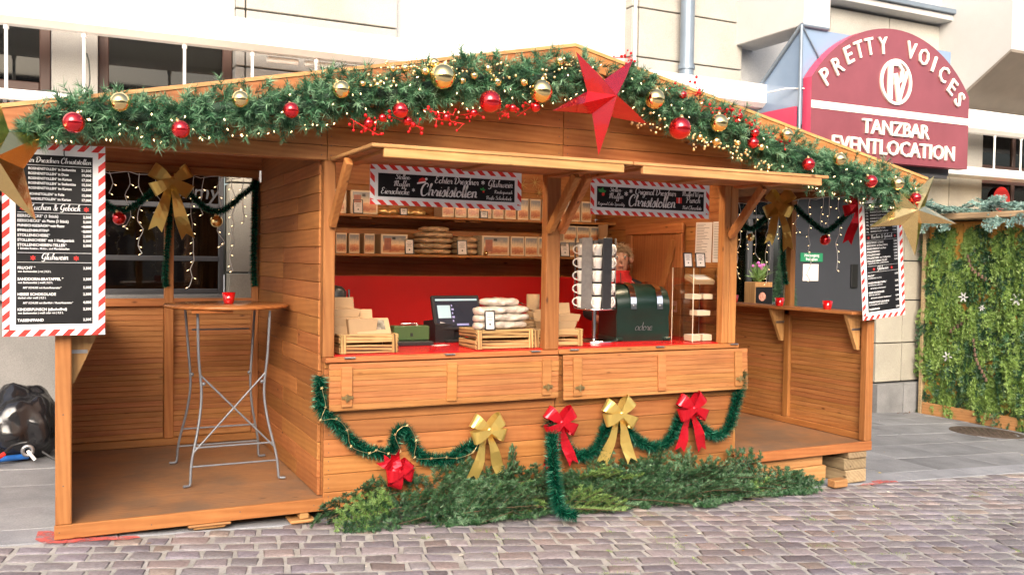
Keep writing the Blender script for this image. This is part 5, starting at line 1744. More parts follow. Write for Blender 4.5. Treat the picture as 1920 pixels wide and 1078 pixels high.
# ================================================================ LETTERING
# brush-script letters as pen strokes: (advance, [stroke, ...]); x-height 1, baseline 0
SCR = {
 'a': (1.05, ['85 90 50 100 12 70 12 20 42 0 75 25 88 95 84 25 105 8']), 'b': (0.95, ['0 30 25 120 40 200 22 190 18 100 20 15 50 0 80 35 70 85 45 70 95 75']),
 'c': (0.85, ['78 78 55 100 15 70 12 22 45 0 85 22']), 'd': (1.05, ['85 90 50 100 12 70 12 20 42 0 78 30', '92 200 86 25 108 8']),
 'e': (0.85, ['10 40 60 55 72 85 45 100 14 70 12 22 45 0 88 22']), 'f': (0.7, ['0 30 45 130 60 195 40 195 30 110 28 -60 12 -95 10 -60 45 10 72 25']),
 'g': (1.05, ['85 90 50 100 12 70 12 20 42 0 80 35', '90 98 82 -30 45 -95 15 -70 55 -10 105 25']), 'h': (1.1, ['0 30 35 140 46 195 28 195 20 100 18 0', '18 50 45 95 70 95 78 60 76 12 110 10']),
 'i': (0.5, ['0 40 25 98 20 20 30 2 55 18', '28 140 34 148']), 'k': (1.0, ['0 30 35 140 46 195 28 195 20 100 18 0', '18 45 45 95 68 90 60 60 22 50 55 40 75 5 100 12']),
 'l': (0.5, ['0 30 35 140 42 195 26 195 20 100 22 12 35 2 55 20']), 'm': (1.6, ['0 60 18 98 18 0', '18 50 45 98 60 92 62 50 60 0', '62 50 90 98 108 92 112 50 112 12 160 12']),
 'n': (1.1, ['0 60 18 98 18 0', '18 50 45 98 70 95 76 55 76 12 110 12']), 'o': (0.95, ['50 100 14 75 12 22 45 0 80 30 78 80 50 100 62 75 98 82']),
 'p': (1.0, ['0 60 20 98 16 -90', '18 50 50 100 82 75 80 25 50 0 20 20']), 'r': (0.8, ['0 40 22 105 30 85 60 82 52 20 62 2 85 18']),
 's': (0.75, ['0 30 45 108 60 60 55 10 25 -2 5 18', '55 10 78 20']), 't': (0.6, ['0 40 32 140 34 160 24 60 24 12 38 2 62 18', '8 110 60 112']),
 'u': (1.1, ['0 60 16 98 14 25 38 0 65 20 80 98 76 20 90 2 112 14']), 'w': (1.4, ['0 60 16 98 14 25 38 0 60 25 66 90 64 25 88 0 115 30 110 95 140 88']),
 'y': (1.05, ['0 60 16 98 16 30 40 5 70 30', '82 98 76 -30 45 -95 15 -70 55 -10 105 25']), '-': (0.6, ['5 50 50 50']),
 'ß': (1.0, ['0 30 30 150 55 195 75 160 45 110 80 80 85 30 55 0 40 15', '22 120 15 -20']),
 'S': (1.25, ['105 165 80 200 35 185 35 140 85 105 100 50 60 0 15 15 10 50']), 'M': (2.0, ['-10 120 10 170 40 150 30 60 25 0', '38 130 70 195 85 150 82 10', '85 120 125 195 145 165 140 40 160 5 195 20']),
 'E': (1.25, ['105 165 80 200 35 180 35 130 70 110 25 90 15 35 50 0 110 30']), 'D': (1.55, ['45 165 35 60 30 10', '-5 130 20 190 85 195 135 140 120 50 60 0 10 15']),
 'C': (1.4, ['105 140 120 180 85 205 35 160 15 80 40 5 90 0 130 40']), 'G': (1.4, ['105 150 115 185 80 205 30 160 15 80 45 25 90 40 105 100', '108 105 100 -20 55 -60 20 -40']),
 'K': (1.5, ['-5 120 15 180 40 190 35 90 28 0', '125 190 80 120 35 95 80 75 105 10 140 10']), 'H': (1.6, ['-5 120 15 180 40 190 35 90 28 0', '125 195 108 90 105 15 145 10', '20 95 120 105']),
 'O': (1.5, ['80 200 25 160 15 70 55 0 110 30 130 110 100 185 60 195 50 165']), 'R': (1.6, ['45 175 35 80 28 0', '-10 130 20 190 85 200 115 160 90 110 40 95 85 75 110 10 155 15']),
 'W': (2.0, ['-5 150 15 195 25 120 30 30 50 0 85 60 95 150 95 40 115 0 155 60 165 170 195 180']), 'P': (1.4, ['45 170 38 80 28 -10', '-8 130 20 190 85 200 120 155 95 95 45 85']),
 '&': (1.5, ['120 90 80 10 40 0 15 35 70 120 75 170 50 180 40 140 100 10 130 5']), ' ': (0.55, []),
}
def script_text(b, text, x, y, size, mi=0, align='l', weight=1.0, slant=0.18, lift=0.0):
    """strokes as flat ribbons in the XZ plane facing -Y; size is the x-height"""
    marks = {'ü': 'u', 'ä': 'a'}
    wd = sum(SCR.get(marks.get(c, c), (0.5, []))[0] for c in text) * size
    x0 = x - (wd if align == 'r' else wd / 2 if align == 'c' else 0)
    cx_ = x0
    for c in text:
        adv, strokes = SCR.get(marks.get(c, c), (0.5, []))
        strokes = [[float(t) / 100 for t in s_.split()] for s_ in strokes]
        if c in marks:
            strokes = strokes + [[0.3, 1.38, 0.34, 1.46], [0.65, 1.38, 0.69, 1.46]]
        for s_ in strokes:
            pts = [(s_[i], 0.0, s_[i + 1]) for i in range(0, len(s_), 2)]
            P = smooth_path(pts, 0.14) if len(pts) > 2 else np.array(pts, float)
            n = len(P)
            vs_, fs_ = [], []
            for i in range(n):
                t = unit(P[min(i + 1, n - 1)] - P[max(i - 1, 0)])
                w_ = (0.065 + 0.075 * max(0.0, -t[2])) * weight
                nx, nz = -t[2], t[0]
                for sg in (-1, 1):
                    px, pz = P[i][0] + sg * nx * w_, P[i][2] + sg * nz * w_
                    vs_.append((cx_ + (px + pz * slant) * size, lift, y + pz * size))
            for i in range(n - 1):
                fs_.append((2 * i, 2 * i + 1, 2 * i + 3, 2 * i + 2))
            b.add(vs_, fs_, mi)
        cx_ += adv * size
    return wd

TEXT_JOBS = []
def plain_text(s, x, z, size, align='LEFT', bold=0.0, shear=0.0, lift=0.0, squeeze=1.0, extrude=0.0):
    """built-in letters; collected now, turned into faces in one go by flush_text"""
    cu = bpy.data.curves.new('lettering', 'FONT')
    cu.body = s
    cu.size = size
    cu.align_x = align
    cu.offset = bold
    cu.shear = shear
    cu.resolution_u = 2
    cu.extrude = extrude
    ob = bpy.data.objects.new('lettering', cu)
    COL.objects.link(ob)
    return (ob, x, z, lift, squeeze)
def flush_text(jobs, b, mi=0, xf=None):
    bpy.context.view_layer.update()
    dg = bpy.context.evaluated_depsgraph_get()
    for job in jobs:
        (ob, x, z, lift, sq) = job[:5]
        me = ob.evaluated_get(dg).to_mesh()
        vs_ = []
        if sq < 0:                                             # fit to this width
            ext = [v_.co.x for v_ in me.vertices]
            sq = -sq / (max(ext) - min(ext))
        for v_ in me.vertices:
            p = Vector((x + v_.co.x * sq, lift - v_.co.z, z + v_.co.y))
            if len(job) > 5:
                p = job[5] @ Vector((v_.co.x * sq, lift - v_.co.z, v_.co.y))
            vs_.append(p)
        b.add(vs_, [tuple(p.vertices) for p in me.polygons], mi)
        ob.evaluated_get(dg).to_mesh_clear()
    for job in jobs:
        cu = job[0].data
        bpy.data.objects.remove(job[0])
        bpy.data.curves.remove(cu)

def striped_border(b, w, h, band, step, lean, lift=0.0, mi=0):
    """red slanting bars round a w x h board centred at the origin"""
    def bar(x0, z0, x1, z1, x2, z2, x3, z3):
        b.add([(x0, lift, z0), (x1, lift, z1), (x2, lift, z2), (x3, lift, z3)], [(0, 1, 2, 3)], mi)
    n = max(2, round(w / step))
    st = w / n
    for i in range(n):
        x0 = -w / 2 + i * st
        for (zt, zb) in ((h / 2, h / 2 - band), (-h / 2 + band, -h / 2)):
            xs_ = [x0 + lean, x0 + lean + st * 0.5, x0 + st * 0.5, x0]
            xs_ = [min(max(t, -w / 2), w / 2) for t in xs_]
            bar(xs_[3], zb, xs_[2], zb, xs_[1], zt, xs_[0], zt)
    n = max(2, round(h / step))
    st = h / n
    for i in range(n):
        z0 = -h / 2 + i * st
        for (xa, xb) in ((-w / 2, -w / 2 + band), (w / 2 - band, w / 2)):
            ln = abs(lean) * (1 if lean > 0 else -1)
            zs_ = [z0, z0 + st * 0.5, z0 + st * 0.5 + ln, z0 + ln]
            zs_ = [min(max(t, -h / 2 + band), h / 2 - band) for t in zs_]
            bar(xa, zs_[0], xb, zs_[3], xb, zs_[2], xa, zs_[1])

def asterisk(b, x, z, r, mi=0, n=3, w=0.2, lift=0.0):
    for k_ in range(n):
        a = k_ * PI / n + PI / 2
        dx, dz = math.cos(a), math.sin(a)
        b.add([(x - dx * r - dz * r * w, lift, z - dz * r + dx * r * w), (x - dx * r + dz * r * w, lift, z - dz * r - dx * r * w), (x + dx * r + dz * r * w, lift, z + dz * r - dx * r * w), (x + dx * r - dz * r * w, lift, z + dz * r + dx * r * w)], [(0, 1, 2, 3)], mi)
def disc(b, x, z, r, mi=0, lift=0.0, rx=1.0):
    b.add([(x + rx * r * math.cos(t * PI / 10), lift, z + r * math.sin(t * PI / 10)) for t in range(20)], [tuple(range(20))], mi)
def hat(b, x, z, s_, lift):
    b.add([(x - s_, lift, z), (x + s_ * 0.8, lift, z + s_ * 0.35), (x + s_ * 0.75, lift, z + s_ * 1.0), (x + s_ * 0.1, lift, z + s_ * 1.25), (x - s_ * 0.6, lift, z + s_ * 0.9)], [(0, 1, 2, 3, 4)], 2)
    b.add([(x - s_ * 1.15, lift - 0.0002, z - s_ * 0.25), (x + s_ * 0.9, lift - 0.0002, z + s_ * 0.15), (x + s_ * 0.85, lift - 0.0002, z + s_ * 0.5), (x - s_ * 1.15, lift - 0.0002, z + s_ * 0.12)], [(0, 1, 2, 3)], 0)
    disc(b, x + s_ * 0.95, z + s_ * 0.95, s_ * 0.28, 0, lift - 0.0002)
def holly(b, x, z, s_, lift):
    for a in (20, 75, 140):
        a = math.radians(a)
        d_, n_ = (math.cos(a), math.sin(a)), (-math.sin(a), math.cos(a))
        b.add([(x, lift, z), (x + d_[0] * s_ * 0.5 + n_[0] * s_ * 0.3, lift, z + d_[1] * s_ * 0.5 + n_[1] * s_ * 0.3), (x + d_[0] * s_, lift, z + d_[1] * s_), (x + d_[0] * s_ * 0.5 - n_[0] * s_ * 0.3, lift, z + d_[1] * s_ * 0.5 - n_[1] * s_ * 0.3)], [(3, 2, 1, 0)], 3)
    disc(b, x + s_ * 0.3, z - s_ * 0.3, s_ * 0.3, 2, lift - 0.0002)
PRINT = [M['print_white'], M['print_red'], M['print_red'], M['print_green']]

def board(name, w, h, d, band, step, lean, inset, loc, rot, lab, cat, grp):
    t = empty(name, loc, lab, cat, grp, rot)
    b = MB(); b.cbox(-w / 2, w / 2, 0, d, -h / 2, h / 2, 0.0008); b.build('panel', M['board_white'], t)
    b = MB(); striped_border(b, w, h, band, step, lean, -0.0008); b.build('striped_border', M['print_red'], t)
    iw, ih = w / 2 - inset, h / 2 - inset
    b = MB(); b.box(-iw, iw, -0.0016, -0.0003, -ih, ih); b.build('black_field', M['board_black'], t)
    return t, iw, ih

# the two header boards under the awnings
h1, iw, ih = board('header_board', 1.058, 0.25, 0.005, 0.03, 0.073, -0.032, 0.052, (2.285, -0.12, 2.055), (0.0, 0.0, 0.0), 'long striped chalkboard sign reading Echter Dresdner Christstollen under the near awning', 'sign', 'header boards')
b = MB(); l_ = -0.0024
script_text(b, 'Stollen-', -0.365, 0.04, 0.0165, lift=l_)
script_text(b, 'Muffin', -0.375, -0.004, 0.0178, lift=l_)
script_text(b, 'Eierschecke', -0.46, -0.055, 0.0195, lift=l_)
asterisk(b, -0.243, -0.024, 0.011, 0, lift=l_)
script_text(b, 'Echter Dresdner', 0.055, 0.028, 0.0225, lift=l_, align='c')
script_text(b, 'Christstollen', 0.0, -0.055, 0.0385, lift=l_, align='c', weight=1.15)
asterisk(b, 0.243, 0.047, 0.014, 0, lift=l_)
script_text(b, 'Glühwein', 0.462, 0.022, 0.0232, lift=l_, align='r')
script_text(b, 'Kinderpunsch', 0.46, -0.02, 0.0115, lift=l_, align='r')
script_text(b, 'Heiße Schokolade', 0.455, -0.062, 0.0127, lift=l_, align='r')
hat(b, -0.185, 0.022, 0.03, l_ - 0.0004)
holly(b, 0.24, -0.005, 0.024, l_)
b.build('lettering', PRINT, h1)
h2, iw, ih = board('header_board', 1.04, 0.25, 0.005, 0.03, 0.073, -0.032, 0.052, (3.878, -0.12, 2.05), (0.0, 0.0, 0.0), 'long striped chalkboard sign reading Original Dresdner Christstollen under the far awning', 'sign', 'header boards')
b = MB()
holly(b, -0.43, 0.03, 0.04, l_)
script_text(b, 'Stollen-', -0.365, 0.04, 0.0165, lift=l_)
script_text(b, 'Muffin', -0.37, -0.008, 0.02, lift=l_)
script_text(b, 'Regional Cake Speciality', -0.463, -0.057, 0.0107, lift=l_)
asterisk(b, -0.225, 0.03, 0.017, 0, lift=l_)
asterisk(b, -0.185, 0.05, 0.014, 0, lift=l_)
script_text(b, 'Original Dresdner', 0.03, 0.03, 0.0235, lift=l_, align='c')
script_text(b, 'Christstollen', 0.0, -0.055, 0.04, lift=l_, align='c', weight=1.1)
script_text(b, 'Mulled Wine', 0.462, 0.036, 0.0178, lift=l_, align='r')
script_text(b, 'Punch', 0.435, -0.012, 0.024, lift=l_, align='r')
script_text(b, 'Hot Chocolate', 0.447, -0.062, 0.0147, lift=l_, align='r')
b.add([(0.215, l_, -0.02), (0.265, l_, -0.02), (0.265, l_, 0.022), (0.215, l_, 0.022)], [(0, 1, 2, 3)], 1)
b.add([(0.237, l_ - 0.0003, -0.02), (0.243, l_ - 0.0003, -0.02), (0.243, l_ - 0.0003, 0.022), (0.237, l_ - 0.0003, 0.022)], [(0, 1, 2, 3)], 0)
b.build('lettering', PRINT, h2)
for hb_ in (h1, h2):                                           # hanging cords
    for sx in (-0.4, 0.4):
        q = MB(); q.tube([(sx, 0.004, 0.12), (sx, 0.01, 0.139)], 0.002, 5); q.build('cord', M['wire_dark'], hb_)

# the two menu boards
MENU = [('h', 'Echter Dresdner Christstollen', 0), ('l',),
        ('i', '2,0kg', 'ROSINENSTOLLEN* in Stollentüte', '21,50€'), ('i', '1,5kg', 'ROSINENSTOLLEN* in Dose', '19,00€'), ('i', '1,5kg', 'ROSINENSTOLLEN* im Karton', '17,00€'), ('i', '1,0kg', 'ROSINENSTOLLEN* in Stollentüte', '15,50€'), ('i', '1,0kg', 'ROSINENSTOLLEN* im Karton', '12,50€'), ('s', 0.006),
        ('i', '1,0kg', 'MOHNSTOLLEN* in Folie', '15,00€'), ('i', '1,0kg', 'MANDELSTOLLEN* im Karton', '17,00€'), ('s', 0.008), ('l',),
        ('h', 'Kuchen & Gebäck', 1), ('l',),
        ('p', 'EIERSCHECKE* (1 Stück)', '2,50€'), ('p', 'EIERSCHECKE* als Platte (3 Stück)', '5,00€'), ('x', 'PUNSCHGEBÄCK* mit Rum', '3,00€'), ('x', 'STOLLENMUFFIN*', '2,50€'), ('p', 'STOLLENSCHEIBE*', '2,00€'), ('p', 'STOLLENSCHEIBE* mit 1 Heißgetränk', '5,50€'), ('p', 'STOLLENSCHEIBEN-TELLER*', '5,00€'), ('t', '1 Scheibe Rosine-, Mohn-, und Mandelstollen', ''), ('s', 0.008), ('l',),
        ('h', 'Glühwein', 1), ('l',), ('s', 0.012),
        ('p', 'FRUCHT *', '3,50€'), ('t', 'von Sachsenobst | rot | 0,2 L', ''), ('s', 0.016), ('p', 'SANDDORN-BRATAPFEL *', '3,50€'), ('t', 'von Sachsenobst | weiß | 0,2 L', ''), ('s', 0.006), ('n', 'MIT SCHUSS mit Rum/Amaretto*', '5,00€'), ('s', 0.012),
        ('p', 'HEISSE SCHOKOLADE', '2,50€'), ('t', 'dunkel oder weiß | 0,2 L', ''), ('s', 0.006), ('n', 'MIT SCHUSS mit Eierlikör / Rum/Amaretto*', '4,00€'), ('s', 0.012),
        ('p', 'KINDERPUNSCH (alkoholfrei)', '2,50€'), ('t', 'von Sachsenobst | weiß oder rot | 0,2 L', ''), ('s', 0.014), ('p', 'TASSENPFAND', '2,50€')]
MENU_H = {'h': 0.044, 'l': 0.008, 'i': 0.0262, 'p': 0.0262, 'x': 0.0262, 't': 0.0185, 'n': 0.02}
def menu_board(loc, rot, lab):
    w, h = 0.5, 1.04
    t, iw, ih = board('menu_board', w, h, 0.006, 0.035, 0.074, 0.032, 0.063, loc, rot, lab, 'menu board', 'menu boards')
    b, jobs = MB(), []
    total = sum(r_[1] if r_[0] == 's' else MENU_H[r_[0]] for r_ in MENU)
    kz = (2 * ih - 0.02) / total
    z = ih - 0.01
    l_ = -0.0026
    xl, xr = -iw + 0.008, iw - 0.006
    for r_ in MENU:
        k = r_[0]
        hh = (r_[1] if k == 's' else MENU_H[k]) * kz
        z -= hh
        if k == 'l':
            b.add([(xl, l_, z + hh * 0.5), (xr, l_, z + hh * 0.5), (xr, l_, z + hh * 0.5 + 0.0018), (xl, l_, z + hh * 0.5 + 0.0018)], [(0, 1, 2, 3)], 0)
        elif k == 'h':
            script_text(b, r_[1], 0, z + hh * 0.28, 0.0165 if r_[2] else 0.0145, align='c', lift=l_, weight=1.1)
            if r_[2]:
                wd_ = 0.105 if len(r_[1]) < 10 else 0.155
                for sx in (-1, 1):
                    asterisk(b, sx * wd_, z + hh * 0.48, 0.013, 1, lift=l_)
        elif k == 'i':
            jobs.append(plain_text(r_[1], xl, z + 0.006, 0.0155, bold=0.0003, lift=l_, squeeze=0.9))
            jobs.append(plain_text(r_[2], xl + 0.052, z + 0.006, 0.0185, bold=0.0004, lift=l_, squeeze=0.86))
            jobs.append(plain_text(r_[3], xr, z + 0.006, 0.0195, 'RIGHT', bold=0.0004, lift=l_, squeeze=0.9))
        elif k in 'px':
            jobs.append(plain_text(r_[1], xl, z + 0.006, 0.0205, bold=0.0005, lift=l_, squeeze=0.84 if len(r_[1]) > 26 else 0.92))
            jobs.append(plain_text(r_[2], xr, z + 0.006, 0.0195, 'RIGHT', bold=0.0004, lift=l_, squeeze=0.9))
            if k == 'x':
                for (xa, xb) in ((xl, xl + len(r_[1]) * 0.0108), (xr - 0.05, xr)):
                    b.add([(xa, l_ - 0.0003, z + 0.012), (xb, l_ - 0.0003, z + 0.012), (xb, l_ - 0.0003, z + 0.0145), (xa, l_ - 0.0003, z + 0.0145)], [(0, 1, 2, 3)], 0)
        elif k == 't':
            jobs.append(plain_text(r_[1], xl + 0.002, z + 0.007, 0.0148, lift=l_, squeeze=0.92, bold=0.0003))
        elif k == 'n':
            jobs.append(plain_text(r_[1], xl + 0.025, z + 0.005, 0.0148, shear=0.25, lift=l_, squeeze=0.9, bold=0.0003))
            jobs.append(plain_text(r_[2], xr, z + 0.005, 0.0195, 'RIGHT', bold=0.0004, lift=l_, squeeze=0.9))
    flush_text(jobs, b)
    b.build('lettering', PRINT, t)
    return t
mb1 = menu_board((0.0, -0.075, 1.668), (0, 0, 0.0), 'striped chalkboard price list hanging on the near corner post behind the gold star')
q = MB(); q.tube(smooth_path([(0.05, 0.02, 0.52), (0.045, -0.006, 0.47), (0.055, 0.01, 0.45), (0.08, 0.04, 0.6)], 0.02), 0.003, 5); q.build('cord', M['wire_dark'], mb1)
mb2 = menu_board((6.27, -0.085, 1.668), (0, math.radians(-5.2), 0.0), 'tilted striped chalkboard price list hanging on the far corner post behind a star')

# letters of the club sign, raised
b, jobs = MB(), []
def ring_letter(ch, px, pz, w):
    rot_ = math.atan2(px, pz + 0.0) * 0.82
    Mr = Matrix.Translation((px, 0, pz)) @ Matrix.Rotation(rot_, 4, 'Y') @ Matrix.Translation((0, 0, -0.1))
    jb = plain_text(ch, 0, 0, 0.285, 'CENTER', bold=0.002, extrude=0.01)
    jobs.append((jb[0], 0, 0, -0.022, -w, Mr))
for ch, px, pz, w in (('P', -1.137, 0.919, 0.125), ('R', -0.96, 1.058, 0.14), ('E', -0.79, 1.2, 0.115), ('T', -0.623, 1.283, 0.135), ('T', -0.453, 1.337, 0.135), ('Y', -0.235, 1.372, 0.15),
                      ('V', 0.246, 1.37, 0.16), ('O', 0.466, 1.315, 0.175), ('I', 0.648, 1.247, 0.035), ('C', 0.824, 1.144, 0.15), ('E', 0.985, 1.002, 0.115), ('S', 1.125, 0.86, 0.115)):
    ring_letter(ch, px, pz, w)
jobs.append(plain_text('TANZBAR', 0.025, 0.325, 0.24, 'CENTER', bold=0.002, lift=-0.022, squeeze=-1.13, extrude=0.012))
jobs.append(plain_text('EVENTLOCATION', 0.025, 0.09, 0.25, 'CENTER', bold=0.002, lift=-0.022, squeeze=-2.06, extrude=0.012))
flush_text(jobs, b)
def split_islands(b):
    par = list(range(len(b.v)))
    def find(i):
        while par[i] != i:
            par[i] = par[par[i]]
            i = par[i]
        return i
    for f in b.f:
        for i in f[1:]:
            par[find(i)] = find(f[0])
    groups = {}
    for f in b.f:
        groups.setdefault(find(f[0]), []).append(f)
    for fs_ in groups.values():
        ids = sorted({i for f in fs_ for i in f})
        mp = {i: k for k, i in enumerate(ids)}
        m_ = MB()
        m_.add([b.v[i] for i in ids], [tuple(mp[i] for i in f) for f in fs_])
        yield m_
for m_ in split_islands(b):
    m_.build('letter', M['sign_white'], sign)
b = MB()
cx_, cz_ = 0.005, 0.965
ring = [(cx_ + 0.245 * math.cos(t * PI / 24), -0.022, cz_ + 0.256 * math.sin(t * PI / 24)) for t in range(49)]
def flat_stroke(b, pts, w, y0=-0.03, y1=-0.0055):
    P = [Vector((p[0], 0, p[1])) for p in pts]
    n = len(P)
    vs_, fs_ = [], []
    for i in range(n):
        t = (P[min(i + 1, n - 1)] - P[max(i - 1, 0)]).normalized()
        nr = Vector((-t.z, 0, t.x)) * w
        for (s_, y_) in ((-1, y0), (1, y0), (1, y1), (-1, y1)):
            p = P[i] + nr * s_
            vs_.append((p.x, y_, p.z))
    for i in range(n - 1):
        for k in range(4):
            fs_.append((4 * i + k, 4 * i + 4 + k, 4 * i + 4 + (k + 1) % 4, 4 * i + (k + 1) % 4))
    fs_ += [(0, 1, 2, 3), (4 * n - 1, 4 * n - 2, 4 * n - 3, 4 * n - 4)]
    b.add(vs_, fs_)
flat_stroke(b, [(p[0], p[2]) for p in ring], 0.016)
flat_stroke(b, [(cx_ - 0.1, cz_ - 0.215), (cx_ - 0.1, cz_ + 0.2)], 0.034)
flat_stroke(b, [(cx_ - 0.1, cz_ + 0.205), (cx_ + 0.03, cz_ + 0.215), (cx_ + 0.1, cz_ + 0.15), (cx_ + 0.085, cz_ + 0.04), (cx_ + 0.02, cz_ - 0.01), (cx_ - 0.03, cz_ - 0.01)], 0.022, -0.031)
flat_stroke(b, [(cx_ - 0.02, cz_ + 0.1), (cx_ + 0.055, cz_ - 0.225)], 0.03, -0.0325)
flat_stroke(b, [(cx_ + 0.055, cz_ - 0.225), (cx_ + 0.18, cz_ + 0.14)], 0.016, -0.0335)
b.build('monogram', M['sign_white'], sign)

# small print on the exit door sign and the shop window behind the left bay
b, jobs = MB(), []
jobs.append(plain_text('Notausgang', 9.017, 1.695, 0.055, 'CENTER', bold=0.001, lift=0.0145))
jobs.append(plain_text('freihalten', 9.017, 1.642, 0.055, 'CENTER', bold=0.001, lift=0.0145))
flush_text(jobs, b)
o = b.build('sign_lettering', M['print_white'], door)
b, jobs = MB(), []
jobs.append(plain_text('mmy', 1.2, 2.14, 0.2, 'CENTER', bold=0.001, shear=0.2, lift=0.14))
flush_text(jobs, b)
b.build('window_lettering', M['dark_frame'], lw)
# ================================================================ GOODS, TABLE, PERSON
def photo_mat(name, top, mid, loaf):
    """print on the gift boxes: pale sky over a sliced loaf"""
    m, nt, b = new_mat(name)
    L = nt.links.new
    tc = nd(nt, 'ShaderNodeTexCoord')
    sp_ = nd(nt, 'ShaderNodeSeparateXYZ')
    L(tc.outputs['Generated'], sp_.inputs[0])
    no = nd(nt, 'ShaderNodeTexNoise', Scale=5.0, Detail=5.0)
    L(tc.outputs['Generated'], no.inputs['Vector'])
    # loaf: an ellipse low in the picture
    mz = nd(nt, 'ShaderNodeMath', _operation='MULTIPLY_ADD', i1=0.45, i2=-0.22)
    L(no.outputs[0], mz.inputs[0])
    ad = nd(nt, 'ShaderNodeMath', _operation='ADD')
    L(sp_.outputs['Z'], ad.inputs[0])
    L(mz.outputs[0], ad.inputs[1])
    col = ramp(nt, ad.outputs[0], [(0.06, (0.55, 0.32, 0.15)), (0.16, loaf), (0.4, (0.62, 0.3, 0.14)), (0.52, mid), (0.85, top)])
    L(col, b.inputs['Base Color'])
    b.inputs['Roughness'].default_value = 0.3
    return m
M['photo'] = photo_mat('gift_box_picture', (0.2, 0.2, 0.21), (0.72, 0.55, 0.34), (0.36, 0.1, 0.045))
YS = D - 0.042 - 0.36                                        # front edge of the shelves
def gift_box(x0, x1, z, h, d, lab, grp, y=None, clear=False):
    y = YS + 0.02 if y is None else y
    w = x1 - x0
    t = empty('gift_box', (x0, y, z), lab, 'gift box', grp)
    b = MB(); b.cbox(0, w, 0, d, 0, h, 0.003); b.build('carton', M['box_cream'], t)
    b = MB(); b.box(w * 0.07, w * 0.93, -0.0012, -0.0001, h * 0.07, h * 0.93); b.build('picture', M['photo'], t)
    if w > 0.15:
        b = MB(); b.box(w * 0.42, w * 0.54, -0.002, -0.0013, h * 0.74, h * 0.86); b.build('emblem', M['print_dark'], t)
        b = MB(); b.box(w * 0.12, w * 0.38, -0.002, -0.0013, h * 0.2, h * 0.8); b.build('side_print', plain('side_print', (0.3, 0.1, 0.06), 0.5, noise=0.2, nscale=30) if 'side_print' not in bpy.data.materials else bpy.data.materials['side_print'], t)
zu, zl = 1.9575, 1.6305
up_ = [(2.17, 2.40, 0.2), (1.95, 2.15, 0.2)]
gift_box(2.165, 2.40, zu, 0.195, 0.2, 'large gift box on the upper shelf behind the awning brace', 'gift boxes on the upper shelf')
gift_box(1.9, 2.13, zu, 0.195, 0.2, 'large gift box at the dark end of the upper shelf beside the corner post', 'gift boxes on the upper shelf')
xs_u = [2.98, 3.1, 3.22, 3.34, 3.46, 3.585, 3.71, 3.835, 3.96, 4.13, 4.25, 4.375]
for i, x in enumerate(xs_u):
    gift_box(x, x + 0.108, zu, 0.19, 0.2, '%s slim gift box in the upper shelf row, counted from the sign side' % ORD[i], 'gift boxes on the upper shelf')
for i, x in enumerate((2.045, 2.155, 2.285)):
    gift_box(x, x + 0.09, zl, 0.165, 0.2, '%s slim gift box on the lower shelf, counted from the corner post' % ORD[i], 'gift boxes on the lower shelf')
gift_box(2.43, 2.665, zl, 0.165, 0.2, 'large gift box on the lower shelf beside the bagged cakes', 'gift boxes on the lower shelf')
gift_box(3.36, 3.63, zl, 0.175, 0.2, 'large gift box on the lower shelf right of the bagged cakes', 'gift boxes on the lower shelf')
for i, x in enumerate((3.645, 3.785, 3.925)):
    gift_box(x, x + 0.132, zl, 0.175, 0.2, '%s small gift box between the large box and the middle post on the lower shelf' % ORD[i], 'gift boxes on the lower shelf')
for i, x in enumerate((4.085, 4.23, 4.375, 4.52)):
    gift_box(x, x + 0.138, zl, 0.145, 0.22, '%s box of the bottom layer beyond the middle post on the lower shelf' % ORD[i], 'gift boxes on the lower shelf')
for i, x in enumerate((4.19, 4.335, 4.48)):
    gift_box(x, x + 0.138, zl + 0.146, 0.14, 0.2, '%s box of the top layer beyond the middle post on the lower shelf' % ORD[i], 'gift boxes on the lower shelf', YS + 0.03)

def loaf_bag(c, L_, w, h, mat, lab, grp, rz=0.0, seed=0, tails=True):
    """a stollen wrapped in a clear bag: long flattened loaf with gathered ends"""
    r_ = random.Random(seed)
    b = MB()
    n, m_ = 22, 14
    vs_, fs_ = [], []
    ph = r_.uniform(0, 6)
    for i in range(n + 1):
        u_ = -1 + 2 * i / n
        prof = max(0.05, (1 - abs(u_) ** 3.2)) ** 0.55
        for k in range(m_):
            a = 2 * PI * k / m_
            wob = 1 + 0.07 * math.sin(7 * u_ + 3 * a + ph) + 0.05 * math.sin(15 * u_ + ph * 2 + a * 2) + r_.uniform(-0.025, 0.025)
            ca, sa = math.cos(a), math.sin(a)
            y_ = w / 2 * prof * abs(ca) ** 0.75 * (1 if ca >= 0 else -1) * wob
            z_ = h / 2 + h / 2 * prof ** 0.6 * abs(sa) ** 0.8 * (1 if sa >= 0 else -1) * wob
            vs_.append((u_ * L_ / 2, y_, max(0.0, z_)))
    for i in range(n):
        for k in range(m_):
            fs_.append((i * m_ + k, i * m_ + (k + 1) % m_, (i + 1) * m_ + (k + 1) % m_, (i + 1) * m_ + k))
    fs_ += [tuple(range(m_ - 1, -1, -1)), tuple(range(n * m_, n * m_ + m_))]
    b.add(vs_, fs_, 0, True)
    t = empty('bagged_stollen', c, lab, 'cake', grp, (0, 0, rz))
    b.build('loaf', mat, t)
    if tails:
        f = MB()
        for k in range(5):
            y0, y1 = w * (-0.4 + k * 0.16), w * (-0.4 + (k + 1) * 0.16)
            f.add([(L_ / 2 - 0.01, y0, h * 0.3), (L_ / 2 - 0.01, y1, h * 0.5), (L_ / 2 + 0.04, y1 * 1.1, h * r_.uniform(0, 0.4)), (L_ / 2 + 0.04, y0 * 1.1, h * r_.uniform(0.1, 0.5))], [(0, 1, 2, 3)])
        f.build('bag_end', M['clear'], t)
z = zl
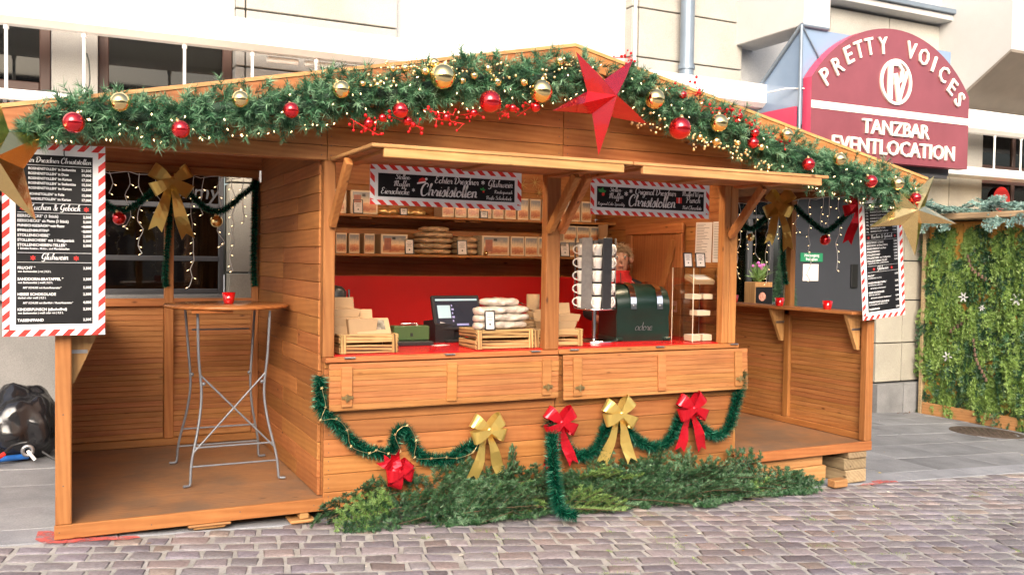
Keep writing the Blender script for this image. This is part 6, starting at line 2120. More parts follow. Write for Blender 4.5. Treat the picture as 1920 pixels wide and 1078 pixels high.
for i in range(5):
    loaf_bag((2.93, YS + 0.13 - 0.01 * i, z), 0.36 if i < 4 else 0.27, 0.2, 0.052, M['bag_clear'], '%s bagged cake from the bottom of the tall pile on the lower shelf' % ORD[i], 'bagged cakes on the shelf', random.uniform(-0.05, 0.05), i)
    z += 0.048
z = zl
for i in range(3):
    loaf_bag((3.24, YS + 0.13, z), 0.24, 0.18, 0.058, M['bag_clear'], '%s bagged cake from the bottom of the short pile on the lower shelf' % ORD[i], 'bagged cakes on the shelf', random.uniform(-0.1, 0.1), 20 + i)
    z += 0.054
for i, x in enumerate((2.5, 2.74)):
    loaf_bag((x, YS + 0.1, zu), 0.22, 0.16, 0.06, M['foil_gold'], 'gold foil wrapped cake lying on the upper shelf, %s' % ('beside the large box' if i == 0 else 'behind the small price card'), 'foil cakes', 0, 30 + i)

def card(c, w, h, lab, grp='price cards', rz=0.0, lean=-0.12):
    t = empty('price_card', c, lab, 'price card', grp, (lean, 0, rz))
    b = MB()
    fr = 0.008
    b.cbox(-w / 2, -w / 2 + fr, 0, 0.01, 0, h, 0.001); b.cbox(w / 2 - fr, w / 2, 0, 0.01, 0, h, 0.001)
    b.cbox(-w / 2 + fr, w / 2 - fr, 0, 0.01, 0, fr, 0.001); b.cbox(-w / 2 + fr, w / 2 - fr, 0, 0.01, h - fr, h, 0.001)
    b.build('frame', M['black_plastic'], t)
    b = MB(); b.box(-w / 2 + fr, w / 2 - fr, 0.003, 0.0095, fr, h - fr); s_ = b.build('sheet', M['paper'], t)
    b = MB()
    for i, (f, ww) in enumerate(((0.78, 0.5), (0.66, 0.7), (0.58, 0.4), (0.5, 0.6))):
        b.add([(-w * 0.4 * ww, 0.0022, h * f), (w * 0.4 * ww, 0.0022, h * f), (w * 0.4 * ww, 0.0022, h * f + 0.003), (-w * 0.4 * ww, 0.0022, h * f + 0.003)], [(0, 1, 2, 3)])
    disc(b, 0, h * 0.3, h * 0.055, 0, 0.0022)
    b.build('print', M['print_dark'], s_)
yc = YS + 0.004
card((2.228, yc, zu), 0.085, 0.12, 'black framed price card before the large box on the upper shelf')
card((2.625, yc, zu), 0.07, 0.065, 'small price card before the gold foil cakes on the upper shelf')
card((3.372, yc, zu), 0.075, 0.065, 'small price card below the header sign on the upper shelf')
card((2.68, yc, zl), 0.082, 0.13, 'black framed price card left of the tall cake pile on the lower shelf')
card((3.168, yc, zl), 0.095, 0.13, 'black framed price card between the two cake piles on the lower shelf')
card((4.20, yc, zl), 0.1, 0.13, 'black framed price card beyond the middle post on the lower shelf')
q = MB(); q.ball((0, 0, 0.022), 0.022, 16); tag(q.build('small_bauble', M['gold_metal'], None, loc=(3.395, YS + 0.012, zl)), 'tiny gold bauble lying on the lower shelf before the large box', 'bauble')

# straw stars and red tinsel up under the roof
for i, (x, z, s_) in enumerate([(3.918, 2.30, 0.06), (4.054, 2.33, 0.06), (3.85, 2.24, 0.05), (4.1, 2.24, 0.05), (1.95, 2.28, 0.06), (2.06, 2.2, 0.05)]):
    b = MB()
    for k in range(8):
        a = k * PI / 4 + 0.3
        b.tube([(0, 0, 0), (s_ * math.cos(a), -0.004, s_ * math.sin(a))], [0.004, 0.0012], 5)
    o = b.build('straw_star', M['straw'], None, loc=(x, D - 0.05, z))
    tag(o, '%s straw star on the boards above the upper shelf, counted from the booth corner' % ORD[[4, 5, 2, 0, 1, 3].index(i)], 'straw star', 'straw stars')

# counter top things
ZT = 0.9725
def crate(x0, x1, y0, y1, z0, h, lab, rz=0.0):
    t = empty('wooden_crate', (x0, y0, z0), lab, 'crate', 'scorched wooden crates', (0, 0, rz))
    w, d = x1 - x0, y1 - y0
    th = 0.01
    sl = h * 0.42
    for z in (0.004, h - sl):
        plank('slat', 0, w, 0, th, z, z + sl, 'burnt_x', t, 0.002)
        plank('slat', 0, w, d - th, d, z, z + sl, 'burnt_x', t, 0.002)
        plank('end_slat', -th, -0.0005, 0.0, d, z, z + sl, 'burnt_y', t, 0.002)
        plank('end_slat', w + 0.0005, w + th, 0.0, d, z, z + sl, 'burnt_y', t, 0.002)
    for (xa, ya) in ((0.0, th + 0.0005), (w - 0.03, th + 0.0005), (0.0, d - th - 0.0155), (w - 0.03, d - th - 0.0155)):
        plank('corner_post', xa, xa + 0.03, ya, ya + 0.015, 0.0, h, 'burnt_z', t, 0.002)
    plank('bottom_board', 0.002, w - 0.002, th + 0.016, d - th - 0.016, 0.0, 0.006, 'burnt_x', t, 0.002)
    plank('front_upright', w * 0.0, w * 0.0 + 0.035, -th, -0.0005, 0.002, h, 'burnt_z', t, 0.002)
    plank('front_upright', w - 0.035, w, -th, -0.0005, 0.002, h, 'burnt_z', t, 0.002)
    # a card floor the goods stand on
    b = MB(); b.box(0.012, w - 0.012, th + 0.02, d - th - 0.02, h - 0.012, h - 0.004); b.build('inner_board', M['card'], t)
crate(1.64, 2.02, 0.1, 0.38, ZT, 0.125, 'low scorched wooden crate under the carton boxes beside the corner post')
crate(2.60, 3.035, 0.1, 0.40, ZT, 0.135, 'low scorched wooden crate under the sugared cakes')
crate(3.055, 3.45, 0.12, 0.40, ZT, 0.125, 'low scorched wooden crate behind the middle post')

def carton(c, w, d, h, lab, lid=True, rz=0.0, window=False, open_a=1.9):
    t = empty('carton_box', c, lab, 'carton', 'kraft carton boxes', (0, 0, rz))
    b = MB()
    # tapered tray
    s_ = 0.88
    b.add([(-w / 2 * s_, -d / 2 * s_, 0), (w / 2 * s_, -d / 2 * s_, 0), (w / 2 * s_, d / 2 * s_, 0), (-w / 2 * s_, d / 2 * s_, 0), (-w / 2, -d / 2, h), (w / 2, -d / 2, h), (w / 2, d / 2, h), (-w / 2, d / 2, h)],
          [(0, 3, 2, 1), (0, 1, 5, 4), (1, 2, 6, 5), (2, 3, 7, 6), (3, 0, 4, 7), (4, 5, 6, 7)])
    b.build('tray', M['card'], t)
    if lid:
        l = MB()
        l.cbox(-w / 2, w / 2, -0.0015, 0.0015, 0, d * 0.5, 0.0005)
        lo = l.build('lid', M['card'], t, loc=(0, d / 2, h), rot=(-0.25, 0, 0))
    if window:
        l = MB(); l.box(-w * 0.32, w * 0.32, -d * 0.3, d * 0.3, h, h + 0.0015); l.build('window', plain('cake_under_film', (0.25, 0.2, 0.14), 0.12, noise=0.6, nscale=30, coat=0.8), t)
zc = ZT + 0.121
carton((1.71, 0.27, zc), 0.2, 0.15, 0.055, 'bottom kraft carton of the stack on the near crate', False)
carton((1.705, 0.275, zc + 0.056), 0.2, 0.15, 0.055, 'second kraft carton of the stack on the near crate', False)
carton((1.70, 0.28, zc + 0.112), 0.2, 0.15, 0.05, 'top kraft carton with raised lid on the near crate')
carton((1.80, 0.20, zc + 0.0), 0.2, 0.12, 0.1, 'open kraft carton with raised lid behind the windowed carton', True)
cw = empty('windowed_carton', (1.875, 0.135, zc + 0.012), 'kraft carton with clear film window tilted towards the front on the near crate', 'carton', 'kraft carton boxes', (math.radians(48), 0, -0.06))
b = MB(); b.cbox(-0.115, 0.115, -0.01, 0.125, -0.028, 0.0, 0.004); b.build('tray', M['card'], cw)
b = MB(); b.box(-0.075, 0.08, 0.025, 0.105, 0.0004, 0.0016); b.build('film_window', plain('cake_under_film', (0.22, 0.19, 0.15), 0.1, noise=0.7, nscale=25, coat=0.8), cw)
carton((3.30, 0.25, ZT + 0.121), 0.27, 0.17, 0.055, 'kraft carton lying on the crate beyond the middle post')
carton((3.36, 0.27, ZT + 0.177), 0.24, 0.16, 0.05, 'upper kraft carton with raised lid on the crate beyond the middle post')
b = MB(); b.lathe([(0.001, 0), (0.05, 0), (0.05, 0.2), (0.035, 0.2), (0.035, 0.195)], 20); o = b.build('paper_roll', M['card'], None, loc=(3.24, 0.5, ZT + 0.165)); tag(o, 'brown paper cup stack standing behind the middle post', 'paper roll')
b = MB(); b.cbox(3.12, 3.4, 0.42, 0.62, ZT, ZT + 0.164, 0.004); tag(b.build('carton_case', M['card']), 'plain brown carton standing on the counter behind the middle post', 'carton')

z = ZT + 0.131
for i, (w_, xo) in enumerate(((0.43, 0.0), (0.42, 0.02), (0.42, 0.02), (0.32, -0.02))):
    loaf_bag((2.85 + xo, 0.24, z), w_ * 0.92, 0.2, 0.06, M['bag_sugar'], '%s sugared bagged cake from the bottom of the pile on the crate' % ORD[i], 'sugared cakes on the counter', 0.03 * (-1) ** i, 50 + i)
    z += 0.054
z = ZT + 0.131
for i in range(3):
    loaf_bag((2.665, 0.17, z), 0.13, 0.12, 0.058, M['bag_sugar'], '%s small sugared cake from the bottom behind the price card on the crate' % ORD[i], 'sugared cakes on the counter', 0.2, 60 + i, False)
    z += 0.052
card((2.695, 0.088, ZT + 0.135), 0.078, 0.135, 'grey framed price card standing on the crate before the sugared cakes')

# green cash box
t = empty('cash_box', (2.13, 0.5, ZT), 'open dark green metal cash box on the red counter', 'cash box', None, (0, 0, -0.06))
b = MB(); b.cbox(0, 0.3, 0, 0.2, 0.0, 0.03, 0.004); b.build('tray', M['black_plastic'], t)
b = MB(); b.cbox(0.03, 0.3, 0.1, 0.2, 0.031, 0.135, 0.006); b.build('case', M['cash_green'], t)
b = MB(); b.tube([(0.1, 0.15, 0.136), (0.1, 0.15, 0.15), (0.22, 0.15, 0.15), (0.22, 0.15, 0.136)], 0.004, 6); b.build('handle', M['chrome'], t)
b = MB(); b.cbox(0.155, 0.175, 0.097, 0.0995, 0.06, 0.085, 0.001); b.build('lock', M['black_plastic'], t)
# receipt printer
t = empty('receipt_printer', (2.52, 0.68, ZT), 'black receipt printer with a paper strip beside the till screen', 'printer', None, (0, 0, 0.1))
b = MB(); b.prismx([(0, 0), (0.2, 0), (0.2, 0.15), (0.04, 0.17), (0, 0.13)], 0, 0.16); b.build('case', M['black_plastic'], t)
b = MB(); b.add([(0.045, 0.01, 0.145), (0.115, 0.01, 0.145), (0.12, 0.05, 0.2), (0.04, 0.05, 0.2)], [(0, 1, 2, 3)]); b.build('receipt', M['paper'], t)
# till screen
t = empty('till_screen', (2.72, 0.72, ZT), 'black touch screen till leaning back behind the sugared cakes', 'till', None, (0, 0, 0.05))
b = MB(); b.cbox(-0.13, 0.13, -0.08, 0.1, 0, 0.02, 0.006); b.cbox(-0.04, 0.04, 0.02, 0.06, 0.02, 0.17, 0.006); b.build('stand', M['black_plastic'], t)
Ms = Matrix.Translation((0, -0.02, 0.09)) @ Matrix.Rotation(math.radians(-20), 4, 'X')
b = MB(); b.cbox(-0.2, 0.2, -0.012, 0.02, 0, 0.27, 0.006, M=Ms); sc_ = b.build('monitor', M['black_plastic'], t)
b = MB(); b.box(-0.18, 0.18, -0.0145, -0.0125, 0.02, 0.25, M=Ms); b.build('display', M['screen'], sc_)
b = MB(); b.box(-0.175, 0.175, -0.016, -0.015, 0.225, 0.24, M=Ms); b.box(-0.165, -0.06, -0.016, -0.015, 0.09, 0.19, M=Ms); b.build('display_window', M['screen_light'], sc_)
b = MB()
for i in range(5):
    b.box(-0.05, -0.04 + 0.01 * (i % 2), -0.016, -0.015, 0.06 + i * 0.03, 0.075 + i * 0.03, M=Ms)
b.box(-0.02, 0.08, -0.016, -0.015, 0.03, 0.045, M=Ms)
b.build('display_text', plain('display_text', (0.2, 0.2, 0.35), 0.3, emit=(0.15, 0.15, 0.3), estr=0.5), sc_)
# receipt slip, pen
b = MB(); b.box(0, 0.12, 0, 0.07, 0, 0.001); tag(b.build('receipt_slip', M['paper'], None, loc=(2.44, 0.42, ZT + 0.001), rot=(0, 0, 0.4)), 'small paper slip lying on the red counter by the cash box', 'paper')
# insulated jug at the corner post
t = empty('glass_jar', (1.74, 0.62, ZT), 'tall clear jar with dark lid behind the cartons at the corner post', 'jar')
b = MB(); b.lathe([(0.001, 0.0), (0.07, 0.0), (0.075, 0.02), (0.075, 0.26), (0.07, 0.33)], 20); b.build('body', M['clear'], t)
b = MB(); b.lathe([(0.08, 0.33), (0.08, 0.39), (0.05, 0.42), (0.001, 0.43)], 20); b.build('lid', M['black_plastic'], t)
b = MB(); b.lathe([(0.001, 0.01), (0.066, 0.01), (0.068, 0.28), (0.001, 0.28)], 20); b.build('contents', M['box_edge'], t)
b = MB(); b.tube([(0.095, -0.02, 0.0), (0.095, -0.02, 0.4)], 0.008, 8); b.build('rod', M['chrome'], t)

# mug rack: turning steel stand with columns of hanging mugs
t = empty('mug_rack', (3.735, 0.42, ZT), 'round steel mug stand with columns of hanging white mugs on the counter', 'mug rack')
b = MB(); b.lathe([(0.001, 0.025), (0.05, 0.025), (0.165, 0.018), (0.175, 0.008), (0.175, 0.0), (0.001, 0.0)], 36); b.build('base', M['chrome'], t)
b = MB(); b.tube([(0, 0, 0.02), (0, 0, 0.27)], 0.016, 12); b.build('column', M['chrome'], t)
b = MB(); b.lathe([(0.001, 0.245), (0.15, 0.245), (0.165, 0.252), (0.165, 0.26), (0.001, 0.26)], 36); b.build('tray', M['chrome'], t)
N_ = 6
for k in range(N_):
    a = k * 2 * PI / N_ + 0.62
    Mk = Matrix.Rotation(a, 4, 'Z')
    b = MB(); b.cbox(0.152, 0.158, -0.043, 0.043, 0.262, 0.8, 0.002, M=Mk); b.build('upright', M['steel'] if k % 2 else M['rack_dark'], t)
b = MB(); b.lathe([(0.07, 0.262), (0.07, 0.78)], 16); b.build('inner_tube', M['rack_dark'], t)
mug_b = MB(); mug_b.lathe([(0.001, 0.002), (0.032, 0.0), (0.036, 0.006), (0.038, 0.05), (0.042, 0.086), (0.039, 0.086), (0.034, 0.03), (0.001, 0.012)], 20); mug_me = mug_b.mesh('cup', M['white_ceramic'])
mh = MB(); mh.tube([(0.036 + 0.034 * math.sin(t_ * PI / 10), 0, 0.045 - 0.03 * math.cos(t_ * PI / 10)) for t_ in range(11)], 0.0055, 8); mh_me = mh.mesh('handle', M['white_ceramic'])
ord_mug = 0
for k in range(N_):
    a = (k + 0.5) * 2 * PI / N_ + 0.62
    toward = math.cos(a - math.radians(-116))
    if toward < -0.35:
        continue
    ord_mug += 1
    for lv in range(5):
        r_ = 0.122
        m_ = empty('mug', (3.735 + r_ * math.cos(a), 0.42 + r_ * math.sin(a), ZT + 0.265 + lv * 0.1), 'white mug in the %s row of the mug stand, column %s' % (('lowest', 'second lowest', 'middle', 'second highest', 'highest')[lv], ('beside the person', 'facing the barrel', 'facing the street', 'facing the middle post', 'nearest the shelves', 'at the back')[ord_mug % 6]), 'mug', 'white mugs in the stand', (0, 0, a - 0.55 + random.uniform(-0.12, 0.12)))
        link('cup', mug_me, m_)
        link('handle', mh_me, m_)

# green barrel dispenser
t = empty('barrel_dispenser', (4.155, 0.5, ZT), 'dark green barrel shaped drink dispenser with steel bands on the counter', 'drink dispenser', None, (0, 0, -0.12))
LB = 0.46
vs_, fs_ = [], []
prof = [(-0.16, 0.0), (-0.17, 0.08), (-0.155, 0.19), (-0.19, 0.25), (-0.185, 0.33), (-0.14, 0.41), (-0.06, 0.445), (0.02, 0.45), (0.1, 0.43), (0.16, 0.37), (0.185, 0.28), (0.17, 0.15), (0.16, 0.0)]
nseg = 14
for i in range(nseg + 1):
    u_ = -1 + 2 * i / nseg
    s_ = 1 - 0.09 * u_ * u_
    for (y_, z_) in prof:
        f_ = s_ if z_ > 0.2 else 1.0
        vs_.append((u_ * LB / 2, y_ * f_, 0.2 + (z_ - 0.2) * f_ if z_ > 0.2 else z_))
m_ = len(prof)
for i in range(nseg):
    for k in range(m_ - 1):
        fs_.append((i * m_ + k, (i + 1) * m_ + k, (i + 1) * m_ + k + 1, i * m_ + k + 1))
fs_ += [tuple(range(m_)), tuple(range(nseg * m_ + m_ - 1, nseg * m_ - 1, -1))]
b = MB(); b.add(vs_, fs_, 0, True); bo = b.build('body', M['barrel_green'], t)
es = bo.modifiers.new('crease', 'EDGE_SPLIT'); es.split_angle = math.radians(48)
for x_ in (-0.1, 0.13):
    b = MB()
    s_ = 1.045
    pp = [p for p in prof if p[1] > 0.19]
    vs_ = []
    for (y_, z_) in pp:
        vs_ += [(x_ - 0.025, y_ * s_, 0.2 + (z_ - 0.2) * s_), (x_ + 0.025, y_ * s_, 0.2 + (z_ - 0.2) * s_)]
    b.add(vs_, [(2 * i, 2 * i + 1, 2 * i + 3, 2 * i + 2) for i in range(len(pp) - 1)], 0, True)
    sb2 = b.build('steel_band', M['chrome'], t)
    b = MB(); b.lathe([(0.001, 0.003), (0.007, 0.0)], 10, M=Matrix.Translation((x_, -0.198, 0.28)) @ Matrix.Rotation(PI / 2, 4, 'X')); b.build('rivet', M['steel'], sb2)
b = MB(); script_text(b, 'adore', 0.0, 0.085, 0.032, lift=-0.174, weight=0.5, align='c'); b.build('lettering', M['steel'], t)
b = MB(); b.cbox(LB / 2 + 0.001, LB / 2 + 0.003, -0.1, 0.02, 0.22, 0.31, 0.0005); st_ = b.build('sticker', M['board_white'], t)
b = MB(); b.box(LB / 2 + 0.0032, LB / 2 + 0.004, -0.09, 0.01, 0.24, 0.27); b.build('sticker_print', M['print_green'], st_)
for x_ in (-0.21, 0.21):
    b = MB(); b.cbox(x_ - 0.03, x_ + 0.03, -0.19, 0.17, 0.0, 0.03, 0.008); b.build('foot', M['barrel_green'], t)

# clear display case with goods on three shelves
cx0, cx1, cy0, cy1, ch = 4.43, 4.70, 0.09, 0.36, 0.58
t = empty('display_case', (cx0, cy0, ZT), 'clear acrylic display case with shelves by the far opening post', 'display case')
w_, d_ = cx1 - cx0, cy1 - cy0
for (bx, nm_) in (((0, w_, 0, 0.003, 0, ch), 'front_pane'), ((0, w_, d_ - 0.003, d_, 0, ch), 'back_pane'), ((0, 0.003, 0.004, d_ - 0.004, 0, ch), 'side_pane'), ((w_ - 0.003, w_, 0.004, d_ - 0.004, 0, ch), 'side_pane'), ((0, w_, 0, d_, ch + 0.001, ch + 0.004), 'top_pane'),
                  ((0.004, w_ - 0.004, 0.004, d_ - 0.004, 0.2, 0.203), 'shelf_pane'), ((0.004, w_ - 0.004, 0.004, d_ - 0.004, 0.33, 0.333), 'shelf_pane'), ((0.004, w_ - 0.004, 0.004, d_ - 0.004, 0.44, 0.443), 'shelf_pane')):
    b = MB()
    xa, xb, ya, yb, za, zb = bx
    if yb - ya < 0.005:
        b.quad((xa, ya, za), (xb, ya, za), (xb, ya, zb), (xa, ya, zb))
    elif xb - xa < 0.005:
        b.quad((xa, ya, za), (xa, yb, za), (xa, yb, zb), (xa, ya, zb))
    else:
        b.quad((xa, ya, za), (xb, ya, za), (xb, yb, za), (xa, yb, za))
    b.build(nm_, M['clear'], t)
b = MB()
for (xa, ya) in ((0, 0), (w_, 0), (0, d_), (w_, d_)):
    b.tube([(xa, ya, 0), (xa, ya, ch)], 0.003, 5)
b.build('edge_trim', M['box_edge'], t)
def case_item(x, y, z, w, d, h, lab, mat='box_cream', rx=0.0):
    e = empty('cake_pack', (cx0 + x, cy0 + y, ZT + z), lab, 'cake pack', 'packs in the display case', (rx, 0, 0))
    b = MB(); b.cbox(0, w, 0, d, 0, h, 0.003); b.build('carton', M[mat], e)
    b = MB(); b.box(w * 0.15, w * 0.85, d * 0.15, d * 0.85, h + 0.0002, h + 0.0015); b.build('label', M['paper'], e)
case_item(0.05, 0.06, 0.45, 0.2, 0.14, 0.035, 'flat carton tilted on the top shelf of the clear display case', 'card', 0.35)
case_item(0.03, 0.05, 0.335, 0.09, 0.1, 0.04, 'yellow wrapped pack on the middle shelf of the display case, nearer the barrel')
case_item(0.14, 0.05, 0.335, 0.09, 0.1, 0.04, 'yellow wrapped pack on the middle shelf of the display case, nearer the post')
case_item(0.08, 0.05, 0.205, 0.13, 0.1, 0.04, 'pale pack on the lower shelf of the display case')
case_item(0.03, 0.05, 0.005, 0.09, 0.1, 0.05, 'pale carton on the floor of the display case, nearer the barrel')
case_item(0.14, 0.05, 0.005, 0.09, 0.1, 0.05, 'pale carton on the floor of the display case, nearer the post')
card((4.465, 0.2, ZT + 0.586), 0.09, 0.115, 'tilted black framed price card on top of the display case', rz=0.1)
card((4.585, 0.2, ZT + 0.586), 0.095, 0.115, 'upright black framed price card on top of the display case')

# notices on the inner side wall
def notice(y0, y1, z0, z1, lab, tilt=0.0, n=22):
    t = empty('paper_notice', (X2 - 0.024, (y0 + y1) / 2, z1), lab, 'notice', None, (tilt, 0, 0))
    hw = (y1 - y0) / 2
    b = MB(); b.box(-0.0015, 0.0, -hw, hw, -(z1 - z0), 0); sh_ = b.build('sheet', M['paper'], t)
    b = MB()
    r_ = random.Random(int(z0 * 100) + n)
    for i in range(n):
        zz = -(z1 - z0) * (0.06 + 0.88 * i / n)
        wd = hw * r_.uniform(0.6, 1.6)
        b.add([(-0.002, hw * 0.85, zz), (-0.002, hw * 0.85 - wd, zz), (-0.002, hw * 0.85 - wd, zz + 0.003), (-0.002, hw * 0.85, zz + 0.003)], [(0, 1, 2, 3)])
    b.build('print', M['print_dark'], sh_)
notice(0.27, 0.48, 1.6, 1.925, 'printed paper notice pinned inside the booth, nearer the Z-braced door', 0.03)
notice(0.08, 0.26, 1.6, 1.925, 'printed paper list pinned inside the booth beside the far opening post', 0.0)
b = MB(); b.add([(0, 0, 0), (0.0, -0.17, 0.0), (0.0, -0.14, -0.3), (0.02, 0.02, -0.25)], [(0, 1, 2, 3)]); o = b.build('hanging_paper', M['card'], None, loc=(4.5, 1.62, 1.93)); tag(o, 'curled brown paper hanging from the shelf end by the person', 'paper')
sm_ = o.modifiers.new('thick', 'SOLIDIFY'); sm_.thickness = 0.001

# red glass tea lights
cupb = MB(); cupb.lathe([(0.001, 0.002), (0.031, 0.0), (0.034, 0.006), (0.046, 0.078), (0.043, 0.078), (0.031, 0.012), (0.001, 0.01)], 24); cup_me = cupb.mesh('glass_cup', M['red_glass'])
for (p, lab) in (((1.08, 0.97, 1.2615), 'red glass candle cup standing on the bistro table'), ((6.12, 0.97, 1.196), 'red glass candle cup on the right bay shelf at the middle post'), ((6.12, 0.37, 1.196), 'red glass candle cup on the right bay shelf nearer the menu board'), ((6.12, 1.62, 1.196), 'red glass candle cup at the back of the right bay shelf')):
    o = link('candle_cup', cup_me, None, p)
    tag(o, lab, 'candle cup', 'red glass candle cups')

# folding bistro table
t = empty('bistro_table', (1.07, 0.97, ZF), 'tall folding bistro table with round varnished top and thin steel legs', 'table')
TZ = 1.155
b = MB(); b.lathe([(0.001, TZ), (0.40, TZ), (0.42, TZ + 0.006), (0.42, TZ + 0.02), (0.412, TZ + 0.026), (0.001, TZ + 0.026)], 56); b.build('table_top', M['table_top'], t)
b = MB(); b.cbox(-0.28, -0.02, -0.37, -0.33, TZ - 0.02, TZ - 0.001, 0.004); b.cbox(-0.24, 0.24, -0.02, 0.02, TZ - 0.022, TZ - 0.001, 0.004); b.build('support_bar', M['table_top'], t)
def leg(pts):
    q = MB(); q.tube(smooth_path(pts, 0.04), 0.009, 8); q.build('leg', M['leg_grey'], t)
fx, fy, bk = 0.3, -0.37, 0.37
for sx in (-1, 1):
    leg([(sx * 0.235, -0.3, TZ - 0.01), (sx * 0.225, -0.28, 0.85), (sx * 0.205, -0.27, 0.6), (sx * 0.225, -0.3, 0.4), (sx * 0.275, -0.35, 0.16), (sx * 0.285, fy, 0.03), (sx * 0.295, fy, 0.011), (sx * 0.33, fy - 0.01, 0.011)])
    leg([(sx * 0.245, 0.3, TZ - 0.01), (sx * 0.225, 0.28, 0.85), (sx * 0.21, 0.27, 0.6), (sx * 0.23, 0.3, 0.4), (sx * 0.28, 0.35, 0.16), (sx * 0.29, bk, 0.03), (sx * 0.305, bk, 0.011), (sx * 0.34, bk + 0.01, 0.011)])
def bar(a_, b_):
    q = MB(); q.tube([a_, b_], 0.0065, 8); q.build('cross_bar', M['leg_grey'], t)
bar((-0.27, fy + 0.015, 0.13), (0.27, fy + 0.015, 0.13))
bar((-0.28, bk - 0.015, 0.13), (0.28, bk - 0.015, 0.13))
bar((-0.262, -0.34, 0.22), (0.212, -0.272, 0.72))
bar((0.262, -0.34, 0.22), (-0.212, -0.272, 0.72))
bar((-0.255, -0.335, 0.25), (0.255, -0.335, 0.25))
bar((-0.2, 0.29, 0.98), (0.2, 0.29, 0.98))
bar((-0.26, 0.33, 0.26), (0.26, 0.33, 0.26))
for sx in (-1, 1):
    q = MB(); q.ball((sx * 0.19, -0.265, 0.66), 0.014, 8); q.ball((sx * 0.2, 0.265, 0.66), 0.014, 8); q.build('pivot', M['leg_grey'], t)

# shop things beyond the right bay: flower stand with a menu card
t = empty('flower_stand', (7.9, 3.28, gz(7.9) + 0.0), 'pale wooden stand with pink flowers before the shop window', 'flower stand')
hz = 1.36 - gz(7.9)
b = MB(); b.cbox(-0.14, 0.14, -0.1, 0.1, 0.0, hz, 0.005); b.build('body', M['pale_z'], t)
b = MB(); b.lathe([(0.03, hz), (0.045, hz + 0.1), (0.04, hz + 0.1)], 14); b.build('vase', M['clear'], t)
Pn = np.zeros((260, 3)) + np.array([0, 0, hz + 0.05]); Dn = unit(RNG.normal(0, 0.5, (260, 3)) + np.array([0, 0, 1.0]))
needles('leaves', Pn + RNG.normal(0, 0.02, (260, 3)), Dn, RNG.uniform(0.1, 0.22, 260), 0.02, M['fir_pale'], t, RNG.random(260))
b = MB()
for i in range(12):
    b.ball((random.gauss(0, 0.05), random.gauss(0, 0.04), hz + 0.2 + random.gauss(0, 0.02)), 0.02, 8)
b.build('flowers', plain('pink_petals', (0.6, 0.12, 0.4), 0.6, noise=0.1), t, kind='stuff')
b = MB(); b.box(-0.13, 0.13, -0.108, -0.1015, hz - 0.36, hz - 0.06); mcd = b.build('menu_card', M['board_black'], t)
b = MB(); disc(b, -0.03, hz - 0.18, 0.055, 0, -0.1095); b.build('plate_print', plain('plate_print', (0.5, 0.22, 0.15), 0.6, noise=0.6, nscale=40), mcd)
tr_ = empty('potted_conifer', (8.3, 3.25, gz(8.3)), 'dark green potted conifer with lights before the shop window', 'plant')
n_ = 9000
hh = RNG.uniform(0, 1, n_) ** 1.3
rr = (1 - hh) * 0.28 + 0.02
th = RNG.uniform(0, 2 * PI, n_)
Pn = np.stack([np.cos(th) * rr * RNG.uniform(0.4, 1, n_), np.sin(th) * rr * RNG.uniform(0.4, 1, n_) * 0.7, 0.9 + hh * 1.35], 1)
Dn = unit(np.stack([np.cos(th), np.sin(th), RNG.normal(-0.2, 0.4, n_)], 1))
needles('crown', Pn, Dn, RNG.uniform(0.03, 0.07, n_), 0.006, M['fir'], tr_, np.clip(RNG.normal(0.35, 0.15, n_), 0, 1))
b = MB(); b.tube([(0, 0, 0.5), (0, 0, 2.1)], [0.025, 0.006], 8); b.build('trunk', M['bark'], tr_)
b = MB(); b.lathe([(0.001, 0), (0.16, 0), (0.2, 0.5), (0.17, 0.5), (0.001, 0.45)], 20); b.build('pot', M['dark_frame'], tr_)

# rubbish bag and hoses at the near side
def rubbish_bag(c, lab):
    r_ = random.Random(5)
    bm = bmesh.new()
    bmesh.ops.create_icosphere(bm, subdivisions=5, radius=1.0)
    from mathutils import noise as mn
    for v_ in bm.verts:
        p = v_.co.copy()
        rd = mn.ridged_multi_fractal(p * 1.3 + Vector((3, 1, 7)), 0.9, 2.1, 5, 1.0, 2.0)
        n2 = mn.noise(p * 2.2)
        f = 1 + 0.14 * n2 + 0.055 * (rd - 1.2) + 0.05 * abs(mn.noise(p * 6.0))
        v_.co = p * f
        v_.co.z = v_.co.z * (0.92 if v_.co.z > 0 else 0.7)
        if v_.co.z < -0.55:
            v_.co.z = -0.55 - (v_.co.z + 0.55) * 0.05
    me = bpy.data.meshes.new('bag')
    bm.to_mesh(me); bm.free()
    for p in me.polygons:
        p.use_smooth = True
    me.materials.append(M['bag_black'])
    t = empty('rubbish_bag', c, lab, 'rubbish bag')
    link('bag', me, t, (0, 0, 0.2), scale=(0.33, 0.28, 0.38))
rubbish_bag((-0.28, 2.45, gz(-0.28)), 'black plastic rubbish bag slumped on the pavement behind the near corner post')
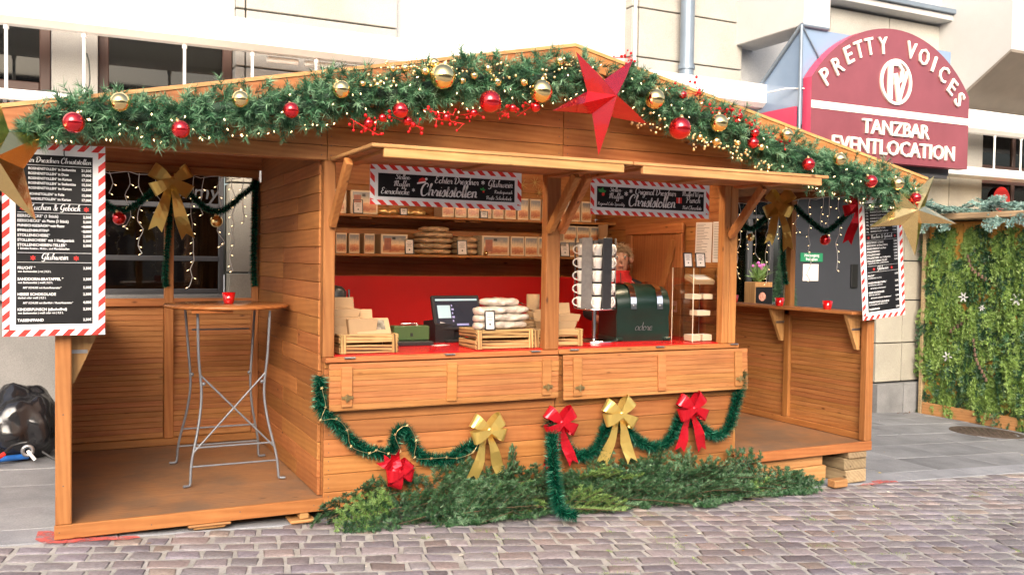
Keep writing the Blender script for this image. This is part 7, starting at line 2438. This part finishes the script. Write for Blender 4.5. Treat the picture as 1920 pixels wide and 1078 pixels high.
for (pts, r_, mat, lab) in (([(-1.6, 2.3, 0.06), (-0.9, 2.2, 0.05), (-0.5, 2.12, 0.05), (-0.2, 2.2, 0.045)], 0.022, 'blue_hose', 'blue water hose running to the rubbish bag'),
                            ([(-1.6, 2.4, 0.1), (-0.9, 2.35, 0.09), (-0.45, 2.25, 0.085)], 0.03, 'zinc', 'grey blue pipe lying behind the blue hose'),
                            ([(-1.5, 1.7, 0.03), (-0.8, 1.75, 0.03), (-0.45, 1.95, 0.06), (-0.3, 2.1, 0.15), (-0.2, 2.1, 0.17)], 0.012, 'black_plastic', 'black cable with red and white couplings before the rubbish bag'),
                            ([(-0.1, 2.05, 0.1), (0.0, 1.98, 0.04), (0.1, 1.95, 0.03)], 0.01, 'black_plastic', 'thin black cable running under the stall from the rubbish bag')):
    q = MB(); q.tube(smooth_path(pts, 0.05), r_, 10)
    tag(q.build('hose', M[mat]), lab, 'hose')
t = empty('pipe_coupling', (-0.2, 2.08, 0.11), 'grey ring shaped pipe coupling before the rubbish bag', 'coupling')
q = MB(); q.tube([(0.035 * math.cos(a * PI / 8), 0, 0.035 * math.sin(a * PI / 8)) for a in range(17)], 0.014, 8, caps=False); q.build('ring', M['steel'], t)
q = MB(); q.tube([(0.0, 0, -0.0), (0.05, -0.02, -0.07)], 0.013, 8); q.build('nozzle', M['white_metal'], t)
for i, (x, y, z, m_) in enumerate(((-0.46, 1.945, 0.06, 'white_metal'), (-0.40, 1.985, 0.085, 'print_red'))):
    q = MB(); q.tube([(x, y, z), (x + 0.05, y + 0.035, z + 0.025)], 0.017, 8); tag(q.build('coupling_sleeve', M[m_]), ('white' if i == 0 else 'red') + ' sleeve on the black cable before the rubbish bag', 'coupling')

# litter of leaves near the pier
t = empty('dry_leaf_heap', (10.6, 3.3, gz(10.6)), 'few dry brown leaves on the pavement by the stone pier', 'leaves', None)
q = MB()
for i in range(9):
    a = random.uniform(0, 6)
    x, y = random.gauss(0, 0.1), random.gauss(0, 0.05)
    q.add([(x, y, 0.005), (x + 0.05 * math.cos(a), y + 0.05 * math.sin(a), 0.03), (x + 0.02 * math.cos(a + 1.2), y + 0.03 * math.sin(a + 1.2), 0.012)], [(0, 1, 2)])
q.build('leaves', M['cone'], t, kind='stuff')

# ---------------------------------------------------------------- the person behind the counter
PX, PY = 4.47, 1.2
def skin_body():
    V, E, R = [], [], []
    def v_(x, y, z, rx, ry=None):
        V.append((x, y, z)); R.append((rx, ry or rx)); return len(V) - 1
    def e_(*a):
        for i in range(len(a) - 1):
            E.append((a[i], a[i + 1]))
    pel = v_(0, 0, 0.93, 0.15, 0.11)
    wa = v_(0, 0.0, 1.05, 0.14, 0.11); ch = v_(0, 0.0, 1.22, 0.155, 0.115); sh = v_(0, 0.0, 1.36, 0.12, 0.09); nk = v_(0, -0.01, 1.44, 0.055); 
    hd = v_(0, -0.03, 1.53, 0.075, 0.085); hd2 = v_(0, -0.03, 1.61, 0.085, 0.095); ht = v_(0, -0.02, 1.68, 0.055, 0.065)
    e_(pel, wa, ch, sh, nk, hd, hd2, ht)
    for s_, el, wr, ha in ((1, (0.33, -0.02, 1.13), (0.36, -0.26, 1.08), (0.34, -0.34, 1.06)), (-1, (-0.29, -0.04, 1.1), (-0.22, -0.3, 1.08), (-0.17, -0.38, 1.06))):
        a = v_(s_ * 0.18, 0, 1.34, 0.07); b_ = v_(*el, 0.048); c = v_(*wr, 0.032); d_ = v_(*ha, 0.034, 0.02)
        e_(sh, a, b_, c, d_)
        for k in range(4):
            f0 = v_(ha[0] + (k - 1.5) * 0.02, ha[1] - 0.045, ha[2] - 0.005, 0.009)
            f1 = v_(ha[0] + (k - 1.5) * 0.021, ha[1] - 0.075 + 0.006 * abs(k - 1.4), ha[2] - 0.03, 0.008)
            e_(d_, f0, f1)
        t0 = v_(ha[0] - s_ * 0.045, ha[1] - 0.005, ha[2] - 0.01, 0.01); t1 = v_(ha[0] - s_ * 0.055, ha[1] - 0.04, ha[2] - 0.02, 0.009)
        e_(d_, t0, t1)
        hp = v_(s_ * 0.09, 0, 0.88, 0.09); kn = v_(s_ * 0.1, -0.01, 0.48, 0.06); an = v_(s_ * 0.1, 0.01, 0.1, 0.042); to = v_(s_ * 0.11, -0.13, 0.045, 0.04, 0.03)
        e_(pel, hp, kn, an, to)
    me = bpy.data.meshes.new('body')
    me.from_pydata(V, E, [])
    o = link('body', me, None)
    md = o.modifiers.new('skin', 'SKIN')
    md.use_smooth_shade = True
    for sv, r in zip(me.skin_vertices[0].data, R):
        sv.radius = r
    me.skin_vertices[0].data[0].use_root = True
    sb = o.modifiers.new('sub', 'SUBSURF'); sb.levels = 2; sb.render_levels = 2
    bpy.context.view_layer.update()
    dg = bpy.context.evaluated_depsgraph_get()
    m2 = bpy.data.meshes.new_from_object(o.evaluated_get(dg))
    bpy.data.objects.remove(o)
    return m2
per = empty('person', (PX, PY, ZF - 0.055), 'person with short blond hair in red vest and black sleeves behind the mug stand', 'person', None, (0, 0, math.radians(-28)))
bm_ = skin_body()
bm_.materials.clear()
for m_ in (M['cloth_black'], M['skin'], M['print_dark']):
    bm_.materials.append(m_)
for p in bm_.polygons:
    c = p.center
    p.use_smooth = True
    p.material_index = 1 if (c.z > 1.445 and abs(c.x) < 0.14) or (c.y < -0.29 and 0.95 < c.z < 1.15) else 0
link('body', bm_, per)
# face: nose, eyes, brows, mouth, ears as one small relief set on the head
fz = 1.60
q = MB()
q.add([(0, -0.128, fz + 0.02), (-0.014, -0.118, fz - 0.035), (0.014, -0.118, fz - 0.035), (0, -0.15, fz - 0.03), (0, -0.118, fz - 0.045)], [(0, 1, 3), (0, 3, 2), (1, 4, 3), (3, 4, 2)], 0, True)
q.build('nose', M['skin'], per)
for s_ in (-1, 1):
    q = MB(); q.ball((s_ * 0.098, -0.02, fz - 0.01), 0.022, 10, 0, 1.5); q.build('ear', M['skin'], per)
for s_ in (-1, 1):
    q = MB(); q.ball((s_ * 0.034, -0.118, fz + 0.01), 0.0125, 10); ey = q.build('eye', M['white_ceramic'], per)
    q = MB(); q.ball((s_ * 0.034, -0.1275, fz + 0.01), 0.006, 8); q.build('pupil', M['print_dark'], ey)
    q = MB(); q.tube([(s_ * 0.018, -0.128, fz + 0.034), (s_ * 0.036, -0.13, fz + 0.039), (s_ * 0.052, -0.12, fz + 0.033)], 0.0035, 5); q.build('eyebrow', M['hair'], per)
q = MB(); q.tube([(-0.026, -0.113, fz - 0.072), (0, -0.122, fz - 0.07), (0.026, -0.113, fz - 0.072)], [0.003, 0.006, 0.003], 6); q.build('mouth', plain('lips', (0.42, 0.14, 0.12), 0.5, noise=0.05), per)
# short hair: many strands over a cap
ns = 5200
th = RNG.uniform(0, 2 * PI, ns); ph = RNG.uniform(0.0, 1.0, ns)
hx, hy, hz_ = np.cos(th) * np.sqrt(ph), np.sin(th) * np.sqrt(ph), np.sqrt(1 - ph * 0.995)
keep = ~((hy < -0.35) & (hz_ < 0.62))
Ph = np.stack([hx * 0.098, hy * 0.11 - 0.02, 1.60 + hz_ * 0.125], 1)[keep]
ext = RNG.random(keep.sum()) < 0.4
Ph[ext & (Ph[:, 1] > -0.02)] -= np.array([0, 0, 0.06])
Nh = unit(np.stack([hx, hy, hz_], 1)[keep])
Dh = unit(Nh * 0.35 + np.array([0, 0, -0.9]) + RNG.normal(0, 0.35, (keep.sum(), 3)))
hr = needles('hair', Ph, Dh, RNG.uniform(0.03, 0.06, keep.sum()), 0.004, M['hair'], per)
# red vest: open-fronted shell round the torso with a collar and pale piping
q = MB()
rings = [(0.86, 0.185, 0.145), (1.0, 0.185, 0.148), (1.15, 0.195, 0.152), (1.28, 0.2, 0.15), (1.36, 0.185, 0.13), (1.41, 0.12, 0.1), (1.46, 0.085, 0.09), (1.49, 0.088, 0.092)]
n_ = 32
vs_ = [(rx * math.cos(2 * PI * k / n_), ry * math.sin(2 * PI * k / n_) - 0.005, z_) for (z_, rx, ry) in rings for k in range(n_)]
fs_ = []
for i in range(len(rings) - 1):
    for k in range(n_):
        a = 2 * PI * (k + 0.5) / n_
        side = abs(math.cos(a)) > 0.9
        if side and 2 <= i <= 3:
            continue                                         # arm holes
        fs_.append((i * n_ + k, i * n_ + (k + 1) % n_, (i + 1) * n_ + (k + 1) % n_, (i + 1) * n_ + k))
q.add(vs_, fs_, 0, True)
ve = q.build('vest', M['cloth_red'], per)
sm_ = ve.modifiers.new('thick', 'SOLIDIFY'); sm_.thickness = 0.012
q = MB(); q.tube([(0.0, -0.152, 0.88), (0.0, -0.16, 1.15), (0.0, -0.15, 1.34), (0, -0.1, 1.47)], 0.004, 6); q.build('zip', M['print_dark'], ve)
for s_ in (-1, 1):
    q = MB(); q.tube([(s_ * 0.16, -0.075, 1.14), (s_ * 0.165, -0.085, 1.25), (s_ * 0.15, -0.08, 1.35), (s_ * 0.1, -0.075, 1.40)], 0.004, 6); q.build('piping', M['box_edge'], ve)
